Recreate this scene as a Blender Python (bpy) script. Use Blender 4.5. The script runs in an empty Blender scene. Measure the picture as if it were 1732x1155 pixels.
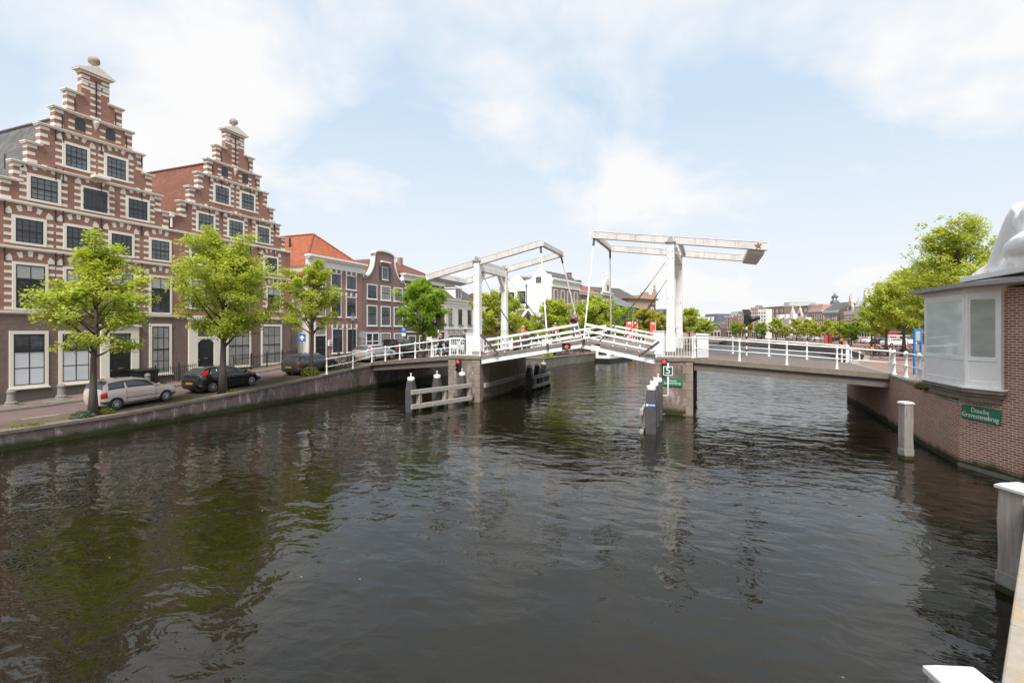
import bpy, bmesh, math, random
from math import sin, cos, pi, radians, sqrt, atan2, tan, hypot
from mathutils import Vector, Matrix

C = bpy.context.scene.collection
scene = bpy.context.scene
# ---------------------------------------------------------------- camera, light, exposure
# world: water level z = 0, the canal runs along +Y, the camera stands on the near quay at x = y = 0
PX, PY, FOC, CAMZ = 866.0, 558.0, 850.0, 4.65          # photograph: principal column, horizon row, focal length in its pixels
TH = math.atan(334 / 850)
cT, sT = cos(TH), sin(TH)
cd = bpy.data.cameras.new('camera')
cam = bpy.data.objects.new('camera', cd); C.objects.link(cam)
cam.location = (0, 0, CAMZ); cam.rotation_euler = (pi / 2, 0, TH)
cd.sensor_width = 36; cd.lens = FOC / 1732 * 36; cd.shift_y = -(577.5 - PY) / 1732
cd.clip_start = 0.1; cd.clip_end = 3000
scene.camera = cam

SUN_EL, SUN_AZ = radians(54), radians(164)             # azimuth clockwise from +Y: behind the camera, to its right
w = bpy.data.worlds.new('World'); scene.world = w; w.use_nodes = True
nt = w.node_tree; nt.nodes.clear()
def wn(t, **k):
    n = nt.nodes.new(t)
    for a, b in k.items(): setattr(n, a, b)
    return n
def wl(a, b): nt.links.new(a, b)
out = wn('ShaderNodeOutputWorld'); bg = wn('ShaderNodeBackground'); wl(bg.outputs[0], out.inputs[0])
sky = wn('ShaderNodeTexSky', sky_type='NISHITA', sun_disc=False, sun_elevation=SUN_EL, sun_rotation=SUN_AZ)
sky.air_density = 1.0; sky.dust_density = 1.5; sky.ozone_density = 1.5
tc = wn('ShaderNodeTexCoord'); sep = wn('ShaderNodeSeparateXYZ'); wl(tc.outputs['Generated'], sep.inputs[0])
mz = wn('ShaderNodeMath', operation='MAXIMUM'); wl(sep.outputs[2], mz.inputs[0]); mz.inputs[1].default_value = 0.0
az = wn('ShaderNodeMath', operation='ADD'); wl(mz.outputs[0], az.inputs[0]); az.inputs[1].default_value = 0.42
dx = wn('ShaderNodeMath', operation='DIVIDE'); wl(sep.outputs[0], dx.inputs[0]); wl(az.outputs[0], dx.inputs[1])
dy = wn('ShaderNodeMath', operation='DIVIDE'); wl(sep.outputs[1], dy.inputs[0]); wl(az.outputs[0], dy.inputs[1])
cmb = wn('ShaderNodeCombineXYZ'); wl(dx.outputs[0], cmb.inputs[0]); wl(dy.outputs[0], cmb.inputs[1]); cmb.inputs[2].default_value = 1.3
n1 = wn('ShaderNodeTexNoise'); n1.inputs['Scale'].default_value = 2.2; n1.inputs['Detail'].default_value = 7; n1.inputs['Roughness'].default_value = 0.52
n1.inputs['Distortion'].default_value = 0.25
wl(cmb.outputs[0], n1.inputs['Vector'])
rmp = wn('ShaderNodeValToRGB'); rmp.color_ramp.elements[0].position = 0.41; rmp.color_ramp.elements[1].position = 0.60
rmp.color_ramp.elements[0].color = (0.12, 0.12, 0.12, 1); wl(n1.outputs['Fac'], rmp.inputs[0])
skm = wn('ShaderNodeMix', data_type='RGBA'); skm.inputs[0].default_value = 0.8
wl(sky.outputs[0], skm.inputs[6]); skm.inputs[7].default_value = (3.15, 4.25, 5.3, 1)
n2 = wn('ShaderNodeTexNoise'); n2.inputs['Scale'].default_value = 2.3; n2.inputs['Detail'].default_value = 5
wl(cmb.outputs[0], n2.inputs['Vector'])
cc = wn('ShaderNodeMix', data_type='RGBA'); wl(n2.outputs['Fac'], cc.inputs[0])
cc.inputs[6].default_value = (5.0, 5.05, 5.2, 1); cc.inputs[7].default_value = (5.45, 5.42, 5.4, 1)    # cloud radiance, before the strength below
# low down the cloud layer closes up
lz = wn('ShaderNodeMapRange'); lz.inputs[1].default_value = 0.02; lz.inputs[2].default_value = 0.40; lz.inputs[3].default_value = 0.92; lz.inputs[4].default_value = 0.22
wl(sep.outputs[2], lz.inputs[0])
mx = wn('ShaderNodeMath', operation='MAXIMUM'); wl(rmp.outputs[0], mx.inputs[0]); wl(lz.outputs[0], mx.inputs[1])
skb = wn('ShaderNodeMix', data_type='RGBA'); wl(mx.outputs[0], skb.inputs[0]); wl(skm.outputs[2], skb.inputs[6]); wl(cc.outputs[2], skb.inputs[7])
wl(skb.outputs[2], bg.inputs[0]); bg.inputs[1].default_value = 0.1
sd = bpy.data.lights.new('sun', 'SUN'); sd.energy = 3.0; sd.angle = radians(20); sd.color = (1.0, 0.95, 0.88)
sun = bpy.data.objects.new('sun', sd); C.objects.link(sun)
sdir = Vector((sin(SUN_AZ) * cos(SUN_EL), cos(SUN_AZ) * cos(SUN_EL), sin(SUN_EL)))
sun.rotation_euler = sdir.to_track_quat('Z', 'Y').to_euler(); sun.location = (20, -20, 60)
vs = scene.view_settings; vs.view_transform = 'Standard'; vs.look = 'None'; vs.exposure = 0.88; vs.gamma = 1.0
scene.cycles.max_bounces = 6; scene.cycles.diffuse_bounces = 3; scene.cycles.glossy_bounces = 3; scene.cycles.transparent_max_bounces = 4
scene.cycles.use_denoising = True; scene.cycles.sample_clamp_indirect = 4.0

# ---------------------------------------------------------------- where things stand
def ray(px, py=PY):
    r = (px - PX) / FOC
    return Vector((r * cT - sT, r * sT + cT, (PY - py) / FOC))
def P(px, t): a = ray(px); return Vector((a.x * t, a.y * t))          # ground plan point t metres ahead
def onX(px, x): a = ray(px); return Vector((x, a.y * x / a.x))
def onY(px, y): a = ray(px); return Vector((a.x * y / a.y, y))
def hz(py, t): return CAMZ + (PY - py) / FOC * t                       # height of a row t metres ahead
def dep(x, y): return -sT * x + cT * y

# ---------------------------------------------------------------- objects
def setp(o, label=None, cat=None, group=None, kind=None):
    if label: o['label'] = label
    if cat: o['category'] = cat
    if group: o['group'] = group
    if kind: o['kind'] = kind
    return o
def thing(name, label, cat, loc=(0, 0, 0), rz=0.0, group=None):
    o = bpy.data.objects.new(name, None); C.objects.link(o)
    o.empty_display_size = 0.2
    o.location = loc; o.rotation_euler = (0, 0, rz)
    return setp(o, label, cat, group)
def copy_tree(o, parent=None):
    c = o.copy(); C.objects.link(c)
    if parent: c.parent = parent
    for ch in list(o.children): copy_tree(ch, c)
    return c
def dup(o, loc, rz=None, label=None, group=None, scale=None):
    c = copy_tree(o); c.location = loc
    if rz is not None: c.rotation_euler = (0, 0, rz)
    if label: c['label'] = label
    if group: c['group'] = group
    if scale: c.scale = (scale,) * 3 if not isinstance(scale, tuple) else scale
    return c

def auto_uv(me):                                       # metres along each face: level direction, then up the slope
    uv = me.uv_layers.new(name='metres').data
    for p in me.polygons:
        n = p.normal
        u = Vector((-n.y, n.x, 0)) if abs(n.z) < 0.985 else Vector((1, 0, 0))
        u.normalize(); vv = n.cross(u)
        for li in p.loop_indices:
            c = me.vertices[me.loops[li].vertex_index].co
            uv[li].uv = (c.dot(u), c.dot(vv))
class MB:
    def __init__(s): s.v = []; s.f = []; s.m = []; s.cur = 0; s.M = None
    def add(s, pts, faces):
        b = len(s.v)
        for p in pts:
            p = Vector(p)
            if s.M is not None: p = s.M @ p
            s.v.append((p.x, p.y, p.z))
        for f in faces: s.f.append(tuple(i + b for i in f)); s.m.append(s.cur)
        return s
    def quad(s, *p): return s.add(p, [tuple(range(len(p)))])
    def box(s, x0, x1, y0, y1, z0, z1):
        if x0 > x1: x0, x1 = x1, x0
        if y0 > y1: y0, y1 = y1, y0
        if z0 > z1: z0, z1 = z1, z0
        return s.add([(x0, y0, z0), (x1, y0, z0), (x1, y1, z0), (x0, y1, z0), (x0, y0, z1), (x1, y0, z1), (x1, y1, z1), (x0, y1, z1)],
                     [(0, 3, 2, 1), (4, 5, 6, 7), (0, 1, 5, 4), (1, 2, 6, 5), (2, 3, 7, 6), (3, 0, 4, 7)])
    def prism(s, poly, y0, y1):                       # (x, z) outline pushed along y
        n = len(poly)
        return s.add([(x, y0, z) for x, z in poly] + [(x, y1, z) for x, z in poly],
                     [tuple(range(n)), tuple(range(2 * n - 1, n - 1, -1))] + [(i, i + n, (i + 1) % n + n, (i + 1) % n) for i in range(n)])
    def slab(s, poly, z0, z1):                        # (x, y) outline pushed along z; z1 may be a list
        n = len(poly)
        a = z0 if isinstance(z0, (list, tuple)) else [z0] * n
        b = z1 if isinstance(z1, (list, tuple)) else [z1] * n
        return s.add([(p[0], p[1], a[i]) for i, p in enumerate(poly)] + [(p[0], p[1], b[i]) for i, p in enumerate(poly)],
                     [tuple(range(n - 1, -1, -1)), tuple(range(n, 2 * n))] + [(i, (i + 1) % n, (i + 1) % n + n, i + n) for i in range(n)])
    def path(s, pts, rad, n=8, cap=True):
        pts = [Vector(p) for p in pts]
        if not isinstance(rad, (list, tuple)): rad = [rad] * len(pts)
        vs, fs = [], []
        up = Vector((0, 0, 1))
        ref = None
        for i, p in enumerate(pts):
            d = (pts[min(i + 1, len(pts) - 1)] - pts[max(i - 1, 0)]).normalized()
            if ref is None:
                ref = d.cross(up)
                if ref.length < 1e-3: ref = d.cross(Vector((1, 0, 0)))
            a = (ref - d * ref.dot(d)).normalized(); ref = a
            b = d.cross(a)
            for k in range(n):
                t = 2 * pi * k / n
                vs.append(p + (a * cos(t) + b * sin(t)) * rad[i])
        for i in range(len(pts) - 1):
            for k in range(n):
                fs.append((i * n + k, i * n + (k + 1) % n, (i + 1) * n + (k + 1) % n, (i + 1) * n + k))
        if cap:
            fs.append(tuple(range(n - 1, -1, -1))); fs.append(tuple(range((len(pts) - 1) * n, len(pts) * n)))
        return s.add(vs, fs)
    def tube(s, p, q, r, r2=None, n=8): return s.path([p, q], [r, r if r2 is None else r2], n)
    def beam(s, p, q, wd, ht, up=(0, 0, 1)):
        p, q, up = Vector(p), Vector(q), Vector(up)
        d = (q - p).normalized(); a = d.cross(up).normalized(); b = a.cross(d)
        a *= wd / 2; b *= ht / 2
        return s.add([p - a - b, p + a - b, p + a + b, p - a + b, q - a - b, q + a - b, q + a + b, q - a + b],
                     [(0, 1, 2, 3), (7, 6, 5, 4), (0, 4, 5, 1), (1, 5, 6, 2), (2, 6, 7, 3), (3, 7, 4, 0)])
    def lathe(s, prof, n=16, c=(0, 0, 0), axis='z'):
        vs, fs = [], []
        for r, z in prof:
            for k in range(n):
                t = 2 * pi * k / n
                x, y = r * cos(t), r * sin(t)
                vs.append((c[0] + x, c[1] + y, c[2] + z) if axis == 'z' else (c[0] + x, c[1] + z, c[2] + y))
        for i in range(len(prof) - 1):
            for k in range(n): fs.append((i * n + k, i * n + (k + 1) % n, (i + 1) * n + (k + 1) % n, (i + 1) * n + k))
        fs.append(tuple(range(n - 1, -1, -1))); fs.append(tuple(range((len(prof) - 1) * n, len(prof) * n)))
        return s.add(vs, fs)
    def ball(s, c, r, n=12, m=8):
        if not isinstance(r, (list, tuple)): r = (r, r, r)
        vs, fs = [(c[0], c[1], c[2] - r[2])], []
        for i in range(1, m):
            a = -pi / 2 + pi * i / m
            for k in range(n):
                t = 2 * pi * k / n
                vs.append((c[0] + r[0] * cos(a) * cos(t), c[1] + r[1] * cos(a) * sin(t), c[2] + r[2] * sin(a)))
        vs.append((c[0], c[1], c[2] + r[2])); L = len(vs) - 1
        for k in range(n):
            fs.append((0, 1 + (k + 1) % n, 1 + k)); fs.append((L, 1 + (m - 2) * n + k, 1 + (m - 2) * n + (k + 1) % n))
            for i in range(m - 2): fs.append((1 + i * n + k, 1 + i * n + (k + 1) % n, 1 + (i + 1) * n + (k + 1) % n, 1 + (i + 1) * n + k))
        return s.add(vs, fs)
    def mesh(s, name, mats, smooth=False, fix=True):
        me = bpy.data.meshes.new(name); me.from_pydata(s.v, [], s.f)
        for m in (mats if isinstance(mats, (list, tuple)) else [mats]): me.materials.append(m)
        if any(s.m):
            for p, i in zip(me.polygons, s.m): p.material_index = i
        if fix:
            b = bmesh.new(); b.from_mesh(me); bmesh.ops.recalc_face_normals(b, faces=b.faces); b.to_mesh(me); b.free()
        if smooth:
            for p in me.polygons: p.use_smooth = True
        me.update()
        if fix and len(me.polygons) < 30000: auto_uv(me)
        return me
    def build(s, name, mats, parent=None, smooth=False, loc=None, bevel=0, fix=True, auto=False):
        o = bpy.data.objects.new(name, s.mesh(name, mats, smooth or auto, fix)); C.objects.link(o)
        if parent: o.parent = parent
        if loc: o.location = loc
        if bevel:
            b = o.modifiers.new('bevel', 'BEVEL'); b.width = bevel; b.segments = 2; b.limit_method = 'ANGLE'; b.angle_limit = radians(40)
        if auto:
            e = o.modifiers.new('edges', 'EDGE_SPLIT'); e.split_angle = radians(38)
        return o
def part(name, me, parent, mat=None):
    o = bpy.data.objects.new(name, me); C.objects.link(o); o.parent = parent
    if mat: me.materials.append(mat)
    return o

# ---------------------------------------------------------------- materials
MATS = {}
class NT:
    def __init__(s, name):
        s.m = bpy.data.materials.new(name); s.m.use_nodes = True; s.t = s.m.node_tree; s.t.nodes.clear()
        s.o = s.n('ShaderNodeOutputMaterial'); s.b = s.n('ShaderNodeBsdfPrincipled'); s.l(s.b.outputs[0], s.o.inputs[0])
    def n(s, t, **k):
        n = s.t.nodes.new(t)
        for a, b in k.items(): setattr(n, a, b)
        return n
    def l(s, a, b): s.t.links.new(a, b)
    def coord(s, mode='Object'): return s.n('ShaderNodeTexCoord').outputs[mode]
    def noise(s, vec, scale, detail=4, rough=0.55, dist=0.0):
        n = s.n('ShaderNodeTexNoise'); n.inputs['Scale'].default_value = scale; n.inputs['Detail'].default_value = detail
        n.inputs['Roughness'].default_value = rough; n.inputs['Distortion'].default_value = dist
        if vec is not None: s.l(vec, n.inputs['Vector'])
        return n.outputs['Fac']
    def ramp(s, fac, a, b, ca=(0, 0, 0), cb=(1, 1, 1)):
        r = s.n('ShaderNodeValToRGB'); e = r.color_ramp.elements
        e[0].position = a; e[1].position = b; e[0].color = (*ca, 1); e[1].color = (*cb, 1); s.l(fac, r.inputs[0]); return r.outputs[0]
    def mix(s, fac, a, b, mode='MIX'):
        n = s.n('ShaderNodeMix', data_type='RGBA'); n.blend_type = mode
        for sock, v in ((n.inputs[0], fac), (n.inputs[6], a), (n.inputs[7], b)):
            if hasattr(v, 'is_output'): s.l(v, sock)
            elif isinstance(v, (int, float)): sock.default_value = v if sock.type == 'VALUE' else (v, v, v, 1)
            else: sock.default_value = (*v, 1)
        return n.outputs[2]
    def math(s, op, a, b=0.0):
        n = s.n('ShaderNodeMath', operation=op)
        for i, v in enumerate((a, b)):
            if hasattr(v, 'is_output'): s.l(v, n.inputs[i])
            else: n.inputs[i].default_value = v
        return n.outputs[0]
    def scale(s, vec, sc):
        n = s.n('ShaderNodeMapping'); n.inputs['Scale'].default_value = sc; s.l(vec, n.inputs[0]); return n.outputs[0]
    def bump(s, h, st=0.3, d=0.02):
        n = s.n('ShaderNodeBump'); n.inputs['Strength'].default_value = st; n.inputs['Distance'].default_value = d; s.l(h, n.inputs['Height'])
        s.l(n.outputs[0], s.b.inputs['Normal'])
    def fin(s, col=None, rough=0.6, metal=0.0, spec=None):
        if col is not None:
            if hasattr(col, 'is_output'): s.l(col, s.b.inputs['Base Color'])
            else: s.b.inputs['Base Color'].default_value = (*col, 1)
        if hasattr(rough, 'is_output'): s.l(rough, s.b.inputs['Roughness'])
        else: s.b.inputs['Roughness'].default_value = rough
        s.b.inputs['Metallic'].default_value = metal
        if spec is not None: s.b.inputs['Specular IOR Level'].default_value = spec
        return s.m
def cached(fn):
    def g(name, *a, **k):
        if name not in MATS: MATS[name] = fn(name, *a, **k)
        return MATS[name]
    return g
def uvz(t):                                            # wall coordinates: along the wall, up
    sp = t.n('ShaderNodeSeparateXYZ'); t.l(t.coord(), sp.inputs[0])
    return t.coord('UV'), sp
@cached
def brick(name, c1, c2, mortar, bw=0.22, bh=0.065, ms=0.012, soot=0.25, moss=False, lime=False, bmp=0.3, fade=0.0):
    t = NT(name); v, sp = uvz(t)
    b = t.n('ShaderNodeTexBrick'); t.l(v, b.inputs['Vector'])
    b.inputs['Scale'].default_value = 1; b.inputs['Brick Width'].default_value = bw; b.inputs['Row Height'].default_value = bh
    b.inputs['Mortar Size'].default_value = ms; b.inputs['Mortar Smooth'].default_value = 0.2; b.inputs['Bias'].default_value = 0.0
    b.inputs['Color1'].default_value = (*c1, 1); b.inputs['Color2'].default_value = (*c2, 1); b.inputs['Mortar'].default_value = (*mortar, 1)
    o = t.coord()
    col = t.mix(t.ramp(t.noise(o, 0.7, 5, 0.6), 0.35, 0.7), b.outputs[0], t.mix(soot, b.outputs[0], (0.05, 0.04, 0.04)))
    col = t.mix(t.ramp(t.noise(o, 6, 3), 0.4, 0.75, (0, 0, 0), (0.35, 0.35, 0.35)), col, t.mix(0.5, col, c2))
    if lime:
        st = t.noise(t.scale(o, (1.6, 1.6, 0.5)), 1.6, 6, 0.7, 0.6)
        col = t.mix(t.ramp(st, 0.53, 0.68, (0, 0, 0), (0.75, 0.75, 0.75)), col, (0.50, 0.47, 0.45))
        st2 = t.noise(t.scale(o, (0.9, 0.9, 0.22)), 1.1, 5, 0.65)
        col = t.mix(t.ramp(st2, 0.5, 0.7, (0, 0, 0), (0.6, 0.6, 0.6)), col, (0.045, 0.04, 0.037))
    if moss:
        z = t.math('SUBTRACT', sp.outputs[2], t.math('MULTIPLY', t.noise(t.scale(o, (1, 1, 0.4)), 1.3, 4), 0.45))
        mk = t.n('ShaderNodeMapRange'); mk.inputs[1].default_value = -0.05; mk.inputs[2].default_value = 0.16; mk.inputs[3].default_value = 1; mk.inputs[4].default_value = 0
        t.l(z, mk.inputs[0])
        col = t.mix(mk.outputs[0], col, t.mix(t.noise(o, 9), (0.012, 0.013, 0.008), (0.055, 0.065, 0.018)))
    t.bump(b.outputs['Fac'], -bmp, 0.008)
    return t.fin(col, 0.85, spec=0.3)
@cached
def paint(name, col, rough=0.45, dirt=0.12, dirtcol=(0.30, 0.27, 0.23), sc=2.0, metal=0.0):
    t = NT(name); o = t.coord()
    f = t.ramp(t.noise(o, sc, 6, 0.65, 0.4), 0.45, 0.75, (0, 0, 0), (dirt * 2, dirt * 2, dirt * 2))
    c = t.mix(f, col, dirtcol)
    st = t.ramp(t.noise(t.scale(o, (6, 6, 0.7)), sc, 4, 0.6), 0.55, 0.8, (0, 0, 0), (dirt, dirt, dirt))
    c = t.mix(st, c, tuple(x * 0.5 for x in dirtcol))
    t.bump(t.noise(o, 14, 3), 0.05, 0.01)
    return t.fin(c, rough, metal)
@cached
def stone(name, a, b, rough=0.8, sc=4.0, lichen=None, bmp=0.25):
    t = NT(name); o = t.coord()
    c = t.mix(t.ramp(t.noise(o, sc, 8, 0.7), 0.3, 0.7), a, b)
    c = t.mix(t.ramp(t.noise(o, sc * 9, 4, 0.7), 0.45, 0.8, (0, 0, 0), (0.4, 0.4, 0.4)), c, tuple(x * 0.6 for x in a))
    if lichen: c = t.mix(t.ramp(t.noise(t.scale(o, (1.6, 0.5, 1)), sc * 1.1, 6, 0.72, 0.8), 0.52, 0.64, (0, 0, 0), (0.75, 0.75, 0.75)), c, lichen)
    t.bump(t.noise(o, sc * 8, 6, 0.7), bmp, 0.01)
    return t.fin(c, rough, spec=0.3)
@cached
def wood(name, a, b, rough=0.85, ax=2, dark=(0.03, 0.028, 0.025)):
    t = NT(name); o = t.coord()
    sc = [14, 14, 14]; sc[ax] = 0.7
    g = t.noise(t.scale(o, tuple(sc)), 1.0, 8, 0.7, 0.3)
    c = t.mix(t.ramp(g, 0.3, 0.72), a, b)
    sc2 = [30, 30, 30]; sc2[ax] = 0.9
    c = t.mix(t.ramp(t.noise(t.scale(o, tuple(sc2)), 1.0, 4, 0.6), 0.60, 0.72, (0, 0, 0), (0.8, 0.8, 0.8)), c, dark)
    c = t.mix(t.ramp(t.noise(o, 1.7, 5, 0.65), 0.5, 0.75, (0, 0, 0), (0.5, 0.5, 0.5)), c, tuple(x * 0.45 for x in a))
    t.bump(g, 0.4, 0.01)
    return t.fin(c, rough, spec=0.25)
@cached
def tiles(name, a, b, th=0.30, tw=0.24, gap=(0.02, 0.018, 0.016)):
    t = NT(name); o = t.coord('UV')
    br = t.n('ShaderNodeTexBrick'); t.l(o, br.inputs['Vector']); br.offset = 0.0
    br.inputs['Scale'].default_value = 1; br.inputs['Brick Width'].default_value = tw; br.inputs['Row Height'].default_value = th
    br.inputs['Mortar Size'].default_value = 0.028; br.inputs['Mortar Smooth'].default_value = 0.9
    br.inputs['Color1'].default_value = (*a, 1); br.inputs['Color2'].default_value = (*b, 1); br.inputs['Mortar'].default_value = (*gap, 1)
    c = t.mix(t.ramp(t.noise(o, 0.9, 6, 0.65), 0.4, 0.7, (0, 0, 0), (0.55, 0.55, 0.55)), br.outputs[0], tuple(x * 0.45 for x in a))
    c = t.mix(t.ramp(t.noise(o, 5, 5, 0.7), 0.5, 0.75, (0, 0, 0), (0.5, 0.5, 0.5)), c, b)
    t.bump(br.outputs['Fac'], -0.8, 0.05)
    return t.fin(c, 0.75, spec=0.3)
@cached
def plain(name, col, rough=0.5, metal=0.0, var=0.12, spec=None):
    t = NT(name); o = t.coord()
    c = t.mix(t.ramp(t.noise(o, 3, 5, 0.6), 0.3, 0.75), col, tuple(x * (1 - var * 2) for x in col))
    return t.fin(c, rough, metal, spec)
@cached
def glass(name, col=(0.02, 0.025, 0.03), rough=0.04, wob=0.12, spec=0.6, var=0.45):
    t = NT(name); o = t.coord()
    c = t.mix(t.ramp(t.noise(o, 0.8, 3), 0.35, 0.7), col, tuple(x * var for x in col))
    t.bump(t.noise(o, 1.6, 2), wob, 0.03)
    return t.fin(c, rough, spec=spec)
@cached
def carpaint(name, col, metal=0.35):
    t = NT(name); t.b.inputs['Coat Weight'].default_value = 1.0; t.b.inputs['Coat Roughness'].default_value = 0.04
    return t.fin(t.mix(t.ramp(t.noise(t.coord(), 2.5, 5), 0.4, 0.8, (0, 0, 0), (0.05, 0.05, 0.05)), col, (0.12, 0.11, 0.10)), 0.25, metal)
@cached
def leafmat(name, a, b, c3):
    t = NT(name)
    g = t.n('ShaderNodeNewGeometry')
    o = t.coord()
    c = t.mix(g.outputs['Random Per Island'], a, b)
    c = t.mix(t.ramp(t.noise(o, 0.9, 3), 0.42, 0.62), c, t.mix(0.6, c, c3))
    t.b.inputs['Base Color'].default_value = (0.1, 0.1, 0.1, 1)
    t.l(c, t.b.inputs['Base Color']); t.b.inputs['Roughness'].default_value = 0.55; t.b.inputs['Specular IOR Level'].default_value = 0.25
    tr = t.n('ShaderNodeBsdfTranslucent'); t.l(c, tr.inputs[0])
    ms = t.n('ShaderNodeMixShader'); ms.inputs[0].default_value = 0.48
    t.l(t.b.outputs[0], ms.inputs[1]); t.l(tr.outputs[0], ms.inputs[2]); t.l(ms.outputs[0], t.o.inputs[0])
    return t.m
@cached
def lampmat(name, col, e):
    t = NT(name); t.b.inputs['Emission Color'].default_value = (*col, 1); t.b.inputs['Emission Strength'].default_value = e
    return t.fin(tuple(x * 0.6 for x in col), 0.3)

WHITE = paint('white_paint', (0.80, 0.79, 0.76), 0.4, 0.07)
WHITEB = paint('bridge_white', (0.78, 0.775, 0.755), 0.45, 0.22, (0.36, 0.33, 0.29), 1.2)
CREAM = paint('cream_stone', (0.74, 0.69, 0.60), 0.6, 0.12, (0.42, 0.38, 0.31), 3)
FRAME = paint('window_cream', (0.78, 0.74, 0.65), 0.45, 0.04)
BLACK = plain('black_paint', (0.022, 0.023, 0.025), 0.35)
DARKG = plain('dark_green_paint', (0.03, 0.06, 0.05), 0.4)
IRON = plain('iron', (0.03, 0.03, 0.03), 0.5)
STEEL = plain('galvanised_steel', (0.33, 0.34, 0.35), 0.4, 0.6)
GLASS = glass('window_glass', (0.06, 0.07, 0.082))  # base colour lifted to stand in for reflected sky
GLASSP = glass('window_glass_pale', (0.17, 0.19, 0.205), 0.06)  # paler version, sky reflection likewise put into the base colour
BLIND = glass('frosted_glass', (0.66, 0.69, 0.73), 0.12, 0.04, 0.5, 0.9)
CURT = glass('curtain_glass', (0.36, 0.355, 0.34), 0.06, 0.06, 0.6, 0.6)
BR_RED = brick('red_brick', (0.40, 0.165, 0.115), (0.29, 0.112, 0.080), (0.38, 0.29, 0.24), 0.21, 0.062, 0.009, 0.35)
BR_LOW = brick('purple_brick', (0.225, 0.135, 0.12), (0.15, 0.097, 0.09), (0.26, 0.215, 0.195), 0.21, 0.06, 0.010, 0.3)
BR_MID = brick('brown_red_brick', (0.40, 0.18, 0.148), (0.29, 0.135, 0.115), (0.38, 0.31, 0.27), 0.21, 0.062, 0.009, 0.3)
BR_DARK = brick('dark_brick', (0.17, 0.098, 0.088), (0.115, 0.072, 0.067), (0.19, 0.155, 0.14), 0.21, 0.062, 0.009, 0.3)
BR_QUAY = brick('quay_brick', (0.23, 0.145, 0.125), (0.145, 0.097, 0.088), (0.20, 0.175, 0.16), 0.22, 0.062, 0.012, 0.45, moss=True, lime=True)
BR_BOOTH = brick('booth_brick', (0.41, 0.165, 0.105), (0.25, 0.10, 0.07), (0.62, 0.53, 0.44), 0.245, 0.08, 0.0135, 0.12, moss=True, bmp=0.6)
BR_PIER = brick('pier_brick', (0.28, 0.185, 0.145), (0.17, 0.117, 0.097), (0.24, 0.20, 0.17), 0.22, 0.062, 0.012, 0.4, moss=True, lime=True)
ST_PIER = stone('pier_stone', (0.32, 0.255, 0.205), (0.19, 0.145, 0.115), 0.85, 3)
ST_COPE = stone('coping_stone', (0.40, 0.35, 0.30), (0.27, 0.235, 0.20), 0.85, 2.5, (0.42, 0.26, 0.08))
ST_COPE2 = stone('old_coping', (0.24, 0.20, 0.165), (0.15, 0.125, 0.10), 0.9, 2.5, (0.16, 0.13, 0.05))
CONC = stone('concrete', (0.27, 0.25, 0.225), (0.18, 0.165, 0.15), 0.85, 2)
PILE_W = wood('weathered_timber', (0.40, 0.35, 0.315), (0.20, 0.17, 0.15))
RAIL_W = wood('weathered_rail', (0.40, 0.37, 0.335), (0.25, 0.225, 0.20), ax=1)
DOLPH = paint('dolphin_grey', (0.055, 0.055, 0.058), 0.6, 0.2, (0.12, 0.115, 0.11), 3)
T_GREY = tiles('grey_tiles', (0.19, 0.18, 0.175), (0.09, 0.085, 0.085))
T_BROWN = tiles('brown_red_tiles', (0.27, 0.10, 0.06), (0.17, 0.065, 0.042))
T_ORANGE = tiles('orange_tiles', (0.47, 0.145, 0.07), (0.34, 0.095, 0.045))
T_OLD = tiles('mossy_slate_tiles', (0.155, 0.135, 0.115), (0.10, 0.088, 0.078))
LEAF1 = leafmat('spring_leaves', (0.56, 0.62, 0.09), (0.36, 0.47, 0.06), (0.66, 0.65, 0.10))
LEAF2 = leafmat('green_leaves', (0.36, 0.52, 0.06), (0.21, 0.36, 0.04), (0.46, 0.57, 0.07))
LEAF3 = leafmat('olive_leaves', (0.54, 0.53, 0.08), (0.37, 0.38, 0.06), (0.62, 0.56, 0.08))
BARK = wood('bark', (0.14, 0.115, 0.095), (0.075, 0.062, 0.052))
RUBBER = plain('rubber', (0.018, 0.018, 0.018), 0.7)
CHROME = plain('alloy_rim', (0.62, 0.62, 0.63), 0.3, 0.7)
def signpaint(n, c): return paint(n, c, 0.4, 0.05)
SGREEN = signpaint('sign_green', (0.02, 0.17, 0.085)); SBLUE = signpaint('sign_blue', (0.02, 0.13, 0.45))
# ---------------------------------------------------------------- setting: ground, water, streets
def lerp_tab(tab, y):
    if y <= tab[0][0]: return tab[0][1]
    for (a, va), (b, vb) in zip(tab, tab[1:]):
        if y <= b: return va + (vb - va) * (y - a) / (b - a)
    return tab[-1][1]
XL = [(-60, -25.3), (44, -25.3), (57, -18.5), (66, -17.9), (83, -14.4), (105, -10), (125, -5), (141, -1.5), (174, -1)]
XR = [(-60, -5.1), (-10, -4.72), (18.9, 9.1), (21.66, 7.94), (26, 8.0), (35.5, 8.47), (40, 8.8), (50, 12), (68, 16.5), (80, 18.5), (112, 21.1), (125, 19.5), (136, 17.8), (150, 16), (160, 11), (168, 5), (174, 3)]
ZL = [(-60, .70), (11, .72), (15, .74), (18, .88), (21, 1.02), (24, 1.17), (28, 1.44), (32, 1.72), (36, 1.96), (44, 2.0), (50, 1.7), (57, 1.25), (66, 1.15), (83, 1.1), (174, 1.1)]
ZR = [(-60, 1.74), (19, 1.74), (21.5, 2.2), (24, 2.4), (27, 2.46), (40, 2.46), (50, 2.1), (62, 1.75), (174, 1.6)]
zl = lambda y: lerp_tab(ZL, y)
zr = lambda y: lerp_tab(ZR, y)
xl = lambda y: lerp_tab(XL, y)
xr = lambda y: lerp_tab(XR, y)
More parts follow.
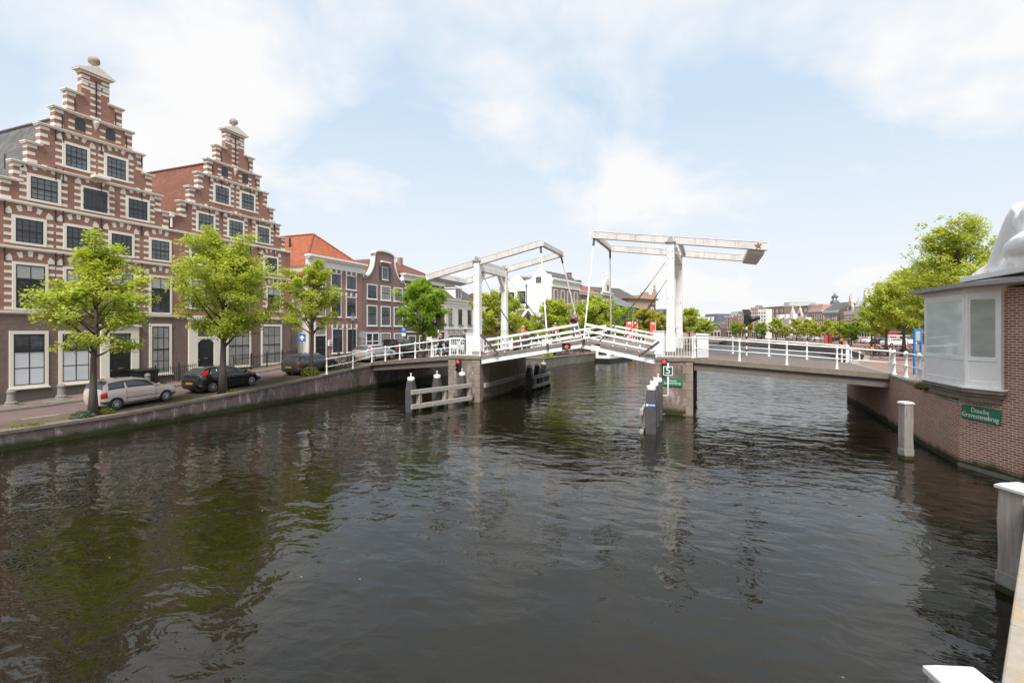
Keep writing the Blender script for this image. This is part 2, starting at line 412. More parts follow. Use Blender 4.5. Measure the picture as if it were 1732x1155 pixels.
YS = sorted(set([-60, -40, -20, -10, 0, 5, 8] + [a for a, _ in XL + XR + ZL + ZR] + [10, 47, 53, 73, 95, 115, 131, 145, 155, 164]))
def clinker(name, a, b, grout):
    t = NT(name); o = t.coord()
    br = t.n('ShaderNodeTexBrick'); t.l(o, br.inputs['Vector']); br.inputs['Scale'].default_value = 1
    br.inputs['Brick Width'].default_value = 0.2; br.inputs['Row Height'].default_value = 0.085; br.inputs['Mortar Size'].default_value = 0.006
    br.inputs['Color1'].default_value = (*a, 1); br.inputs['Color2'].default_value = (*b, 1); br.inputs['Mortar'].default_value = (*grout, 1)
    c = t.mix(t.ramp(t.noise(o, 0.5, 6, 0.65), 0.4, 0.7, (0, 0, 0), (0.5, 0.5, 0.5)), br.outputs[0], tuple(x * 0.55 for x in a))
    c = t.mix(t.ramp(t.noise(t.scale(o, (2, .25, 1)), 0.9, 5, 0.6), 0.5, 0.75, (0, 0, 0), (0.35, 0.35, 0.35)), c, grout)
    t.bump(br.outputs['Fac'], -0.2, 0.006)
    return t.fin(c, 0.85, spec=0.3)
PAVE = clinker('street_clinker', (0.205, 0.135, 0.125), (0.15, 0.105, 0.10), (0.11, 0.095, 0.085))
PAVE2 = clinker('pavement_brick', (0.22, 0.155, 0.13), (0.165, 0.12, 0.105), (0.13, 0.11, 0.095))
PAVE_R = clinker('right_quay_brick', (0.33, 0.19, 0.155), (0.25, 0.15, 0.125), (0.20, 0.16, 0.14))
def verge():
    t = NT('mossy_strip'); o = t.coord()
    c = t.mix(t.ramp(t.noise(o, 2.2, 8, 0.7), 0.35, 0.65), (0.15, 0.115, 0.085), (0.085, 0.068, 0.05))
    c = t.mix(t.ramp(t.noise(o, 1.1, 6, 0.7, 0.5), 0.52, 0.64, (0, 0, 0), (0.7, 0.7, 0.7)), c, (0.115, 0.105, 0.03))
    t.bump(t.noise(o, 30, 5), 0.4, 0.02)
    return t.fin(c, 0.95, spec=0.2)
VERGE = verge()
g = MB()
for a, b in zip(YS, YS[1:]):
    for s0, s1 in ((-900, -60), (-60, None)):
        x0a, x1a = s0, (s1 if s1 is not None else xl(a)); x1b = s1 if s1 is not None else xl(b)
        g.quad((x0a, a, zl(a)), (x1a, a, zl(a)), (x1b, b, zl(b)), (s0, b, zl(b)))
    for s1 in (1, 2):
        if s1 == 1: g.quad((xr(a), a, zr(a)), (60, a, zr(a)), (60, b, zr(b)), (xr(b), b, zr(b)))
        else: g.quad((60, a, zr(a)), (900, a, zr(a)), (900, b, zr(b)), (60, b, zr(b)))
g.quad((-900, 174, 1.1), (-1, 174, 1.1), (3, 174, 1.6), (900, 174, 1.6), (900, 1500, 1.6), (-900, 1500, 1.1))
g.quad((-900, -60, .7), (-25.3, -60, .7), (-5.1, -60, 1.74), (900, -60, 1.74), (900, -700, 1.7), (-900, -700, .7))
me = g.mesh('ground', PAVE_R); o = part('ground', me, None); o['kind'] = 'structure'

def strip(name, xa, xb, ys, zf, lift, mat, thick=0):
    m = MB()
    for a, b in zip(ys, ys[1:]):
        p = [(xa(a), a, zf(a) + lift), (xb(a), a, zf(a) + lift), (xb(b), b, zf(b) + lift), (xa(b), b, zf(b) + lift)]
        if thick: m.slab([q[:2] for q in p], [q[2] - thick for q in p], [q[2] for q in p])
        else: m.quad(*p)
    o = m.build(name, mat); o['kind'] = 'structure'; return o
yl = [y for y in YS if y <= 57]
strip('road', lambda y: -31.2, lambda y: -28.0, yl, zl, 0.006, PAVE)
strip('parking_strip', lambda y: -27.99, lambda y: xl(y) - 0.42, [y for y in YS if y <= 44], zl, 0.010, VERGE)
strip('pavement', lambda y: -40, lambda y: -31.3, [y for y in YS if y <= 83], zl, 0.13, PAVE2, 0.25)
strip('kerb', lambda y: -31.3, lambda y: -31.16, [y for y in YS if y <= 83], zl, 0.125, CONC, 0.25)
strip('far_quay_pavement', lambda y: xl(y) - 9, lambda y: xl(y) - 0.45, [y for y in YS if 57 <= y], zl, 0.012, PAVE2)

def water():
    t = NT('canal_water'); o = t.coord()
    big = t.noise(t.scale(o, (0.55, 0.75, 1)), 0.55, 3, 0.5, 0.5)
    mid = t.noise(t.scale(o, (0.9, 1.25, 1)), 1.7, 3, 0.5, 0.4)
    fine = t.noise(t.scale(o, (1.0, 1.7, 1)), 5.5, 3, 0.55, 0.3)
    patch = t.ramp(t.noise(o, 0.07, 3, 0.5), 0.35, 0.65)                 # wind patches: ruffled next to calm
    sp = t.n('ShaderNodeSeparateXYZ'); t.l(o, sp.inputs[0])
    far = t.n('ShaderNodeMapRange'); far.inputs[1].default_value = 10; far.inputs[2].default_value = 44; far.inputs[3].default_value = 0.24; far.inputs[4].default_value = 1.0
    t.l(sp.outputs[1], far.inputs[0])
    f2 = t.math('MULTIPLY', fine, t.math('MULTIPLY', far.outputs[0], t.math('ADD', t.math('MULTIPLY', patch, 0.7), 0.3)))
    sw = t.noise(t.scale(o, (0.6, 0.85, 1)), 1.0, 2, 0.5, 0.3)
    h = t.math('ADD', t.math('MULTIPLY', t.math('MULTIPLY', sw, t.math('ADD', far.outputs[0], 0.22)), 0.095), t.math('MULTIPLY', big, 0.052)); h = t.math('ADD', h, t.math('ADD', t.math('MULTIPLY', t.math('MULTIPLY', t.math('MULTIPLY', mid, t.math('ADD', t.math('MULTIPLY', patch, 1.0), 0.55)), t.math('ADD', far.outputs[0], 0.36)), 0.034), t.math('MULTIPLY', f2, 0.009)))
    b = t.n('ShaderNodeBump'); b.inputs['Strength'].default_value = 1.0; b.inputs['Distance'].default_value = 1.0; t.l(h, b.inputs['Height'])
    t.l(b.outputs[0], t.b.inputs['Normal']); t.b.inputs['IOR'].default_value = 1.41
    rg = t.n('ShaderNodeMapRange'); rg.inputs[1].default_value = 28; rg.inputs[2].default_value = 120; rg.inputs[3].default_value = 0.015; rg.inputs[4].default_value = 0.33
    t.l(sp.outputs[1], rg.inputs[0])                                     # ripples too fine to model, rougher in the open reach beyond the bridge
    return t.fin(t.mix(t.noise(o, 0.3, 3), (0.009, 0.007, 0.0035), (0.011, 0.0095, 0.004)), rg.outputs[0])
m = MB(); m.quad((-40, -75, 0), (60, -75, 0), (60, 185, 0), (-40, 185, 0))
o = m.build('canal_water', water()); o['kind'] = 'structure'

# quay walls: each a thing with wall and coping
def quay(label, line, ztop, mat, cope, side, cw=0.42, ch=0.16, lift=0.05, proud=0.05, name='quay_wall', ybot=-1.2):
    """line: (x, y) list; side = +1 when the water lies to the right of the walking direction"""
    t = thing(name, label, 'quay wall', (line[0][0], line[0][1], 0))
    off = Vector((line[0][0], line[0][1], 0))
    wm, cm = MB(), MB()
    pts = [Vector(p) for p in line]
    nr = []
    for i in range(len(pts)):
        d = (pts[min(i + 1, len(pts) - 1)] - pts[max(i - 1, 0)]).normalized()
        nr.append(Vector((d.y, -d.x)) * side)
    for i in range(len(pts) - 1):
        a, b, na, nb = pts[i], pts[i + 1], nr[i], nr[i + 1]
        za, zb = ztop(a.y) + lift, ztop(b.y) + lift
        f = lambda p, n, k, z: (p.x + n.x * k - off.x, p.y + n.y * k - off.y, z)
        wm.add([f(a, na, 0, ybot), f(b, nb, 0, ybot), f(b, nb, 0, zb - ch), f(a, na, 0, za - ch), f(a, na, -cw, ybot), f(b, nb, -cw, ybot), f(b, nb, -cw, zb - ch), f(a, na, -cw, za - ch)],
               [(0, 1, 2, 3), (7, 6, 5, 4)] + ([(0, 3, 7, 4)] if i == 0 else []) + ([(1, 5, 6, 2)] if i == len(pts) - 2 else []))
        L = (b - a).length; n = max(1, round(L / 1.6))
        for k in range(n):
            u0, u1 = k / n + 0.004 / L * 1.5, (k + 1) / n - 0.004 / L * 1.5
            q0, q1 = a.lerp(b, u0), a.lerp(b, u1); m0, m1 = na.lerp(nb, u0), na.lerp(nb, u1); y0, y1 = za + (zb - za) * u0, za + (zb - za) * u1
            cm.add([f(q0, m0, proud, y0 - ch + .002), f(q1, m1, proud, y1 - ch + .002), f(q1, m1, proud, y1), f(q0, m0, proud, y0), f(q0, m0, -cw, y0 - ch + .002), f(q1, m1, -cw, y1 - ch + .002), f(q1, m1, -cw, y1), f(q0, m0, -cw, y0)],
                   [(0, 1, 2, 3), (7, 6, 5, 4), (3, 2, 6, 7), (0, 4, 5, 1), (0, 3, 7, 4), (1, 5, 6, 2)])
    wm.build('wall', mat, t); cm.build('coping', cope, t, bevel=0.02)
    return t
quay('low dark brick quay wall with mossy foot below the parked cars', [(xl(y), y) for y in (-60, -20, 0, 5, 11, 13, 15, 18, 21, 24, 28, 32, 33.6, 36, 44)], zl, BR_QUAY, ST_COPE2, 1)
quay('stone quay wall beyond the bridge, in front of the far bicycles and white houseboat', [(xl(y), y) for y in (44, 50, 57, 66, 83, 105, 125, 141, 174)], zl, stone('far_quay_stone', (0.21, 0.185, 0.16), (0.13, 0.115, 0.10), 0.9, 1.2), ST_COPE2, 1)
quay('curved quay wall below the trees on the right bank, beyond the bridge', [(xr(y), y) for y in (38.6, 40, 50, 68, 80, 112, 125, 136, 150, 160, 168, 174)], zr, stone('right_quay_stone', (0.24, 0.20, 0.175), (0.15, 0.13, 0.115), 0.9, 1.2), ST_COPE, -1)
quay('near stone quay with pale rounded lichen coping at the lower right edge', [(-5.1, -60), (-5.1, -10), (2.17, 4.95), (5.37, 11.6), (8.8, 18.65)], lambda y: 1.74, BR_BOOTH, ST_COPE, -1, 0.5, 0.28, 0.06, 0.10)
o = MB().slab([(-1, 173.5), (3, 173.5), (3, 174.5), (-1, 174.5)], -1, 1.55).build('quay_wall', CONC); setp(o, 'short grey quay wall closing the canal below the far green bridge', 'quay wall')

# ---------------------------------------------------------------- houses
def frame_of(A, B):
    A, B = Vector(A[:2]), Vector(B[:2]); u = (B - A).normalized()
    return A, (B - A).length, atan2(u.y, u.x)
class House:
    """local frame: x along the front (left to right as seen from outside), y into the house, z absolute height"""
    def __init__(s, name, label, A, B, zb, cat='house', group=None):
        s.A, s.W, s.rz = frame_of(A, B); s.zb = zb
        s.t = thing(name, label, cat, (s.A.x, s.A.y, zb), s.rz, group)
    def put(s, mb, name, mat, parent=None, **k):
        if parent is None: return mb.build(name, mat, s.t, loc=(0, 0, -s.zb), **k)
        return mb.build(name, mat, parent, **k)
    def window(s, x0, x1, z0, z1, cols=2, rows=3, fw=0.12, fm=None, gm=None, bar=None, sill=True, meet=None, lod=0, y=0.0, name='window', head=None, bw=0.035):
        fm = fm or FRAME; bar = bar or BLACK; gm = gm or (GLASS, GLASSP, GLASS, CURT)[int(abs(x0 * 7.3 + z0 * 3.7)) % 4]
        f = MB(); p = 0.045
        f.box(x0, x0 + fw, y - p, y + 0.03, z0, z1).box(x1 - fw, x1, y - p, y + 0.03, z0, z1)
        f.box(x0 + fw, x1 - fw, y - p, y + 0.03, z1 - fw, z1).box(x0 + fw, x1 - fw, y - p, y + 0.03, z0, z0 + fw * 0.8)
        if sill: f.box(x0 - 0.06, x1 + 0.06, y - 0.11, y - 0.003, z0 - 0.075, z0 - 0.002)
        o = s.put(f, name, fm)
        gx0, gx1, gz0, gz1 = x0 + fw, x1 - fw, z0 + fw * 0.8, z1 - fw
        g = MB(); g.box(gx0, gx1, y - 0.012, y + 0.02, gz0, gz1)
        s.put(g, 'pane', gm, o)
        if lod < 2:
            b = MB(); q = 0.03
            e = 0.045
            b.box(gx0, gx0 + e, y - q, y - 0.013, gz0, gz1).box(gx1 - e, gx1, y - q, y - 0.013, gz0, gz1)
            b.box(gx0 + e, gx1 - e, y - q, y - 0.013, gz0, gz0 + e).box(gx0 + e, gx1 - e, y - q, y - 0.013, gz1 - e, gz1)
            for k in range(1, cols):
                x = gx0 + (gx1 - gx0) * k / cols; b.box(x - bw / 2, x + bw / 2, y - q + .004, y - 0.013, gz0 + e, gz1 - e)
            mt = meet if meet is not None else 0.5
            for k in range(1, rows):
                z = gz0 + (gz1 - gz0) * k / rows; b.box(gx0 + e, gx1 - e, y - q + .007, y - 0.013, z - bw / 2, z + bw / 2)
            if meet:
                z = gz0 + (gz1 - gz0) * meet; b.box(gx0 + e, gx1 - e, y - q - .006, y - 0.013, z - 0.035, z + 0.035)
            s.put(b, 'glazing_bars', bar, o)
        return o
    def door(s, x0, x1, z0, z1, mat=None, y=0.0, panels=3):
        d = MB(); d.box(x0, x1, y - 0.02, y + 0.03, z0, z1)
        n = panels; h = (z1 - z0 - 0.1 * (n + 1)) / n
        for k in range(n):
            a = z0 + 0.1 + k * (h + 0.1)
            d.box(x0 + .14, x1 - .14, y - 0.035, y - 0.021, a, a + h)
            d.box(x0 + .20, x1 - .20, y - 0.045, y - 0.036, a + .06, a + h - .06)
        o = s.put(d, 'door', mat or BLACK)
        h = MB(); h.ball((x0 + 0.12, y - 0.06, z0 + (z1 - z0) * .42), 0.035, 8, 6).box((x0 + x1) / 2 - .15, (x0 + x1) / 2 + .15, y - 0.05, y - 0.037, z0 + (z1 - z0) * .45, z0 + (z1 - z0) * .45 + .06)
        s.put(h, 'handle', plain('brass', (0.45, 0.38, 0.22), 0.35, 0.8), o)
        return o
def roof_prism(H, poly, y0, y1, mat, name='roof'):
    m = MB(); m.prism(poly, y0, y1); return H.put(m, name, mat)

# the double stepped-gable front: two houses side by side
FX = -33.5
def stepped(name, label, y0, y1, cy, sc, roofmat, upper, ground, plain_cols, doorspec, extra_stone):
    zb = zl(cy) + 0.13
    H = House(name, label, (FX, y0), (FX, y1), zb - 0.6)
    W = y1 - y0; cx = cy - y0; D = 13.0
    st = [(0.72, 19.42), (1.42, 18.12), (2.0, 16.92), (2.63, 15.74), (3.18, 14.58), (3.75, 13.42)]
    st = [(h * sc, z) for h, z in st]
    lo = 12.42; hl = 4.25 * sc
    # gable wall above and the two-tone front below
    left, right = [], []
    pts = []
    xs = [cx - hl] + [cx - h for h, _ in reversed(st)]; zs = [lo] + [z for _, z in reversed(st)]
    outl = [(0, 5.62), (0, 11.32), (max(0, cx - hl), 11.32)]
    px = max(0, cx - hl)
    for x, z in zip(xs, zs):
        x = max(0, x); outl += [(x, outl[-1][1]), (x, z)] if x != outl[-1][0] else [(x, z)]
    mir = [(cx + h, z) for h, z in st] + [(min(W, cx + hl), lo)]
    pz = zs[-1]
    prevx = None
    for i, (x, z) in enumerate(mir):
        outl.append((min(W, x), outl[-1][1] if i else zs[-1]))
        nz = mir[i + 1][1] if i + 1 < len(mir) else 11.32
        outl.append((min(W, x), nz))
    outl += [(W, 11.32), (W, 5.62)]
    o2 = [outl[0]]
    for p in outl[1:]:
        if abs(p[0] - o2[-1][0]) + abs(p[1] - o2[-1][1]) > 1e-4: o2.append(p)
    m = MB(); m.prism(o2, 0.0, 0.38); m.box(0.0, W, 0.385, D, zb - .6, 11.2)
    H.put(m, 'wall', BR_RED)
    m = MB(); m.box(0, W, -0.012, 0.38, zb - 0.6, 5.615); H.put(m, 'lower_wall', BR_LOW)
    m = MB(); m.box(0.02, W - .02, -0.05, -0.013, zb - .6, zb + 0.42); H.put(m, 'plinth', stone('plinth_stone', (0.16, 0.14, 0.13), (0.11, 0.10, 0.092), 0.9, 3))
    # roof behind the gable
    hw = 4.3 * sc; rz = 17.6
    rl, rr = max(-0.3, cx - hw), min(W + .02, cx + hw)
    m = MB()
    for sgn in (-1, 1):
        ex = rl if sgn < 0 else rr
        m.add([(ex, .39, 11.25), (ex, D, 11.25), (cx, D, rz), (cx, .39, rz), (ex, .39, 11.10), (ex, D, 11.10), (cx, D, rz - .2), (cx, .39, rz - .2)],
              [(0, 1, 2, 3), (4, 7, 6, 5), (0, 4, 5, 1), (1, 5, 6, 2), (3, 2, 6, 7), (0, 3, 7, 4)])
    m.path([(cx, .39, rz + .03), (cx, D, rz + .03)], 0.12, 8)
    H.put(m, 'roof', roofmat)
    m = MB(); m.add([(rl, D - .2, 11.2), (rr, D - .2, 11.2), (cx, D - .2, rz - .1), (rl, D, 11.2), (rr, D, 11.2), (cx, D, rz - .1)], [(0, 1, 2), (3, 5, 4), (0, 3, 4, 1), (1, 4, 5, 2), (2, 5, 3, 0)])
    H.put(m, 'rear_gable', BR_RED)
    # stone work
    sb = MB()
    def block(x0, x1, z0, z1, p=0.014): sb.box(x0, x1, -p, 0.01, z0, z1)
    allst = st + [(hl, lo)]
    top = None
    for i, (h, z) in enumerate(allst):
        zbelow = allst[i + 1][1] if i + 1 < len(allst) else 11.35
        for sg in (-1, 1):
            for k in range(3 if i else 2):
                zz = z - 0.10 - k * 0.385
                if zz - .16 < zbelow and i + 1 < len(allst) and k > 2: break
                wd = 0.42 if k % 2 == 0 else 0.34
                xa, xb = cx + sg * h, cx + sg * (h - wd)
                if min(xa, xb) < 0 or max(xa, xb) > W: continue
                sb.box(min(xa, xa + sg * .008, xb), max(xa, xa + sg * .008, xb), -0.014, 0.394, zz - .17, zz)
    # middle pilaster bands of the crown
    for k in range(6): block(cx - .27, cx + .27, 16.98 + k * .36, 17.12 + k * .36)
    for z in (18.55, 18.95): block(cx - .72 * sc, cx + .72 * sc, z, z + .13, 0.012)
    def arch_window(x0, x1, z0, z1, hood=0.42, banded=True):
        q = 0.30
        n = int((z1 - z0) / 0.37)
        for sx in (x0 - q - .01, x1 + .01):
            if sx < 0 or sx + q > W: continue
            for k in range(n + 1):
                zz = z0 + 0.02 + k * 0.375
                if zz + .15 < z1 - .02: block(sx, sx + q, zz, zz + .15)
        xc = (x0 + x1) / 2; hf = (x1 - x0) / 2
        for q in (-1, 1):                                     # springers over the side blocks, with a pointed head
            ex = xc + q * (hf + .14)
            pl = [(ex - .15, z1 + .03), (ex + .15, z1 + .03), (ex + .15, z1 + .20), (ex - q * .05, z1 + .40), (ex - .15, z1 + .20)]
            if ex > .2 and ex < W - .2: sb.prism(pl, -0.014, 0.01)
        for k in (-1, 0, 1):
            an = k * .30; cx_, cz_ = xc + k * hf * .56, z1 + .46 - .10 * abs(k)
            u, v = (cos(an), -sin(an)), (sin(an), cos(an))
            sb.prism([(cx_ + u[0] * i * wd_ + v[0] * j, cz_ + u[1] * i * wd_ + v[1] * j) for i, j, wd_ in ((-1, -.15, .085), (1, -.15, .085), (1, .15, .12), (-1, .15, .12))], -0.014, 0.01)
    for (a, b, z0, z1, kind) in upper:
        a, b = a - y0, b - y0
        arch_window(a, b, z0, z1)
        if kind == 'shutter':
            H.window(a, b, z0, z1, lod=2, sill=False)
            m = MB(); m.box(a + .11, b - .11, -.05, -.0125, z0 + .1, z1 - .11)
            for k in range(1, 6): m.box(a + .11 + (b - a - .22) * k / 6 - .008, a + .11 + (b - a - .22) * k / 6 + .008, -.056, -.049, z0 + .12, z1 - .13)
            for zz in (z0 + .3, z1 - .35): m.box(a + .08, b - .08, -.062, -.051, zz, zz + .07)
            H.put(m, 'shutter', plain('shutter_slate', (0.045, 0.05, 0.058), 0.5))
        elif kind == 'tall':
            H.window(a, b, z0, z1, 2, 1, fw=.14, gm=GLASS, sill=False, meet=0.66)
            m = MB(); m.box(a + .19, b - .19, -.0145, -.0125, z0 + (z1 - z0) * .67, z1 - .19); H.put(m, 'roller_blind', plain('blind', (0.42, 0.42, 0.41), 0.7))
        else: H.window(a, b, z0, z1, 4, 4, fw=.15, sill=False, meet=0.5, gm=GLASSP if kind == 'pale' else GLASS, bw=.028)
    for (a, b, z0, z1, kind) in ground:
        a, b = a - y0, b - y0
        if kind == 'blind':
            o = H.window(a, b, z0, z1, 2, 3, fw=.17, gm=GLASS, meet=0.655, bw=.04, y=-.02)
            m = MB(); m.box(a + .21, b - .21, -.0345, -.0325, z0 + .18, z0 + (z1 - z0) * .64); H.put(m, 'frosting', BLIND)
        else: H.window(a, b, z0, z1, 3, 4, fw=.17, gm=CURT, meet=0.5, bw=.03, y=-.02)
    # shuttered attic lights
    for sg in (-1, 1):
        x = cx + sg * .78 * sc
        m = MB(); m.prism([(x - .24, 16.08), (x + .24, 16.08), (x + .24, 16.62), (x + .12, 16.76), (x - .12, 16.76), (x - .24, 16.62)], -.03, .02)
        H.put(m, 'shutter', plain('shutter_slate', (0.045, 0.05, 0.058), 0.5))
        for k in (0, 1):
            for q in (-1, 1): block(x + q * .42 - .15, x + q * .42 + .15, 15.98 + k * .38, 16.12 + k * .38)
        block(x - .17, x + .17, 16.78, 16.93)
    m = MB(); m.lathe([(0.02, -.40), (.09, -.2), (.17, .02), (.20, .12), (.19, .17), (.02, .18)], 10, (cx, .02, 16.66)); H.put(m, 'carved_mask', CREAM, smooth=True)
    H.put(sb, 'stone_banding', CREAM)
    # ledges and string courses
    sl = MB()
    for i, (h, z) in enumerate(allst):
        full = i in (2, 3, 5)
        inner = allst[i - 1][0] if i else 0
        if i == 0: continue
        segs = [(cx - h - .14, cx + h + .14)] if full else [(cx - h - .14, cx - inner + .1), (cx + inner - .1, cx + h + .14)]
        for a, b in segs:
            a, b = max(a, 0.0), min(b, W)
            if b - a < .1: continue
            sl.box(a, b, -.13, .42, z - .005, z + .055).box(a + .03, b - .03, -.085, .41, z - .07, z - .006)
            if full: sl.box(max(cx - inner, 0) , min(cx + inner, W), -.06, -.0145, z - .10, z - .071)
    for z in (11.33, 8.95, 5.60):
        sl.box(0, W, -.10, -.0145, z - .06, z + .05); sl.box(0, W, -.05, -.0145, z - .12, z - .061)
    # crown: entablature, pediment, ball
    a = .72 * sc
    sl.box(cx - a - .05, cx + a + .05, -.06, .42, 19.42, 19.55).box(cx - a - .22, cx + a + .22, -.2, .5, 19.55, 19.63)
    sl.prism([(cx - a - .24, 19.632), (cx + a + .24, 19.632), (cx + .05, 20.05), (cx - .05, 20.05)], -.2, .5)
    H.put(sl, 'stone_trim', CREAM)
    m = MB(); m.lathe([(.16, 0), (.10, .1), (.09, .14), (.27, .24), (.30, .40), (.26, .53), (.12, .64), (.01, .66)], 16, (cx, .15, 20.04))
    H.put(m, 'finial', stone('finial_stone', (0.40, 0.35, 0.29), (0.27, 0.235, 0.2)), smooth=True)
    def anchor(*q): m = MB(); m.box(*q); H.put(m, 'wall_anchor', IRON)
    anchor(cx - .03, cx + .03, -.09, -.045, 17.1, 19.2)
    for sg in (-1, 1):
        anchor(cx + sg * 1.05 * sc - .02, cx + sg * 1.05 * sc + .02, -.05, -.0145, 17.02, 17.75)
        anchor(cx + sg * 1.65 * sc - .02, cx + sg * 1.65 * sc + .02, -.05, -.0145, 15.85, 16.6)
    for x in plain_cols:
        for zz in (8.2, 10.6, 12.85, 15.05):
            if zz > 14 and abs(x - y0 - cx) > 2.6: continue
            anchor(x - y0 - .02, x - y0 + .02, -.06, -.0145, zz, zz + .75)
    if doorspec:
        a, b, z0, z1, da, db, dz1, arched = doorspec
        a, b, da, db = a - y0, b - y0, da - y0, db - y0
        f = MB(); f.box(a, da, -.11, -.013, z0, z1).box(db, b, -.11, -.013, z0, z1).box(da, db, -.10, -.013, dz1 + .9, z1).box(da, db, -.12, -.013, dz1, dz1 + .13)
        f.box(a - .1, b + .1, -.19, -.013, z1, z1 + .14).box(a - .03, da + .03, -.13, -.111, z0, z0 + .35).box(db - .03, b + .03, -.13, -.111, z0, z0 + .35)
        if arched:
            f.prism([(da, dz1 - .35), (da, dz1), (db, dz1), (db, dz1 - .35), (db - .2, dz1 - .12), ((da + db) / 2 + .12, dz1 - .03), ((da + db) / 2, dz1 - .11), ((da + db) / 2 - .12, dz1 - .03), (da + .2, dz1 - .12)], -.10, -.06)
        H.put(f, 'door_surround', FRAME)
        g = MB(); g.box(da, db, -.03, -.0115, dz1 + .13, dz1 + .9); H.put(g, 'fanlight', GLASS)
        H.door(da, db, z0, dz1, y=-.02)
        s2 = MB(); s2.box(a, b, -.75, -.2, zb - .3, z0).box(a - .1, b + .1, -1.1, -.76, zb - .3, z0 - .16); H.put(s2, 'doorstep', CONC)
    return H
upA = [(16.86, 18.2, 13.72, 15.18, 'pale'), (18.93, 20.27, 13.72, 15.18, 'pale'),
       (15.3, 16.8, 11.5, 12.95, 'pale'), (17.75, 19.2, 11.5, 12.95, 'shutter'), (20.12, 21.55, 11.5, 12.95, 'dark'),
       (14.68, 16.15, 9.12, 10.62, 'dark'), (16.9, 18.37, 9.12, 10.62, 'dark'), (19.17, 20.62, 9.12, 10.62, 'dark'), (21.5, 22.95, 9.12, 10.62, 'pale'),
       (14.7, 16.22, 5.68, 8.2, 'tall'), (16.9, 18.4, 5.68, 8.2, 'tall'), (19.2, 20.7, 5.68, 8.2, 'tall'), (21.5, 22.98, 5.68, 8.2, 'tall')]
grA = [(14.57, 16.22, 1.62, 4.6, 'blind'), (16.68, 18.32, 1.62, 4.6, 'blind'), (21.5, 22.95, 1.75, 5.05, 'pale')]
HA = stepped('stepped_gable_house', 'taller left stepped-gable red brick house with banded stone arches and grey tiled roof', 13.55, 23.06, 18.5, 1.0, T_GREY, upA, grA,
             [16.55, 18.78, 21.05, 14.4, 16.9], (18.72, 20.85, 1.25, 4.85, 19.18, 20.4, 3.55, False), None)
upB = [(26.0, 27.4, 13.88, 15.34, 'pale'), (28.2, 29.62, 13.88, 15.34, 'pale'),
       (24.7, 26.15, 11.55, 13.03, 'pale'), (27.13, 28.6, 11.55, 13.03, 'pale'), (29.65, 31.1, 11.55, 13.03, 'pale'),
       (24.2, 25.65, 9.2, 10.7, 'pale'), (27.05, 28.5, 9.2, 10.7, 'dark'), (30.4, 31.9, 9.2, 10.7, 'dark'),
       (24.2, 25.7, 6.1, 8.25, 'tall'), (27.1, 28.55, 6.1, 8.25, 'tall'), (30.65, 32.15, 6.1, 8.25, 'tall')]
grB = [(27.05, 29.2, 1.85, 5.1, 'pale'), (30.15, 32.25, 1.85, 5.1, 'curtain')]
HB = stepped('stepped_gable_house', 'lower right stepped-gable red brick house with banded stone arches and red tiled roof', 23.065, 33.2, 27.8, 1.13, T_BROWN, upB, grB,
             [26.65, 29.15, 31.5, 24.0, 25.7, 29.9], (24.1, 26.7, 1.45, 5.35, 24.75, 26.0, 4.05, True), None)

# hoist cap on the taller front
m = MB(); m.box(18.5 - 13.55 - .35, 18.5 - 13.55 + .5, -.55, -.131, 13.45, 13.62); HA.put(m, 'hoist_cap', CREAM, bevel=.03)
# down pipe between the two gables
m = MB(); m.tube((22.9 - 13.55, -.08, 11.5), (22.9 - 13.55, -.08, 12.2), .07).box(22.9 - 13.55 - .14, 22.9 - 13.55 + .14, -.2, -.0, 12.2, 12.5); HA.put(m, 'rain_hopper', CREAM)

def cornice(H, z, h=0.75, p=0.32, x0=-.1, x1=None, mat=None):
    x1 = H.W + .1 if x1 is None else x1
    m = MB(); m.box(x0, x1, -.06, .25, z, z + h * .62); m.box(x0 - .06, x1 + .06, -.06 - p * .5, .25, z + h * .62, z + h * .8); m.box(x0 - .12, x1 + .12, -.06 - p, .25, z + h * .8, z + h)
    m.box(x0, x1, -.1, -.061, z - .06, z + .05)
    return H.put(m, 'cornice', mat or WHITE)
def hip_roof(H, x0, x1, y0, y1, ze, zr_, mat, ridge='x', inset=None, name='roof'):
    m = MB(); xm, ym = (x0 + x1) / 2, (y0 + y1) / 2
    if ridge == 'x':
        i = inset if inset is not None else min((y1 - y0) / 2, (x1 - x0) / 2 - .1)
        r0, r1 = (x0 + i, ym, zr_), (x1 - i, ym, zr_)
    else:
        i = inset if inset is not None else min((x1 - x0) / 2, (y1 - y0) / 2 - .1)
        r0, r1 = (xm, y0 + i, zr_), (xm, y1 - i, zr_)
    v = [(x0, y0, ze), (x1, y0, ze), (x1, y1, ze), (x0, y1, ze), r0, r1]
    f = [(0, 1, 5, 4), (1, 2, 5), (2, 3, 4, 5), (3, 0, 4)] if ridge == 'x' else [(0, 1, 4), (1, 2, 5, 4), (2, 3, 5), (3, 0, 4, 5)]
    m.add(v, f + [(3, 2, 1, 0)])
    o = H.put(m, name, mat)
    k = MB(); rr = [(0, 4), (1, 5 if ridge == 'x' else 4), (2, 5), (3, 4 if ridge == 'x' else 5), (4, 5)]
    for a, b in rr: k.path([Vector(v[a]) + Vector((0, 0, .03)), Vector(v[b]) + Vector((0, 0, .03))], .09, 6)
    H.put(k, 'ridge_tiles', mat, o)
    return o
def keystones(H, wins, mat=None):
    m = MB()
    for x0, x1, z0, z1 in wins:
        for x in (x0 + .02, (x0 + x1) / 2, x1 - .02):
            m.prism([(x - .09, z1 + .012), (x + .09, z1 + .012), (x + .13, z1 + .42), (x - .13, z1 + .42)], -.05, -.0)
    H.put(m, 'keystones', mat or WHITE)
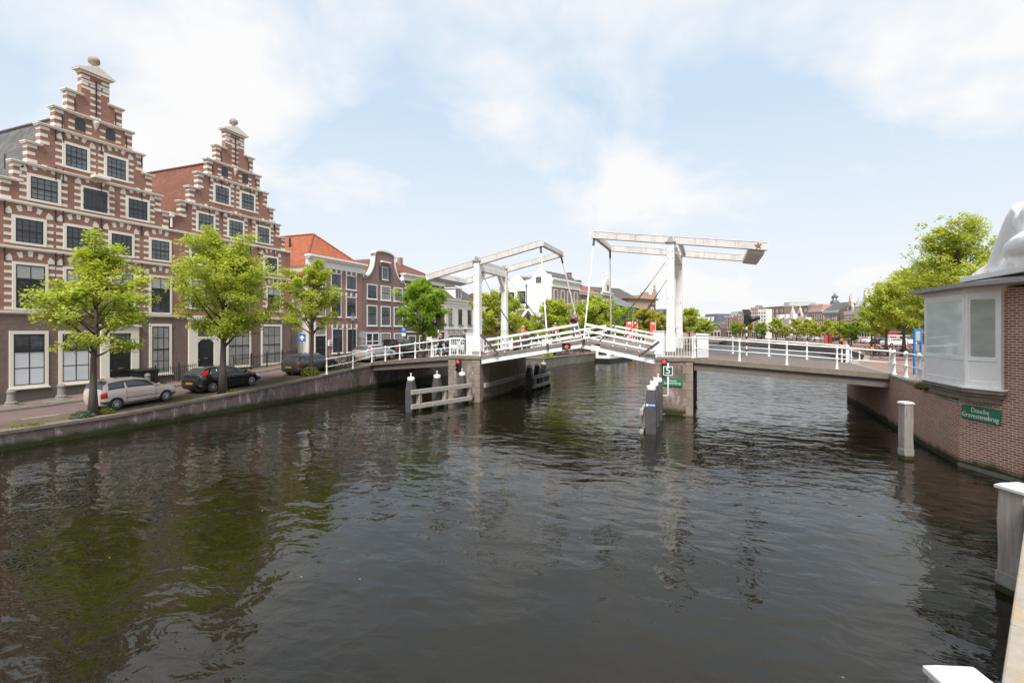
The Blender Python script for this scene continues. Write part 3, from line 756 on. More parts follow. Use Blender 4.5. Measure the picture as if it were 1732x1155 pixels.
# C: white side wall, orange hipped roof
HC = House('brick_house', 'red brick house with orange hipped roof, white cornice and bare white side wall', (FX, 35.3), (FX, 42.85), 1.9)
m = MB(); m.box(0.1, HC.W, 0, 12, 1.4, 10.5); HC.put(m, 'wall', BR_MID)
m = MB(); m.box(-.02, .098, .02, 12, 1.4, 10.2); HC.put(m, 'side_wall', paint('white_render', (0.78, 0.74, 0.67), 0.8, 0.2, (0.45, 0.42, 0.36), .8))
cornice(HC, 10.5, .95, .45)
m = MB(); ap, bk_ = (4.7, 3.8, 14.3), (4.7, 12, 14.3)
m.add([(-.45, .26, 9.5), (HC.W + .1, .26, 11.3), (HC.W + .1, 12, 11.3), (-.45, 12, 9.5), ap, bk_], [(0, 1, 4), (1, 2, 5, 4), (3, 0, 4, 5), (2, 3, 5)]); rf = HC.put(m, 'roof', T_ORANGE)
m = MB()
for a_, b_ in (((-.45, .26, 9.5), ap), ((HC.W + .1, .26, 11.3), ap), (ap, bk_)): m.path([Vector(a_) + Vector((0, 0, .04)), Vector(b_) + Vector((0, 0, .04))], .10, 6)
HC.put(m, 'ridge_tiles', T_ORANGE, rf)
wr = [(36.05, 37.45, 8.65, 10.1), (38.15, 39.6, 8.65, 10.1), (40.3, 41.85, 8.65, 10.1), (36.05, 37.45, 5.9, 7.95), (38.15, 39.6, 5.9, 7.95), (40.3, 41.85, 5.9, 7.95)]
for a, b, z0, z1 in wr: HC.window(a - 35.3, b - 35.3, z0, z1, 2, 1 if z0 > 8 else 2, fw=.09, fm=WHITE, meet=.6 if z0 < 8 else None)
for a, b in ((38.3, 39.85), (40.4, 41.9)): HC.window(a - 35.3, b - 35.3, 2.4, 4.8, 1, 2, fw=.10, fm=WHITE, meet=.62)
keystones(HC, [(a - 35.3, b - 35.3, z0, z1) for a, b, z0, z1 in wr] + [(36.05 - 35.3, 37.5 - 35.3, 2, 5), (38.3 - 35.3, 39.85 - 35.3, 2.4, 4.8), (40.4 - 35.3, 41.9 - 35.3, 2.4, 4.8)])
m = MB(); m.box(.72, .82, -.06, -.0, 2.1, 5).box(2.16, 2.26, -.06, -.0, 2.1, 5).box(.82, 2.16, -.06, 0, 4.9, 5).box(.82, 2.16, -.05, 0, 4.1, 4.2); HC.put(m, 'door_frame', WHITE)
m = MB(); m.box(.82, 2.16, -.02, .02, 4.2, 4.9); HC.put(m, 'fanlight', CURT)
HC.door(.83, 2.15, 2.1, 4.1)
m = MB(); m.box(2.45, 2.95, -.14, -.0, 3.15, 3.7); o = HC.put(m, 'notice_plate', WHITE)
m = MB(); m.box(2.55, 2.8, -.145, -.141, 3.5, 3.55).box(2.52, 2.88, -.145, -.141, 3.25, 3.36); HC.put(m, 'print', BLACK, o)
m = MB(); m.add([(1.0, 5.2, 11.0), (1.0, 6.1, 11.0), (1.9, 6.1, 11.84), (1.9, 5.2, 11.84), (.94, 5.2, 11.1), (.94, 6.1, 11.1), (1.84, 6.1, 11.94), (1.84, 5.2, 11.94)], [(0, 1, 2, 3), (7, 6, 5, 4), (0, 4, 5, 1), (1, 5, 6, 2), (2, 6, 7, 3), (3, 7, 4, 0)]); HC.put(m, 'skylight', plain('zinc', (0.55, 0.57, 0.58), .35))
m = MB(); m.tube((3.2, 5.4, 12.7), (3.2, 5.4, 13.8), .1); HC.put(m, 'flue_pipe', IRON)
m = MB(); m.tube((-.1, 6.5, 2), (-.1, 6.5, 10), .07).tube((-.1, 2.2, 2.2), (-.1, 2.2, 5.5), .06); HC.put(m, 'drain_pipe', plain('rusty_pipe', (0.12, 0.075, 0.055), .7))
# D: bell gable
HD = House('bell_gable_house', 'brown brick house with curved white-edged bell gable and open dark shutters', (FX, 42.9), (FX, 50.45), 1.9)
cx = HD.W / 2; prof = []
for k in range(11):
    a = k / 10; prof.append((3.7 - 1.85 * sin(a * pi / 2), 10.2 + 2.5 * (1 - cos(a * pi / 2))))
rt = [(cx + x, z) for x, z in prof] + [(cx + 1.8, 12.9)] + [(cx + 1.85 * cos(a), 12.9 + .45 * sin(a)) for a in [k * pi / 8 for k in range(1, 8)]]
lt = [(cx - 1.8, 12.9)] + [(cx - x, z) for x, z in reversed(prof)]
m = MB(); m.prism([(0, 1.4), (HD.W, 1.4), (HD.W, 10.2)] + rt + lt + [(0, 10.2)], 0, .35); m.box(.005, HD.W - .005, .351, 11, 1.4, 9.8); HD.put(m, 'wall', brick('grey_brown_brick', (0.29, 0.165, 0.145), (0.21, 0.122, 0.112), (0.28, 0.235, 0.22)))
tr = MB(); edge = [Vector((x, .15, z)) for x, z in rt + lt]
for a, b in zip(edge, edge[1:]): tr.beam(a, b, .5, .16)
for sg in (-1, 1): tr.box(cx + sg * 3.5 - .28, cx + sg * 3.5 + .28, -.1, .4, 10.1, 10.35); tr.ball((cx + sg * 3.52, .1, 10.6), (.28, .25, .3), 10, 6)
tr.box(cx - 2.15, cx - 1.7, -.15, .42, 12.86, 13.0).box(cx + 1.7, cx + 2.15, -.15, .42, 12.86, 13.0)
tr.box(cx - .8, cx + .75, -.35, -.005, 12.05, 12.2)
HD.put(tr, 'gable_trim', WHITE)
m = MB(); m.add([(0, .36, 9.7), (0, 11, 9.7), (cx, 11, 12.6), (cx, .36, 12.6), (HD.W, .36, 9.7), (HD.W, 11, 9.7)], [(0, 1, 2, 3), (4, 3, 2, 5), (1, 5, 2)]); HD.put(m, 'roof', T_BROWN)
for a, b in ((43.55, 45.3), (45.95, 47.75), (48.38, 50.15)):
    HD.window(a - 42.9, b - 42.9, 7.92, 9.53, 3, 4, fm=WHITE, meet=.5, bw=.025); HD.window(a - 42.9, b - 42.9, 5.08, 7.29, 3, 4, fm=WHITE, meet=.6, bw=.025, gm=GLASSP)
HD.window(45.9 - 42.9, 47.75 - 42.9, 2.25, 4.35, 2, 2, fm=WHITE, gm=CURT, meet=.6); HD.window(48.4 - 42.9, 50.1 - 42.9, 2.05, 4.3, 2, 2, fm=WHITE, gm=CURT, meet=.6)
m = MB(); m.box(.5, 2.75, -.06, 0, 4.25, 4.4).box(.5, .62, -.06, 0, 2, 4.25).box(2.62, 2.75, -.06, 0, 2, 4.25).box(1.5, 1.64, -.06, 0, 2, 4.25).box(.62, 1.5, -.06, 0, 3.4, 3.5).box(1.64, 2.62, -.06, 0, 3.4, 3.5); HD.put(m, 'door_frame', WHITE)
HD.door(.62, 1.5, 2, 3.4, DARKG)
m = MB(); m.box(.62, 1.5, -.02, .02, 3.5, 4.25).box(1.64, 2.62, -.02, .02, 3.5, 4.25).box(1.64, 2.62, -.02, .02, 2.0, 3.4); HD.put(m, 'fanlight', GLASS)
HD.window(cx - .55, cx + .6, 10.2, 11.6, 3, 3, fm=WHITE, fw=.08, bw=.03, gm=GLASSP)
for x in (cx - 1.02, cx + .65):
    m = MB(); m.box(x, x + .42, -.07, -.0, 10.15, 11.62); HD.put(m, 'shutter', plain('shutter_slate', (0.045, 0.05, 0.058), 0.5))
# E: dark brick, banded white, hipped roof
HE = House('banded_brick_house', 'dark brick house with white stone bands, moulded cornice and hipped brown tiled roof', (FX, 50.5), (FX, 60.1), 1.8)
m = MB(); m.box(0, HE.W, 0, 11, 1.0, 10.6); HE.put(m, 'wall', BR_DARK)
cornice(HE, 10.55, .75, .4, -.3)
hip_roof(HE, -.3, HE.W + .2, -.1, 11, 11.1, 13.6, T_BROWN, 'x', 3.6)
m = MB()
for z in (7.4, 7.9, 8.4, 9.0, 9.5, 10.0): m.box(0, .45, -.03, 0, z, z + .16).box(HE.W - .9, HE.W, -.03, 0, z, z + .16)
for xc in (1.9, 4.5, 7.3):
    for k in range(-3, 4): m.prism([(xc + k * .28 - .07, 9.75 - abs(k) * .05), (xc + k * .28 + .07, 9.75 - abs(k) * .05), (xc + k * .33 + .09, 10.25 - abs(k) * .07), (xc + k * .33 - .09, 10.25 - abs(k) * .07)], -.03, 0)
m.box(0, HE.W, -.08, 0, 4.35, 4.5); HE.put(m, 'stone_bands', WHITE)
for xc in (1.9, 4.5, 7.3):
    HE.window(xc - .7, xc + .7, 7.7, 9.6, 2, 2, fm=WHITE); HE.window(xc - .7, xc + .7, 4.9, 6.8, 2, 2, fm=WHITE)
for xc in (1.6, 4.2, 7.4): HE.window(xc - .9, xc + .9, 2.2, 4.0, 2, 2, fm=WHITE)
m = MB(); m.box(5.2, 5.7, 4, 4.5, 12, 14.1); HE.put(m, 'chimney', BR_MID)
m = MB(); m.box(4.95, 6.4, -.8, -.0, 3.3, 4.6); HE.put(m, 'oriel', WHITE)
for k in (0, 1):
    m = MB(); m.box(5.05 + k * .7, 5.62 + k * .7, -.815, -.801, 3.65, 4.45); HE.put(m, 'oriel_pane', GLASS)
# F: white shop house with dormer
HF = House('white_shop_house', 'low white plastered shop house with lettering, grey tiled roof and white dormer', (FX, 60.15), (FX, 71.2), 1.4)
m = MB(); m.box(0, HF.W, 0, 11, .8, 8.6); HF.put(m, 'wall', paint('white_plaster', (0.74, 0.735, 0.71), .7, .1))
cornice(HF, 8.35, .55, .28)
m = MB(); m.box(0, HF.W, -.07, 0, 4.75, 4.9).box(0, HF.W, -.05, 0, 7.95, 8.05)
for x in (.3, 2.35, 5.3, 8.4): m.box(x, x + .22, -.05, 0, 4.9, 7.95)
HF.put(m, 'pilasters', WHITE)
hip_roof(HF, -.2, HF.W + .2, -.1, 10, 8.9, 12.6, T_OLD, 'x', 3.2)
for x in (1.1, 4.0, 7.0): HF.window(x, x + 1.55, 5.35, 7.65, 2, 3, fm=plain('grey_frame', (.2, .2, .19)), fw=.07, meet=.66)
m = MB(); m.box(3.5, 5.4, .2, 2.4, 9.1, 10.6).prism([(3.35, 10.6), (5.55, 10.6), (5.55, 10.72), (3.35, 10.72)], .05, 2.6); dm = HF.put(m, 'dormer', WHITE)
m = MB(); m.box(3.75, 5.15, .16, .199, 9.25, 10.45); HF.put(m, 'dormer_pane', GLASS, dm)
m = MB(); m.box(4.42, 4.48, .15, .159, 9.25, 10.45); HF.put(m, 'dormer_bar', WHITE, dm)
m = MB(); m.box(1.2, 5.6, -.04, .02, 1.6, 3.85); HF.put(m, 'shop_door', DARKG)
m = MB()
for x in (1.45, 2.45, 3.6, 4.6): m.box(x, x + .8, -.055, -.041, 2.9, 3.6)
HF.put(m, 'shop_door_panes', GLASSP)
def text(name, body, size, mat, parent, loc, rot=(pi / 2, 0, 0), ext=0.006, ax='CENTER', sx=1.0):
    c = bpy.data.curves.new(name, 'FONT'); c.body = body; c.size = size; c.extrude = ext; c.align_x = ax; c.align_y = 'CENTER'; c.space_line = .85
    c.materials.append(mat); q = bpy.data.objects.new(name, c); C.objects.link(q); bpy.context.view_layer.update()
    me = bpy.data.meshes.new_from_object(q.evaluated_get(bpy.context.evaluated_depsgraph_get())); bpy.data.objects.remove(q)
    o = bpy.data.objects.new(name, me); C.objects.link(o); o.parent = parent; o.location = loc; o.rotation_euler = rot; o.scale = (sx, 1, 1)
    return o
text('lettering', 'KEERLING', 1.0, plain('sign_brown', (.25, .2, .17)), HF.t, (3.3, -.02, 4.27 - 1.4))
# ---------------------------------------------------------------- houses beyond the bridge, left bank
def on_line(S, d, px):
    """distance along S + L d that shows in column px"""
    a = ray(px); return (a.y * S.x - a.x * S.y) / (a.x * d.y - a.y * d.x)
def simple_house(name, label, A, B, ze, roof=None, zr_=0, wallm=BR_MID, roofm=T_GREY, rows=(), cols=3, depth=10, zb=1.3, win=.55, lod=2, corn=True, fm=None, group=None, gm=None, cat='house', top=None):
    H = House(name, label, A, B, zb, cat, group)
    m = MB(); m.box(0, H.W, 0, depth, zb - .8, ze - .02); H.put(m, 'wall', wallm)
    if corn: cornice(H, ze - .5, .6, .25)
    if roof == 'side':
        m = MB(); m.add([(-.1, -.1, ze), (H.W + .1, -.1, ze), (H.W + .1, depth / 2, zr_), (-.1, depth / 2, zr_), (-.1, depth, ze), (H.W + .1, depth, ze)], [(0, 1, 2, 3), (3, 2, 5, 4), (0, 3, 4), (1, 5, 2), (0, 4, 5, 1)]); H.put(m, 'roof', roofm)
    elif roof == 'hip': hip_roof(H, -.2, H.W + .2, -.2, depth, ze, zr_, roofm, 'x')
    elif roof == 'front':
        m = MB(); xc = H.W / 2
        m.add([(-.1, .2, ze), (xc, .2, zr_), (H.W + .1, .2, ze), (-.1, depth, ze), (xc, depth, zr_), (H.W + .1, depth, ze)], [(0, 1, 2), (3, 5, 4), (0, 3, 4, 1), (1, 4, 5, 2), (0, 2, 5, 3)]); H.put(m, 'roof', roofm)
    elif roof == 'mansard':
        m = MB(); i = 1.1
        m.add([(0, 0, ze), (H.W, 0, ze), (H.W, depth, ze), (0, depth, ze), (i, i, zr_), (H.W - i, i, zr_), (H.W - i, depth - i, zr_), (i, depth - i, zr_)], [(0, 1, 5, 4), (1, 2, 6, 5), (2, 3, 7, 6), (3, 0, 4, 7), (4, 5, 6, 7), (3, 2, 1, 0)]); H.put(m, 'roof', roofm)
    else:
        m = MB(); m.box(.1, H.W - .1, .1, depth - .1, ze - .019, ze + .12); H.put(m, 'roof', CONC)
    pw = H.W / cols
    for z0, z1 in rows:
        for k in range(cols):
            c = (k + .5) * pw; h = min(pw * win / 2, .75)
            H.window(c - h, c + h, z0, z1, 2, 2, fw=.12 if lod > 1 else .1, fm=fm or WHITE, lod=lod, sill=lod < 2, gm=gm)
    return H
tG = 84.0
S = P(932, tG); dG = Vector((sin(radians(11.8)), cos(radians(11.8))))
HG = House('white_gabled_house', 'tall corner house with whitewashed double-gabled side wall and brown brick front', S, S + dG * 11, 1.1)
z = lambda py: hz(py, tG)
nG = Vector((-dG.y, dG.x))
m = MB(); m.box(.32, 11, 0, 7.4, .6, z(472)); HG.put(m, 'wall', BR_MID)
m = MB()
pl = [(0, .6), (0, z(464)), (.9, z(462)), (1.75, z(452)), (2.25, z(452)), (4.0, z(470)), (5.4, z(472)), (6.6, z(461)), (7.3, z(461)), (9.9, z(490)), (9.9, .6)]
m.add([(0, y, zz) for y, zz in pl] + [(.318, y, zz) for y, zz in pl], [tuple(range(11)), tuple(range(21, 10, -1))] + [(i, i + 11, (i + 1) % 11 + 11, (i + 1) % 11) for i in range(11)])
HG.put(m, 'side_wall', paint('whitewash', (0.80, 0.785, 0.75), .8, .12, (.45, .42, .37), .6))
cornice(HG, z(484), z(472) - z(484) + .25, .4, .33)
m = MB(); m.add([(.32, -.1, z(473)), (11.1, -.1, z(473)), (11.1, 2.0, z(455)), (.32, 2.0, z(455)), (.32, 4.3, z(472)), (11.1, 4.3, z(472))], [(0, 1, 2, 3), (3, 2, 5, 4), (1, 5, 2)])
m.add([(.32, 4.6, z(473)), (9, 4.6, z(473)), (9, 6.95, z(462)), (.32, 6.95, z(462)), (.32, 9.9, z(490)), (9, 9.9, z(490))], [(0, 1, 2, 3), (3, 2, 5, 4), (1, 5, 2)]); HG.put(m, 'roof', T_GREY)
m = MB(); m.box(10.2, 10.9, 1.6, 2.3, z(470), z(451)); m.box(10.1, 11.0, 1.5, 2.4, z(451), z(450)); HG.put(m, 'chimney', BR_MID)
for k in range(4):
    HG.window(.95 + k * 2.55, 2.35 + k * 2.55, z(512), z(488), 2, 3, fm=WHITE, gm=GLASSP); HG.window(.95 + k * 2.55, 2.35 + k * 2.55, z(547), z(522), 2, 3, fm=WHITE, gm=GLASSP)
class Side(House):
    def __init__(s, H, x0, y0): s.t = H.t; s.zb = H.zb; s.H = H; s.y0 = y0
    def put(s, mb, name, mat, parent=None, **k):
        o = mb.build(name, mat, parent or s.t, **k)
        if parent is None: o.location = (0, s.y0, -s.zb); o.rotation_euler = (0, 0, -pi / 2)
        return o
sg = Side(HG, 0, 9.9)                                   # looks at the camera: x from its left end to the corner
sg.window(1.15, 2.55, z(512), z(491), 3, 4, fm=BLACK, fw=.06, sill=False); sg.window(3.35, 4.85, z(512), z(490), 3, 4, fm=BLACK, fw=.06, sill=False)
sg.window(7.0, 8.0, z(477), z(467), 2, 2, fm=BLACK, fw=.05, sill=False)
m = MB(); m.tube((5.1, -.06, 3), (5.1, -.06, z(482)), .07).lathe([(.08, 0), (.16, .2), (.16, .3)], 8, (5.1, -.06, z(482))); sg.put(m, 'drain_pipe', IRON)
m = MB()
for k in range(6): m.lathe([(.07, 0), (.06, .35), (.1, .4), (.1, .55), (.03, .6)], 8, (2.2, 4.2 + k * .42, z(468) + .02))
m.box(1.9, 2.6, 3.9, 6.7, z(473), z(468)); HG.put(m, 'chimney', CONC)
L1 = on_line(S, dG, 1018); L2 = on_line(S, dG, 1036)
HH = simple_house('low_brick_house', 'low brown house with orange tiled roof right of the tall white-sided house', S + dG * 11.05, S + dG * L1, hz(497, 100), 'side', hz(480, 100), BR_DARK, T_ORANGE, [(hz(528, 100), hz(510, 100)), (hz(556, 100), hz(535, 100))], 3, 8)
m = MB(); m.box(3.5, 5, 2, 3.2, hz(490, 100), hz(476, 100)); HH.put(m, 'chimney', BR_DARK)
HI = simple_house('ornate_brick_house', 'narrow brick house with tall white ornamental dormer below a pointed finial', S + dG * (L1 + .1), S + dG * L2, hz(503, 118), 'side', hz(492, 118), BR_MID, T_GREY, [(hz(530, 118), hz(512, 118)), (hz(555, 118), hz(538, 118))], 3, 9)
m = MB(); w_ = HI.W / 2; zt = hz(503, 118)
m.prism([(w_ - 1.6, zt), (w_ + 1.6, zt), (w_ + 1.5, zt + 1.9), (w_ + .9, zt + 2.4), (w_ + .4, zt + 3.0), (w_ - .4, zt + 3.0), (w_ - .9, zt + 2.4), (w_ - 1.5, zt + 1.9)], -.1, .5); m.lathe([(.3, 0), (.18, .5), (.25, .7), (.05, 1.5)], 8, (w_, .2, zt + 3.0)); dm = HI.put(m, 'dormer', CREAM)
m = MB(); m.prism([(w_ - .5, zt + .5), (w_ + .5, zt + .5), (w_ + .5, zt + 1.5), (w_, zt + 1.9), (w_ - .5, zt + 1.5)], -.14, -.11); HI.put(m, 'dormer_pane', GLASS, dm)
# grey hall and the tan stone building behind it
HJ = simple_house('grey_roofed_hall', 'dark brick hall with long plain grey roof beside the tan stone building', P(1046, 122), P(1083, 140), hz(519, 128), None, 0, BR_DARK, T_GREY, [(hz(540, 128), hz(527, 128))], 4, 12, corn=False, win=.4)
m = MB(); a_, b_ = hz(519, 128), hz(493, 124)
m.add([(-.3, -.4, a_), (HJ.W + .2, -.4, a_), (HJ.W + .2, 8, b_ + .4), (-.3, 8, b_ + .4), (HJ.W + .2, 16, a_), (-.3, 16, a_)], [(0, 1, 2, 3), (3, 2, 4, 5), (1, 4, 2), (0, 3, 5)]); HJ.put(m, 'gabled_roof', plain('zinc_roof', (.16, .165, .175), .6))
m = MB(); m.box(-.05, .3, 0, 16, 1, a_); m.lathe([(.7, 0), (.7, .6), (.9, .7), (.2, 1.3)], 12, (6, 4, b_ - 1)); HJ.put(m, 'roof_vent', CONC)
TAN = stone('tan_stone', (0.46, 0.33, 0.24), (0.38, 0.27, 0.20), .85, 1)
HK = House('tan_stone_building', 'tan stone building with rooftop parapet, large mossy grey roof and tall square chimney', P(1064, 150), P(1109, 158), 1.2, 'building')
zk = lambda py: hz(py, 150)
m = MB(); m.box(0, HK.W, 0, 9, .6, zk(506)); HK.put(m, 'wall', TAN)
m = MB(); m.box(-.4, HK.W + .5, -.5, 9.3, zk(506), zk(504)).box(-.7, HK.W + .8, -.8, 9.6, zk(504), zk(503)).box(HK.W - 4.4, HK.W + .2, -.1, 8, zk(503), zk(496)).box(HK.W - 5, HK.W - 3.8, -.2, 2, zk(503), zk(492)).box(HK.W - .5, HK.W + .3, -.2, 1, zk(503), zk(490)); m.lathe([(.3, 0), (.45, .7), (.2, 1.2), (.35, 1.7), (.05, 2.4)], 8, (HK.W - .1, .4, zk(490))); HK.put(m, 'parapet', TAN)
m = MB(); m.box(HK.W - 3.6, HK.W - .1, -.04, 0, zk(560), zk(513)); pn = HK.put(m, 'brick_panel', BR_DARK)
m = MB(); m.box(HK.W - 2.6, HK.W - 1.1, -.1, -.041, zk(548), zk(518)); HK.put(m, 'window_surround', CREAM, pn)
m = MB(); m.box(HK.W - 2.2, HK.W - 1.5, -.14, -.101, zk(546), zk(520)); HK.put(m, 'window_pane', GLASS, pn)
m = MB(); k0 = zk(504)
m.add([(-7.5, 3, k0), (HK.W - 4, 3, k0), (HK.W - 5.5, 10, zk(482)), (-7.5, 10, zk(483)), (HK.W - 4, 17, k0), (-7.5, 17, k0)], [(0, 1, 2, 3), (3, 2, 4, 5), (1, 4, 2), (0, 3, 5)]); HK.put(m, 'roof', T_OLD)
m = MB(); m.box(1.0, 2.1, 9.5, 10.6, zk(484), zk(475)).box(.6, 2.5, 9.1, 11.0, zk(475), zk(473)); HK.put(m, 'chimney', BR_DARK)
m = MB(); m.box(-7.4, -.01, 3.2, 16, .6, k0 - .02); HK.put(m, 'rear_wing', BR_DARK)
# two more roofs further off on the left bank
simple_house('grey_slate_house', 'low house with pale grey roof and white verge behind the right tower of the bridge', P(1112, 158), P(1142, 166), hz(541, 160), 'front', hz(522, 160), BR_MID, T_GREY, [(hz(560, 160), hz(548, 160))], 3, 9, corn=False)
simple_house('red_roofed_house', 'small dark house with brown-red roof seen between the white shop house and the left tower', P(806, 88), P(845, 92), hz(521, 90), 'hip', hz(495, 90), BR_DARK, T_BROWN, [(hz(552, 90), hz(533, 90))], 3, 9)
HQ = simple_house('dark_roofed_house', 'house with dark pyramid roof and white dormer behind the whitewashed gables', P(846, 102), P(884, 100), hz(489, 100), 'hip', hz(463, 100), BR_DARK, plain('slate', (.075, .072, .075), .6), [(hz(520, 100), hz(500, 100))], 3, 9)
m = MB(); m.box(.7, 2.2, -.4, 2, hz(489, 100), hz(475, 100)); dm = HQ.put(m, 'dormer', WHITE)
m = MB(); m.box(.95, 1.95, -.43, -.401, hz(487, 100), hz(477, 100)); HQ.put(m, 'dormer_pane', GLASS, dm)
HS = House('gabled_gatehouse', 'small dark brick gatehouse with white-edged gable and cross-shaped finial in front of the whitewashed wall', P(883, 79), P(902, 80), 1.1, 'house')
z8 = lambda py: hz(py, 79)
m = MB(); w_ = HS.W; m.prism([(0, .6), (w_, .6), (w_, z8(538)), (w_ / 2, z8(523)), (0, z8(538))], 0, 3.0); HS.put(m, 'wall', BR_DARK)
m = MB(); m.beam((-.1, .1, z8(539)), (w_ / 2, .1, z8(522.5)), .5, .2).beam((w_ + .1, .1, z8(539)), (w_ / 2, .1, z8(522.5)), .5, .2); HS.put(m, 'verge', WHITE)
m = MB(); m.box(w_ / 2 - .12, w_ / 2 + .12, .0, .24, z8(522), z8(516)).box(w_ / 2 - .35, w_ / 2 + .35, .02, .22, z8(519.5), z8(518)); HS.put(m, 'finial', IRON)
m = MB(); m.prism([(w_ / 2 - .4, z8(550)), (w_ / 2 + .4, z8(550)), (w_ / 2 + .4, z8(535)), (w_ / 2, z8(531)), (w_ / 2 - .4, z8(535))], -.04, 0); HS.put(m, 'opening', BLACK)

# ---------------------------------------------------------------- right bank terrace
TR = [(1185, 214), (1250, 193), (1300, 181), (1340, 169), (1380, 158), (1420, 149), (1460, 138), (1490, 130), (1530, 118), (1570, 106), (1640, 92)]
tr_ = lambda px: lerp_tab(TR, px)
def rh(name, label, pl, pr, ye, roof=None, yr=0, wallm=BR_MID, roofm=T_GREY, nrow=3, cols=3, back=0, ybase=574, depth=10, fm=None, corn=True, win=.55, gm=None, ytop=None):
    tl, t2 = tr_(pl) + back, tr_(pr) + back; tm = (tl + t2) / 2
    ze, zr2 = hz(ye, tm), hz(yr, tm)
    g0 = 5.0; rows = []
    hgt = (ze - .7 - g0) / nrow
    for k in range(nrow): rows.append((g0 + k * hgt + .2 * hgt, g0 + k * hgt + .85 * hgt))
    H = simple_house(name, label, P(pl, tl), P(pr - .15, t2), ze, roof, zr2, wallm, roofm, rows, cols, depth, 1.6, win, 2, corn, fm, gm=gm)
    if back < 6:
        m = MB(); m.box(.4, H.W - .4, -.03, 0, 2.0, 4.3); H.put(m, 'shop_front', WHITE if (int(pl) % 2) else CREAM)
        n = max(2, cols)
        m = MB()
        for k in range(n): m.box(.4 + (H.W - .8) * (k + .12) / n, .4 + (H.W - .8) * (k + .88) / n, -.05, -.031, 2.1, 3.9)
        H.put(m, 'shop_window', GLASS)
    return H
RB = brick('far_red_brick', (0.40, 0.19, 0.145), (0.31, 0.15, 0.12), (.36, .29, .25)); DB = brick('far_brown_brick', (0.25, 0.14, 0.115), (0.19, 0.11, 0.095), (.25, .20, .18))
GREYW = plain('grey_cladding', (.55, .56, .56), .6)
MANS = plain('blue_slate', (.115, .13, .155), .6)
Hm = rh('mansard_house', 'far grey-blue mansard roofed house at the end of the canal', 1187, 1214, 548, 'mansard', 531, CREAM, MANS, 2, 4, 6)
m = MB()
for k in range(3): m.box(1.0 + k * 2.2, 2.2 + k * 2.2, .3, 2, hz(545, 215), hz(536, 215))
Hm.put(m, 'dormers', WHITE)
rh('brick_shed', 'far dark brick building with low pitched gable by the green bridge', 1201, 1220, 556, 'front', 546, BR_DARK, T_GREY, 1, 3, -4, corn=False)
rh('red_roofed_terrace_house', 'far small brick house with red roof left of the narrow four-storey house', 1219, 1226, 546, 'side', 538, BR_DARK, T_ORANGE, 2, 2, 0)
rh('narrow_brick_house', 'far narrow brown brick house with white band below its flat top', 1226, 1239, 535, None, 0, DB, T_GREY, 4, 2, 0)
rh('grey_flats', 'far pale grey block with glazed upper floors behind the round green tree', 1236, 1250, 528, None, 0, GREYW, T_GREY, 4, 3, 8, corn=False)
H6 = rh('red_brick_flats', 'far red brick flats with white roof terrace behind the striped signal pole', 1248, 1270, 526, None, 0, RB, T_GREY, 4, 4, 4)
m = MB(); m.box(1.5, 6, 1, 5, hz(526, 195), hz(520, 195)); H6.put(m, 'roof_terrace', WHITE)
H7 = rh('tall_brick_flats', 'far taller brown-red flats with square chimney stack on the right', 1270, 1282, 520, None, 0, RB, T_GREY, 5, 3, 3)
m = MB(); m.box(H7.W - 2, H7.W - .4, 1, 3, hz(520, 188), hz(516.5, 188)); H7.put(m, 'chimney', RB)
rh('glazed_flats', 'far white block with large glazed bays between two brick blocks', 1282, 1296, 523, None, 0, WHITE, T_GREY, 5, 3, 0, corn=False, win=.8, gm=GLASSP)
H9 = rh('dark_brick_block', 'far wide dark brick block with sparse white windows', 1296, 1326, 519, None, 0, DB, T_GREY, 4, 4, 4, corn=False, win=.35)
m = MB(); m.box(6.5, 9, 2, 5, hz(519, 184), hz(514.5, 184)); H9.put(m, 'roof_box', GREYW)
rh('grey_stair_tower', 'far windowless pale grey stair tower above the brick blocks', 1326, 1338, 512, None, 0, GREYW, T_GREY, 1, 1, 10, corn=False, win=.1)
Hb = rh('dark_brick_block', 'far dark brick block behind the two ornate white gables', 1338, 1366, 518, None, 0, DB, T_GREY, 4, 4, 12, corn=False, win=.4)
m = MB(); m.box(6, 9, 2, 5, hz(518, 175), hz(514, 175)); Hb.put(m, 'roof_box', GREYW)
Hl = rh('cream_terrace_house', 'low cream terrace house with grey roof and small white dormers', 1309, 1335, 541, 'side', 529, CREAM, T_GREY, 2, 6, -6)
m = MB()
for k in range(3): m.box(1.2 + k * 3.4, 2.4 + k * 3.4, .5, 3, hz(540, 170), hz(532, 170))
Hl.put(m, 'dormers', WHITE)
BAND = paint('banded_front', (0.62, 0.50, 0.42), .7, .2)
def ornate(H, zt, hgt, wd, xc, mat):
    m = MB(); q = wd / 2
    m.prism([(xc - q, zt), (xc + q, zt), (xc + q, zt + hgt * .35), (xc + q * .62, zt + hgt * .42), (xc + q * .62, zt + hgt * .66), (xc + q * .3, zt + hgt * .72), (xc + q * .22, zt + hgt), (xc - q * .22, zt + hgt), (xc - q * .3, zt + hgt * .72), (xc - q * .62, zt + hgt * .66), (xc - q * .62, zt + hgt * .42), (xc - q, zt + hgt * .35)], -.15, .5)
    m.lathe([(.18, 0), (.1, .3), (.2, .5), (.05, .9)], 8, (xc, .2, zt + hgt)); o = H.put(m, 'gable', mat)
    m = MB(); m.box(xc - .5, xc + .5, -.2, -.151, zt + hgt * .1, zt + hgt * .4); H.put(m, 'gable_pane', GLASS, o)
Hn = rh('ornate_gable_house', 'slim white-and-red house with tall narrow ornate gable', 1335, 1345, 538, 'front', 533, BAND, T_GREY, 2, 2, -4); ornate(Hn, hz(538, 166), 3.0, Hn.W * .9, Hn.W / 2, CREAM)
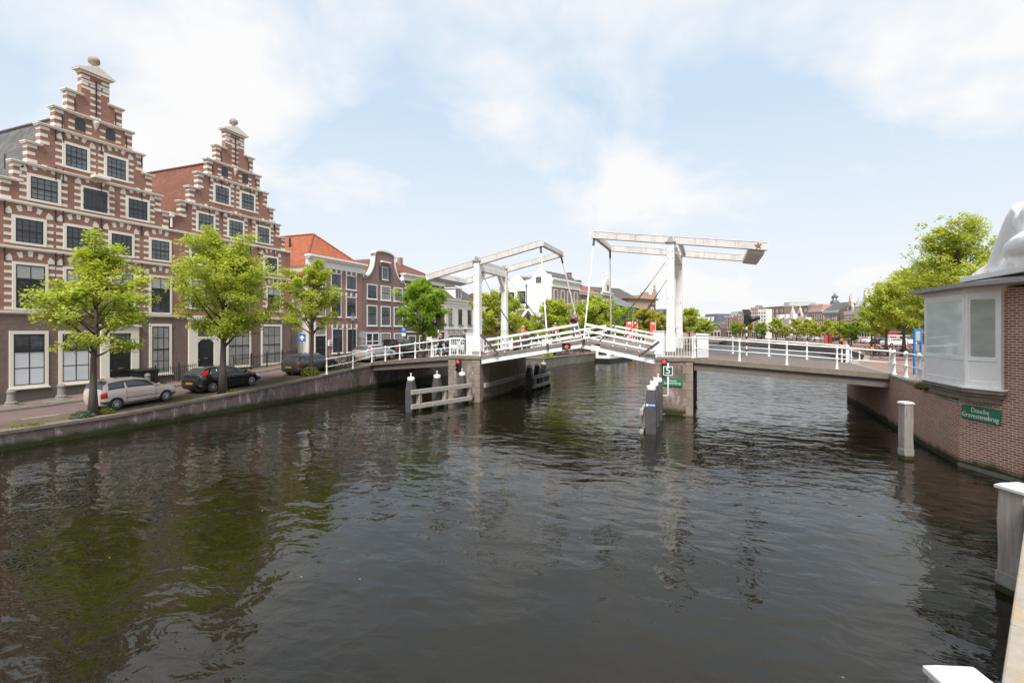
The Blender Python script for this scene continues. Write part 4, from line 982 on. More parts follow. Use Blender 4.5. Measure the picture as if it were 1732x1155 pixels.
Hn2 = rh('ornate_gable_house', 'cream house with stepped ornate gable beside the blue banner', 1345, 1363, 536, 'side', 528, CREAM, T_GREY, 2, 4, -3); ornate(Hn2, hz(536, 162), 3.0, Hn2.W * .45, Hn2.W * .42, BAND)
H14 = rh('red_brick_terrace_house', 'red brick house with white cornice under a brick attic storey', 1368, 1391, 525, 'mansard', 515, RB, RB, 2, 4, 0)
H15 = rh('attic_brick_house', 'red brick house with row of white attic windows under a dark roof', 1391, 1417, 526, 'side', 511, RB, T_GREY, 2, 4, 0)
m = MB()
for k in range(4): m.box(.8 + k * H15.W / 4.2, 2.2 + k * H15.W / 4.2, -.06, .0, hz(526, 152) - 1.7, hz(526, 152) - .6)
H15.put(m, 'attic_panes', GLASSP)
m = MB(); m.box(H15.W - .02, H15.W + .2, 0, 10, 1, hz(524, 150)); H15.put(m, 'party_wall', BR_DARK)
Ht = House('church_turret', 'slender lead-covered open turret with onion top rising behind the dark roofed house', P(1410, 190), P(1422, 190), 1.6, 'turret')
zt = lambda py: hz(py, 190)
m = MB(); m.lathe([(1.6, 1), (1.6, zt(513)), (1.35, zt(509)), (1.0, zt(508)), (1.0, zt(503.5)), (1.2, zt(503)), (1.1, zt(501)), (.6, zt(499)), (.3, zt(497.5)), (.08, zt(495))], 10, (1.3, 1.3, 0)); m.lathe([(.08, zt(495)), (.06, zt(493))], 6, (1.3, 1.3, 0)); Ht.put(m, 'spire', MANS, smooth=True)
m = MB()
for k in range(6): m.box(1.3 + .95 * cos(k) - .2, 1.3 + .95 * cos(k) + .2, 1.3 + 1.0 * sin(k) - .2, 1.3 + 1.0 * sin(k) + .2, zt(507.5), zt(504)) 
Ht.put(m, 'belfry', WHITE)
H17 = rh('banded_terrace_house', 'brick house with white bands and ornate pointed gable', 1428, 1447, 528, 'side', 514, RB, T_GREY, 2, 4, -1); ornate(H17, hz(528, 143), 4.6, H17.W * .45, H17.W * .55, BAND)
m = MB()
for k in range(7): m.box(0, H17.W, -.025, 0, 5.2 + k * .75, 5.4 + k * .75)
H17.put(m, 'stone_bands', CREAM)
H18 = rh('white_ornate_house', 'white plastered house with two curved gables and a grey corner turret', 1447, 1473, 522, 'side', 508, WHITE, T_BROWN, 3, 5, -1); ornate(H18, hz(522, 136), 4.4, H18.W * .4, H18.W * .62, WHITE)
m = MB(); m.lathe([(1.1, 1.6), (1.1, hz(520, 138)), (1.3, hz(519, 138)), (.1, hz(503, 138))], 10, (1.2, .3, 0)); H18.put(m, 'turret', plain('grey_turret', (.42, .44, .45), .6), smooth=False)
rh('brown_roofed_house', 'house with tall brown roof half hidden behind right bank trees', 1473, 1500, 520, 'side', 499, RB, T_BROWN, 3, 5, -1)
H20 = rh('red_brick_terrace_house', 'red brick house behind trees with two chimneys and cream awning at street level', 1500, 1530, 516, 'side', 500, RB, T_GREY, 3, 5, 0)
m = MB()
for px in (2.2, 5.4): m.box(px, px + .9, 4.2, 5.2, hz(503, 122), hz(492, 122))
H20.put(m, 'chimneys', BR_DARK)
rh('brick_terrace_house', 'brick house behind the trees with red sign boards and blue shop front', 1530, 1575, 508, 'side', 490, RB, T_BROWN, 4, 6, 0)
rh('brick_terrace_house', 'brick house above which the near tree crowns rise, left of the white statue', 1575, 1640, 490, 'side', 465, RB, T_GREY, 4, 7, 2)
# awnings, signs and banners on the terrace
def onfront(px, off): return P(px, tr_(px) - off)
def awning(label, pl, pr, y0, y1, mat):
    A, Bv = onfront(pl, .15), onfront(pr, .15); o0, W, rz = frame_of(A, Bv); tm = tr_((pl + pr) / 2)
    t = thing('awning', label, 'awning', (o0.x, o0.y, hz(y1, tm)), rz)
    h = hz(y0, tm) - hz(y1, tm)
    m = MB(); m.add([(0, 0, h), (W, 0, h), (W, -1.6, .3), (0, -1.6, .3), (0, 0, h - .06), (W, 0, h - .06), (W, -1.6, .24), (0, -1.6, .24)], [(0, 1, 2, 3), (7, 6, 5, 4), (0, 3, 7, 4), (1, 5, 6, 2), (0, 4, 5, 1)]); m.build('canopy', mat, t)
    m = MB(); m.box(0, W, -1.62, -1.6, 0, .3); m.build('valance', mat, t)
awning('red shop awning above the parked white van', 1503, 1526, 562, 568.5, plain('red_canvas', (.55, .06, .045), .8))
awning('cream shop awning left of the red awning', 1487, 1502, 562, 568.5, plain('cream_canvas', (.66, .56, .42), .8))
def flat_sign(name, label, cat, pl, pr, y0, y1, mat, off=.4):
    A, Bv = onfront(pl, off), onfront(pr, off); o0, W, rz = frame_of(A, Bv); tm = tr_((pl + pr) / 2) - off
    o = MB().box(0, W, 0, .12, 0, hz(y0, tm) - hz(y1, tm)).build(name, mat); o.location = (o0.x, o0.y, hz(y1, tm)); o.rotation_euler = (0, 0, rz); return setp(o, label, cat)
flat_sign('shop_sign', 'square blue shop sign on the terrace left of the cream awning', 'sign', 1474, 1486, 556, 564, SBLUE)
flat_sign('shop_sign', 'long dark blue shop sign low between the trees and the booth', 'sign', 1536, 1562, 548, 555, plain('navy', (.03, .05, .18), .5))
flat_sign('shop_sign', 'red sign boards high on the brick house beside the booth', 'sign', 1547, 1561, 531, 543, plain('sign_red', (.5, .03, .03), .5))
flat_sign('banner', 'tall blue banner on the cream ornate-gabled house', 'banner', 1354, 1360.5, 536, 548, plain('banner_blue', (.12, .30, .58), .7))
flat_sign('banner', 'tall white banner right of the blue banner', 'banner', 1361, 1366, 536, 556, plain('banner_white', (.62, .60, .64), .7))
# low green bridge closing the view
t = thing('green_footbridge', 'low far bridge with green railings where the canal narrows', 'bridge', (1.5, 172, 1.4))
MB().box(-9, 8, -.6, .6, -.5, -.05).build('deck', CONC, t)
m = MB()
for y in (-.5, .5):
    m.box(-9, 8, y - .05, y + .05, .95, 1.05).box(-9, 8, y - .03, y + .03, .5, .56).box(-9, 8, y - .03, y + .03, .1, .2)
    for k in range(18): m.box(-9 + k - .04, -9 + k + .04, y - .04, y + .04, -.05, 1)
m.build('railing', plain('bridge_green', (.02, .16, .07), .5), t)
# ---------------------------------------------------------------- right bank: brick abutment, keeper's booth, statue
quay('tall brown brick quay wall running from the bridge abutment to the booth', [(8.5, 39.2), (8.47, 35.5), (8.0, 26), (7.94, 21.66)], zr, BR_BOOTH, CONC, 1, .45, .14, .02, .02)
C0 = Vector((7.94, 21.66)); eW = Vector((.39, -.92)).normalized()
class Face(House):
    """another plane of the same house: its own origin and heading, parented to the house"""
    def __init__(s, H, A, B):
        A, s.W, rz = frame_of(A, B); s.t = H.t; s.zb = H.zb
        d = A - H.A; c_, s_ = cos(-H.rz), sin(-H.rz)
        s.l = (d.x * c_ - d.y * s_, d.x * s_ + d.y * c_, -H.zb); s.r = rz - H.rz
    def put(s, mb, name, mat, parent=None, **k):
        o = mb.build(name, mat, parent or s.t, **k)
        if parent is None: o.location = s.l; o.rotation_euler = (0, 0, s.r)
        return o
HBo = House('bridge_keeper_house', 'brick bridge keeper house with white corner bay window and flat grey roof', C0, C0 + eW * 11, -1.2, 'building')
m = MB(); m.box(0.02, 11, 0, 6, -1.2, 5.95); HBo.put(m, 'wall', BR_BOOTH)
bay = [(7.67, 23.65), (7.87, 20.94), (8.46, 20.12), (8.8, 20.3), (9.9, 22.0), (9.6, 24.0)]
F1, F2, F0 = Face(HBo, bay[0], bay[1]), Face(HBo, bay[1], bay[2]), Face(HBo, bay[5], bay[0])
WF = Face(HBo, (0, 0), (1, 0))
b0, b1 = 2.80, 5.86
wm = MB(); wm.slab([(x + .06, y) for x, y in bay[:1]] + [(bay[1][0] + .07, bay[1][1] + .02), (bay[2][0] + .06, bay[2][1] + .07)] + bay[3:], b0, b1); WF.put(wm, 'bay_body', WHITE)
def bay_face(F, gl, cor):
    f = MB(); W = F.W
    f.box(0, .10, -.03, .05, b0, b1).box(W - .10, W, -.03, .05, b0, b1).box(.10, W - .10, -.03, .05, b1 - .17, b1).box(.10, W - .10, -.03, .05, b0, b0 + .2).box(.10, W - .10, -.035, .05, b0 + .84, b0 + .98)
    f.box(.10, .16, -.018, .05, b0 + .98, b1 - .17).box(W - .16, W - .10, -.018, .05, b0 + .98, b1 - .17).box(.16, W - .16, -.018, .05, b1 - .23, b1 - .17)
    o = F.put(f, 'bay_frame', WHITE, bevel=.008)
    g = MB(); g.box(.16, W - .16, -.005, .03, b0 + .98, b1 - .23); F.put(g, 'pane', gl, o)
    g = MB(); g.box(.10, W - .10, -.012, .04, b0 + .2, b0 + .84); F.put(g, 'panel', paint('panel_white', (.80, .78, .75), .5, .06), o)
    return o
def boothglass(name, col, col2, mixf):
    t = NT(name); o = t.coord()
    c = t.mix(t.ramp(t.noise(t.scale(o, (1, 1, 2.5)), .9, 2), .35, .7), col, col2)
    return t.fin(c, .05, spec=.7)
bay_face(F1, boothglass('bay_blind_glass', (.62, .72, .69), (.53, .62, .595), .4), 0)
bay_face(F2, boothglass('bay_green_glass', (.42, .45, .41), (.31, .335, .30), .4), 0)
bay_face(F0, GLASSP, 0)
off = lambda pl, k: [(x + dx_ * k, y + dy_ * k) for (x, y), (dx_, dy_) in zip(pl, ((-.8, .6), (-.9, -.35), (-.35, -.95), (.5, -.6), (.5, .2), (.3, .8)))]
m = MB(); m.slab(off(bay, .06), 5.86, 5.98); m.slab(off(bay, .12), 5.98, 6.02); WF.put(m, 'bay_head', CREAM)
m = MB(); m.slab(off(bay, .13), 2.735, 2.795); WF.put(m, 'bay_sill', WHITE, bevel=.01)
m = MB(); m.slab(off(bay, .10), 2.60, 2.733); m.slab(off(bay, .0), 2.48, 2.598); m.slab([(x * .93 + 8.5 * .07, y * .93 + 21.7 * .07) for x, y in bay], 2.30, 2.478); WF.put(m, 'corbel', ST_COPE2, bevel=.02)
eav = [(7.28, 24.05), (7.52, 20.5), (8.05, 19.15), (12.1, 9.6), (18, 12.2), (14.5, 25)]
m = MB(); m.slab(eav, 6.03, 6.16); WF.put(m, 'eave', plain('zinc_grey', (.30, .31, .32), .5, .2))
m = MB(); m.slab([(x * .985 + 11 * .015, y * .985 + 19 * .015) for x, y in eav], 6.02, 6.029); WF.put(m, 'soffit', paint('soffit', (.42, .37, .33), .8, .1))
m = MB(); e2 = [(x * .97 + 11 * .03, y * .97 + 19 * .03) for x, y in eav]; e3 = [(8.75, 22.8), (8.9, 20.2), (9.4, 18.9), (12.7, 11.5), (16.5, 13.5), (14, 23)]
m.add([(x, y, 6.162) for x, y in e2] + [(x, y, 6.36) for x, y in e3], [(0, 1, 7, 6), (1, 2, 8, 7), (2, 3, 9, 8), (3, 4, 10, 9), (4, 5, 11, 10), (5, 0, 6, 11), (6, 7, 8, 9, 10, 11)]); WF.put(m, 'roof', plain('lead_roof', (.19, .19, .20), .6))
m = MB(); m.box(.02, 11, -.03, -.001, -.25, .12); HBo.put(m, 'stone_footing', stone('wet_footing', (.20, .18, .15), (.12, .105, .085), .8, 3))
def sign_board(name, label, A, B, z0, z1, mat, lines, size, off=.05, sx=1.0, dz=0.0, border=None, th=.03):
    o0, W, rz = frame_of(A, B)
    t = thing(name, label, 'sign', (o0.x, o0.y, z0), rz)
    m = MB(); m.box(0, W, -off - th, -off, 0, z1 - z0); m.build('board', mat, t, bevel=.006)
    b = MB()
    for x in (.04, W - .04):
        for zz in (.04, z1 - z0 - .04): b.lathe([(.012, 0), (.012, .012)], 8, (x, -off - th - .012, zz), 'y')
    b.build('screws', STEEL, t)
    if border:
        f = MB(); k = border; y0, y1 = -off - th - .004, -off - th - .001
        f.box(0, W, y0, y1, 0, k).box(0, W, y0, y1, z1 - z0 - k, z1 - z0).box(0, k, y0, y1, k, z1 - z0 - k).box(W - k, W, y0, y1, k, z1 - z0 - k); f.build('border', WHITE, t)
    if lines: text('lettering', lines, size, WHITE, t, (W / 2, -off - th - .004, (z1 - z0) / 2 + dz), ext=.003, sx=sx)
    return t
def on_wall(px, S, d): L = on_line(S, d, px); return S + d * L
sA, sB = on_wall(1628, C0, eW), on_wall(1694, C0, eW)
tA = dep(*sA); sg_ = sign_board('bridge_sign', 'green board with the bridge name in white on the brick keeper house', sA, sB, hz(706, tA), hz(682.5, tA), SGREEN, 'Douche\nGravestenebrug', .215, .02, .90)
sg_.rotation_euler = (0, radians(1.2), sg_.rotation_euler[2])
# white plaster figure: a giant bent leg with a second limb over a rock, on a slab
def st(px, py, x=8.95): a = ray(px, py); k = x / a.x; return Vector((x, a.y * k, CAMZ + a.z * k))
tS = thing('statue', 'colossal white plaster foot and leg on a slab over the booth roof', 'statue', (9.2, 20.5, 6.32))
def stl(v): return Vector(v) - Vector((9.2, 20.5, 6.32))
m = MB(); m.M = Matrix.Translation(-Vector((9.2, 20.5, 6.32)))
m.path([st(1647, 467), st(1652, 465), st(1661, 461), st(1673, 456), st(1683, 449), st(1692, 434), st(1703, 418), st(1714, 400), st(1722, 382), st(1729, 367), st(1737, 352)], [.08, .11, .15, .18, .21, .26, .32, .36, .37, .37, .33], 16)
m.path([st(1684, 456), st(1696, 461)], [.2, .16], 12)
m.path([st(1706, 431, 8.8), st(1716, 420, 8.75), st(1730, 414, 8.7), st(1750, 409, 8.65), st(1778, 402, 8.7)], [.16, .27, .34, .38, .36], 16)
random.seed(4)
for px, py, r in ((1698, 461, .14), (1706, 455, .24), (1716, 449, .32), (1730, 444, .38), (1746, 442, .42), (1762, 440, .44), (1742, 372, .42), (1758, 360, .45), (1752, 385, .45)):
    v = st(px, py); m.ball(v, (r * .9, r, r), 14, 9)
    if py > 435:
        for k in range(5): q = v + Vector((random.uniform(-1, .2), random.uniform(-1, 1), random.uniform(-.5, 1))).normalized() * r * .85; m.ball(q, r * .22, 8, 6)
for k in range(5): v = st(1645 + k * 1.2, 467.5 - k * .4, 8.72 + k * .11); m.ball(v, (.06, .10, .06), 8, 6)
o = m.build('figure', paint('white_plaster_figure', (.90, .89, .875), .95, .03, (.5, .47, .44), 2), tS, smooth=True)
r_ = o.modifiers.new('merge', 'REMESH'); r_.mode = 'VOXEL'; r_.voxel_size = .03; r_.use_smooth_shade = True
s_ = o.modifiers.new('soften', 'SMOOTH'); s_.iterations = 5; s_.factor = .5
m = MB(); m.M = Matrix.Translation(-Vector((9.2, 20.5, 6.32)))
m.slab([(8.35, 22.65), (8.55, 18.2), (11, 16.2), (11.6, 22.5)], 6.34, 6.53); m.build('slab', paint('slab_white', (.76, .74, .70), .6, .1), tS, bevel=.02)

# ---------------------------------------------------------------- bridge
YN, YF = 29.3, 38.2
def pier(label, x0, x1, yn, yf, ztop, quoin_side):
    t = thing('bridge_pier', label, 'bridge pier', ((x0 + x1) / 2, yn, -1))
    def put(m, n, mt, **k): o = m.build(n, mt, t, **k); o.location = (-(x0 + x1) / 2, -yn, 1); return o
    m = MB(); m.box(x0, x1, yn, yf, -1, ztop - .2); put(m, 'brickwork', BR_PIER)
    q = MB(); h = .44; n = int((ztop - .2) / h) + 1
    for k in range(-1, n):
        a, b = k * h + .006 + .05, min((k + 1) * h - .006 + .05, ztop - .21)
        if b - a < .1: continue
        for sx in (-1, 1):
            xe = x0 if sx < 0 else x1
            wd = .50 if k % 2 else .36; dp = .36 if k % 2 else .50
            xi = xe - sx * wd
            q.box(min(xi, xe + sx * .02), max(xi, xe + sx * .02), yn - .02, yn + dp, a, b)
            q.box(min(xe - sx * .2, xe + sx * .02), max(xe - sx * .2, xe + sx * .02), yf - .3, yf + .02, a, b)
    put(q, 'quoins', ST_PIER, bevel=.012)
    m = MB(); m.box(x0 - .06, x1 + .06, yn - .06, yf + .06, ztop - .2, ztop); put(m, 'cap_stone', ST_COPE2, bevel=.02)
    return t
pier('left bridge pier with pale stone corners and green algae-streaked side', -16.0, -13.75, YN, 38.0, 2.95, 1)
pier('right bridge pier with stone corners carrying the green bridge-name board', -2.78, -.85, 28.9, 38.4, 3.12, 1)
# algae stain sheet and wooden fender on the left pier's channel side
m = MB(); m.box(-13.735, -13.58, 29.9, 37.8, .88, 1.16); o = m.build('fender_beam', RAIL_W, bpy.data.objects['bridge_pier']); o.location = (14.875, -YN, 1)
def algae():
    t = NT('algae'); o = t.coord()
    c = t.mix(t.ramp(t.noise(t.scale(o, (1, 1.3, .35)), 1.6, 5, .65), .42, .62), (.19, .14, .115), (.12, .125, .035))
    t.bump(t.noise(o, 14, 4), .3, .01); return t.fin(c, .9, spec=.2)
m = MB(); m.box(-13.748, -13.735, 30.8, 34.8, .15, 2.6); o = m.build('algae_render', algae(), bpy.data.objects['bridge_pier']); o.location = (14.875, -YN, 1)

DECK = clinker('deck_planks', (.20, .155, .145), (.17, .135, .125), (.10, .085, .08))
def span(label, near, far, zs, mat):
    """near and far edges: left and right points; zs the deck height at both ends"""
    t = thing('bridge_span', label, 'bridge deck', (near[0][0], near[0][1], zs[0] - .6))
    def put(m, n, mt, **k): o = m.build(n, mt, t, **k); o.location = (-near[0][0], -near[0][1], .6 - zs[0]); return o
    pl = [near[0], near[1], far[1], far[0]]; zz = [zs[0], zs[1], zs[1], zs[0]]
    m = MB(); m.slab([(near[0][0], near[0][1] + .25), (near[1][0], near[1][1] + .25), (far[1][0], far[1][1] - .25), (far[0][0], far[0][1] - .25)], [v - .3 for v in zz], [v - .02 for v in zz]); put(m, 'deck', DECK)
    for n, q, sgn in (('near', near, 1), ('far', far, -1)):
        k = MB(); k.slab([q[0], q[1], (q[1][0], q[1][1] + .249 * sgn), (q[0][0], q[0][1] + .249 * sgn)], [zs[0] - .27, zs[1] - .27, zs[1] - .27, zs[0] - .27], [zs[0] + .02, zs[1] + .02, zs[1] + .02, zs[0] + .02]); put(k, 'edge_stone', ST_COPE2, bevel=.02)
        k = MB(); k.slab([(q[0][0] + .05, q[0][1] + .14 * sgn), (q[1][0] - .02, q[1][1] + .14 * sgn), (q[1][0] - .02, q[1][1] + .45 * sgn), (q[0][0] + .05, q[0][1] + .45 * sgn)], [zs[0] - .68, zs[1] - .68, zs[1] - .68, zs[0] - .68], [zs[0] - .275, zs[1] - .275, zs[1] - .275, zs[0] - .275]); put(k, 'girder', plain('rusty_girder', (.16, .13, .115), .8))
    return t
LN, LF = [(-25.2, 33.35), (-16.02, 29.5)], [(-25.2, 43.5), (-16.02, 38.1)]
span('left fixed bridge span between the parked cars quay and the left pier', LN, LF, (2.06, 2.93), None)
span('right fixed bridge span between the right pier and the brick abutment', [(-.84, 29.15), (8.35, 29.45)], [(-.84, 38.3), (8.4, 38.6)], (3.12, 2.50), None)

def leaf(label, xh, zh, xt, zt, sgn):
    t = thing('bridge_leaf', label, 'bridge leaf', (xh, (YN + YF) / 2, zh))
    o0 = Vector((xh, (YN + YF) / 2, zh)); L = Vector((xt - xh, 0, zt - zh)); u = L.normalized(); n = Vector((-u.z, 0, u.x)) * (1 if u.x > 0 else -1)
    if n.z < 0: n = -n
    Ln = L.length
    def pt(s, y, h): return u * s + n * h + Vector((0, y - o0.y, 0))
    m = MB(); m.beam(pt(0, o0.y, -.08), pt(Ln - .04, o0.y, -.08), YF - YN - .5, .13, (0, 0, 1)); m.build('deck', plain('leaf_deck', (.22, .19, .17), .8), t)
    for y, nm in ((YN + .06, 0), (YF - .06, 1)):
        m = MB(); m.beam(pt(0, y + .02, -.09), pt(Ln, y + .02, -.09), .2, .17); m.build('edge_beam', wood('edge_timber', (.26, .22, .19), (.16, .135, .12), ax=0), t, bevel=.01)
        m = MB(); m.beam(pt(-.1, y + .05, -.34), pt(Ln, y + .05, -.29), .1, .3); m.beam(pt(-.1, y + .05, -.50), pt(Ln, y + .05, -.45), .26, .03).beam(pt(-.1, y + .05, -.185), pt(Ln, y + .05, -.182), .22, .02); m.build('girder', WHITEB, t)
        for h, hh in ((.93, .15), (.55, .12), (.20, .10)):
            m = MB(); m.beam(pt(.25, y, h), pt(Ln - .02, y, h), .07, hh); m.build('rail', WHITEB, t, bevel=.012)
        for k in range(6):
            s = .4 + (Ln - .7) * k / 5
            m = MB(); m.beam(pt(s, y + .07, -.05), pt(s, y + .07, 1.0), .07, .07, (0, 1, 0)); m.build('post', WHITEB, t)
    for k in range(3):
        y = YN + 2 + k * 2.4
        m = MB(); m.beam(pt(0, y, -.3), pt(Ln, y, -.28), .15, .28); m.build('girder', WHITEB, t)
    return t, pt, o0
lf1, pt1, o1 = leaf('left drawbridge leaf rising from the left pier to the middle of the canal', -13.6, 3.0, -7.12, 4.06, 1)
lf2, pt2, o2_ = leaf('right drawbridge leaf rising from the right pier to the middle of the canal', -2.62, 3.2, -7.02, 4.06, -1)
for lf, pt_, kx, lab in ((lf1, pt1, 1, 0), (lf2, pt2, -1, 1)):
    Ln = (Vector((-7.12 + 13.6, 0, 1.06)) if not lab else Vector((4.4, 0, .86))).length
    m = MB(); q = pt_(Ln - .9, YN - .04, -.28); m.lathe([(.12, 0), (.12, .1)], 12, q - Vector((0, .08, 0)), 'y')
    if not lab: m.build('orange_lamp', plain('lamp_orange', (.65, .12, .03), .3), lf)
    b = MB(); b.box(q.x - .3, q.x + .22, q.y + .02, q.y + .08, q.z - .2, q.z + .2); b.build('lamp_plate', BLACK if not lab else CREAM, lf)

def tower(label, x, yn, yf, z0, ztop, sgn, dxf=0.0):
    x0_ = x
    t = thing('bridge_portal', label, 'bridge tower', (x, (yn + yf) / 2, z0))
    oo = Vector((x, (yn + yf) / 2, z0))
    def put(m, n, mt=WHITEB, **k): m2 = m.build(n, mt, t, **k); m2.location = -oo; return m2
    for y in (yn, yf):
        x = x0_ + (dxf if y == yf else 0)
        m = MB(); b, tp = .235, .205
        m.add([(x - b, y - b, z0), (x + b, y - b, z0), (x + b, y + b, z0), (x - b, y + b, z0), (x - tp, y - tp, ztop), (x + tp, y - tp, ztop), (x + tp, y + tp, ztop), (x - tp, y + tp, ztop)], [(0, 3, 2, 1), (4, 5, 6, 7), (0, 1, 5, 4), (1, 2, 6, 5), (2, 3, 7, 6), (3, 0, 4, 7)])
        po = put(m, 'post', bevel=.025)
        m = MB(); m.box(x - .30, x + .30, y - .30, y + .30, z0, z0 + .3); put(m, 'post_foot', CONC, bevel=.02)
        m = MB(); m.box(x - .265, x + .265, y - .265, y + .265, z0 + .3, z0 + 1.35); put(m, 'casing', WHITEB, bevel=.02)
        m = MB(); m.box(x - .3, x + .3, y - .3, y + .3, ztop, ztop + .08); m.lathe([(.13, 0), (.13, .5)], 12, (x, y - .25, ztop + .2), 'y'); put(m, 'bearing', plain('bearing_grey', (.35, .35, .34), .5))
    x = x0_
    m = MB(); m.box(x - .19, x + .19 + dxf, yn + .23, yf - .23, ztop - .62, ztop - .22); put(m, 'lintel', bevel=.02)
    for y, s in ((yn, 1), (yf, -1)):
        m = MB(); m.beam((x, y + s * .22, ztop - 1.5), (x, y + s * 1.1, ztop - .55), .24, .24, (1, 0, 0)); put(m, 'knee_brace')
    m = MB()
    for y in (yn, yf):
        for zz in (z0 + 1.7, z0 + 3.4, ztop - .9, ztop - .5):
            for q in (-.11, .11): m.lathe([(.024, 0), (.024, -.02), (.012, -.03)], 8, (x0_ + (dxf if y == yf else 0) + q, y - .236, zz), 'y')
    put(m, 'bolts', plain('rusty_bolt', (.16, .10, .07), .7))
    m = MB(); m.box(x - .95 * 1, x - .36, yn + .1, yn + .8, z0, z0 + 1.45).box(x - 1.0, x - .33, yn + .06, yn + .84, z0 + 1.45, z0 + 1.5); put(m, 'control_cabinet', paint('cabinet_white', (.74, .75, .77), .4, .05), bevel=.015)
    return t
XTL, XTR = -14.72, -2.10
tower('left white bridge tower with two tall posts on the left pier', XTL, 31.05, 35.9, 2.9, 9.3, 1)
tw = tower('right white bridge tower with black scribble on its far post', XTR, 30.6, 36.2, 3.1, 9.7, -1, .16)
random.seed(11)
m = MB()
for k in range(9):
    p0 = Vector((XTR + .2 * (k % 3 - 1) - .0, 36.2 - .265 - .008, 4.2 + random.uniform(-.4, .9)))
    q0 = p0 + Vector((random.uniform(-.2, .2), 0, random.uniform(-.45, .45)))
    p0.x = max(XTR - .04, min(XTR + .36, p0.x + .16)); q0.x = max(XTR - .04, min(XTR + .36, q0.x + .16)); m.beam(p0, q0, .012, .035, (0, 1, 0))
o = m.build('scribble', BLACK, tw); o.location = -Vector((XTR, (30.6 + 36.2) / 2, 3.1)); o.location.y -= .0

def balance(label, x0, z0, x1, z1, yn, yf, heavy, xm, wood_star=False):
    """(x0, z0) the channel end with the hanging rods, (x1, z1) the landward end"""
    xc, zc = xm, z0 + (z1 - z0) * (xm - x0) / (x1 - x0)
    t = thing('balance_frame', label, 'balance beam', (xc, (yn + yf) / 2, zc))
    oo = Vector((xc, (yn + yf) / 2, zc))
    def put(m, n, mt=WHITEB, **k): o = m.build(n, mt, t, **k); o.location = -oo; return o
    GR = paint('beam_grey_white', (.62, .60, .57), .6, .22, (.26, .24, .215), 1.0)
    d = Vector((x1 - x0, 0, z1 - z0)).normalized()
    for y in (yn, yf):
        m = MB(); m.beam((x0, y, z0), (x1, y, z1), .30, .42); put(m, 'beam', GR, bevel=.015)
        m = MB(); m.beam((x0 + d.x * .1, y, z0 + d.z * .1 + .215), (x1 - d.x * .05, y, z1 + .215), .34, .03); put(m, 'beam_cap', WHITEB)
    pe = lambda s: (x0 + (x1 - x0) * s, z0 + (z1 - z0) * s)
    m = MB()
    for y in (yn, yf):
        for s in [.04 + .115 * k for k in range(9)]:
            x, z_ = pe(s)
            for q in (-.1, .1): m.lathe([(.022, 0), (.022, -.014), (.01, -.02)], 8, (x, y - .15, z_ + q), 'y')
    put(m, 'bolts', plain('rusty_bolt', (.16, .10, .07), .7))
    m = MB()
    for y in (yn, yf):
        for s in (.24, .37, .66, .83):
            x, z_ = pe(s); m.beam((x - d.x * .006, y, z_ - d.z * .006), (x + d.x * .006, y, z_ + d.z * .006), .308, .428)
    put(m, 'joint_plates', plain('joint_grey', (.22, .20, .18), .8))
    for s, h in ((.012, .3), ((xm - x0) / (x1 - x0), .34), ((xm - x0) / (x1 - x0) + .05, .2)):
        x, z_ = pe(s); m = MB(); m.beam((x, yn + .15, z_), (x, yf - .15, z_), .26, h); put(m, 'cross_beam', GR, bevel=.01)
    x, z_ = pe(.985); xa, za = pe(.90)
    m = MB()
    if heavy: m.beam((xa, (yn + yf) / 2, za - .16), (x, (yn + yf) / 2, z_ - .19), yf - yn - .3, .40)
    else: m.beam((xa, (yn + yf) / 2, za - .05), (x, (yn + yf) / 2, z_ - .05), yf - yn - .3, .40)
    put(m, 'counterweight', GR, bevel=.015)
    if wood_star:
        pts = []
        xs, zs = pe(.948)
        for k in range(10):
            a = pi / 2 + k * pi / 5 + .05; r = .19 if k % 2 == 0 else .08; pts.append((xs + r * cos(a), zs + r * sin(a)))
        m = MB(); m.prism(pts, yn - .185, yn - .152); put(m, 'star', stone('star_brown', (.25, .15, .085), (.18, .105, .06)))
    return t
YB1, YB2 = 30.7, 36.0
balance('left grey-white balance frame tilted up towards the middle of the canal', -10.05, 10.28, -18.72, 8.35, 31.05, 35.9, False, XTL)
balance('right grey-white balance frame with brown star, nearly level', -6.72, 10.48, 2.98, 9.18, 30.6, 35.9, True, XTR, True)
# hanging rods and chains
def hang(label, p, q, r=.045):
    p, q = Vector(p), Vector(q)
    t = thing('hanging_rod', label, 'rod', q, 0, 'hanging rods of the drawbridge')
    m = MB(); m.tube(p - q, Vector((0, 0, 0)), r, r, 8); m.build('rod', WHITEB, t)
    m = MB(); m.tube((p - q), (p - q) * .93, r * 1.5, r * 1.5, 8).tube((p - q) * .04, Vector((0, 0, -.1)), r * 1.7, r * 1.7, 8); m.build('fork', IRON, t)
    return t
hang('white hanging rod from the near beam of the left balance frame', (-10.2, 31.05, 10.05), (-9.15, YN - .06, 3.55))
hang('white hanging rod from the far beam of the left balance frame', (-10.2, 35.9, 10.05), (-9.15, YF + .06, 3.6))
hang('white hanging rod from the near beam of the right balance frame', (-6.6, 30.6, 10.25), (-6.95, YN - .06, 3.85))
hang('white hanging rod from the far beam of the right balance frame', (-6.6, 35.9, 10.25), (-6.95, YF + .06, 3.9))
def chain(label, p, q, sag):
    p, q = Vector(p), Vector(q); t = thing('chain', label, 'chain', p)
    m = MB(); m.path([(q - p) * (k / 10) - Vector((0, 0, sag * sin(pi * k / 10))) for k in range(11)], [.015] * 3 + [.035] * 8, 6); m.build('links', plain('rusty_chain', (.06, .05, .045), .8), t)
chain('dark chain from the near post of the left tower down to the leaf', (XTL + .3, 31.0, 8.6), (-10.6, 29.5, 3.75), .45)
chain('dark chain from the far post of the left tower down to the leaf', (XTL + .3, 35.9, 8.6), (-10.6, 38.0, 3.75), .45)
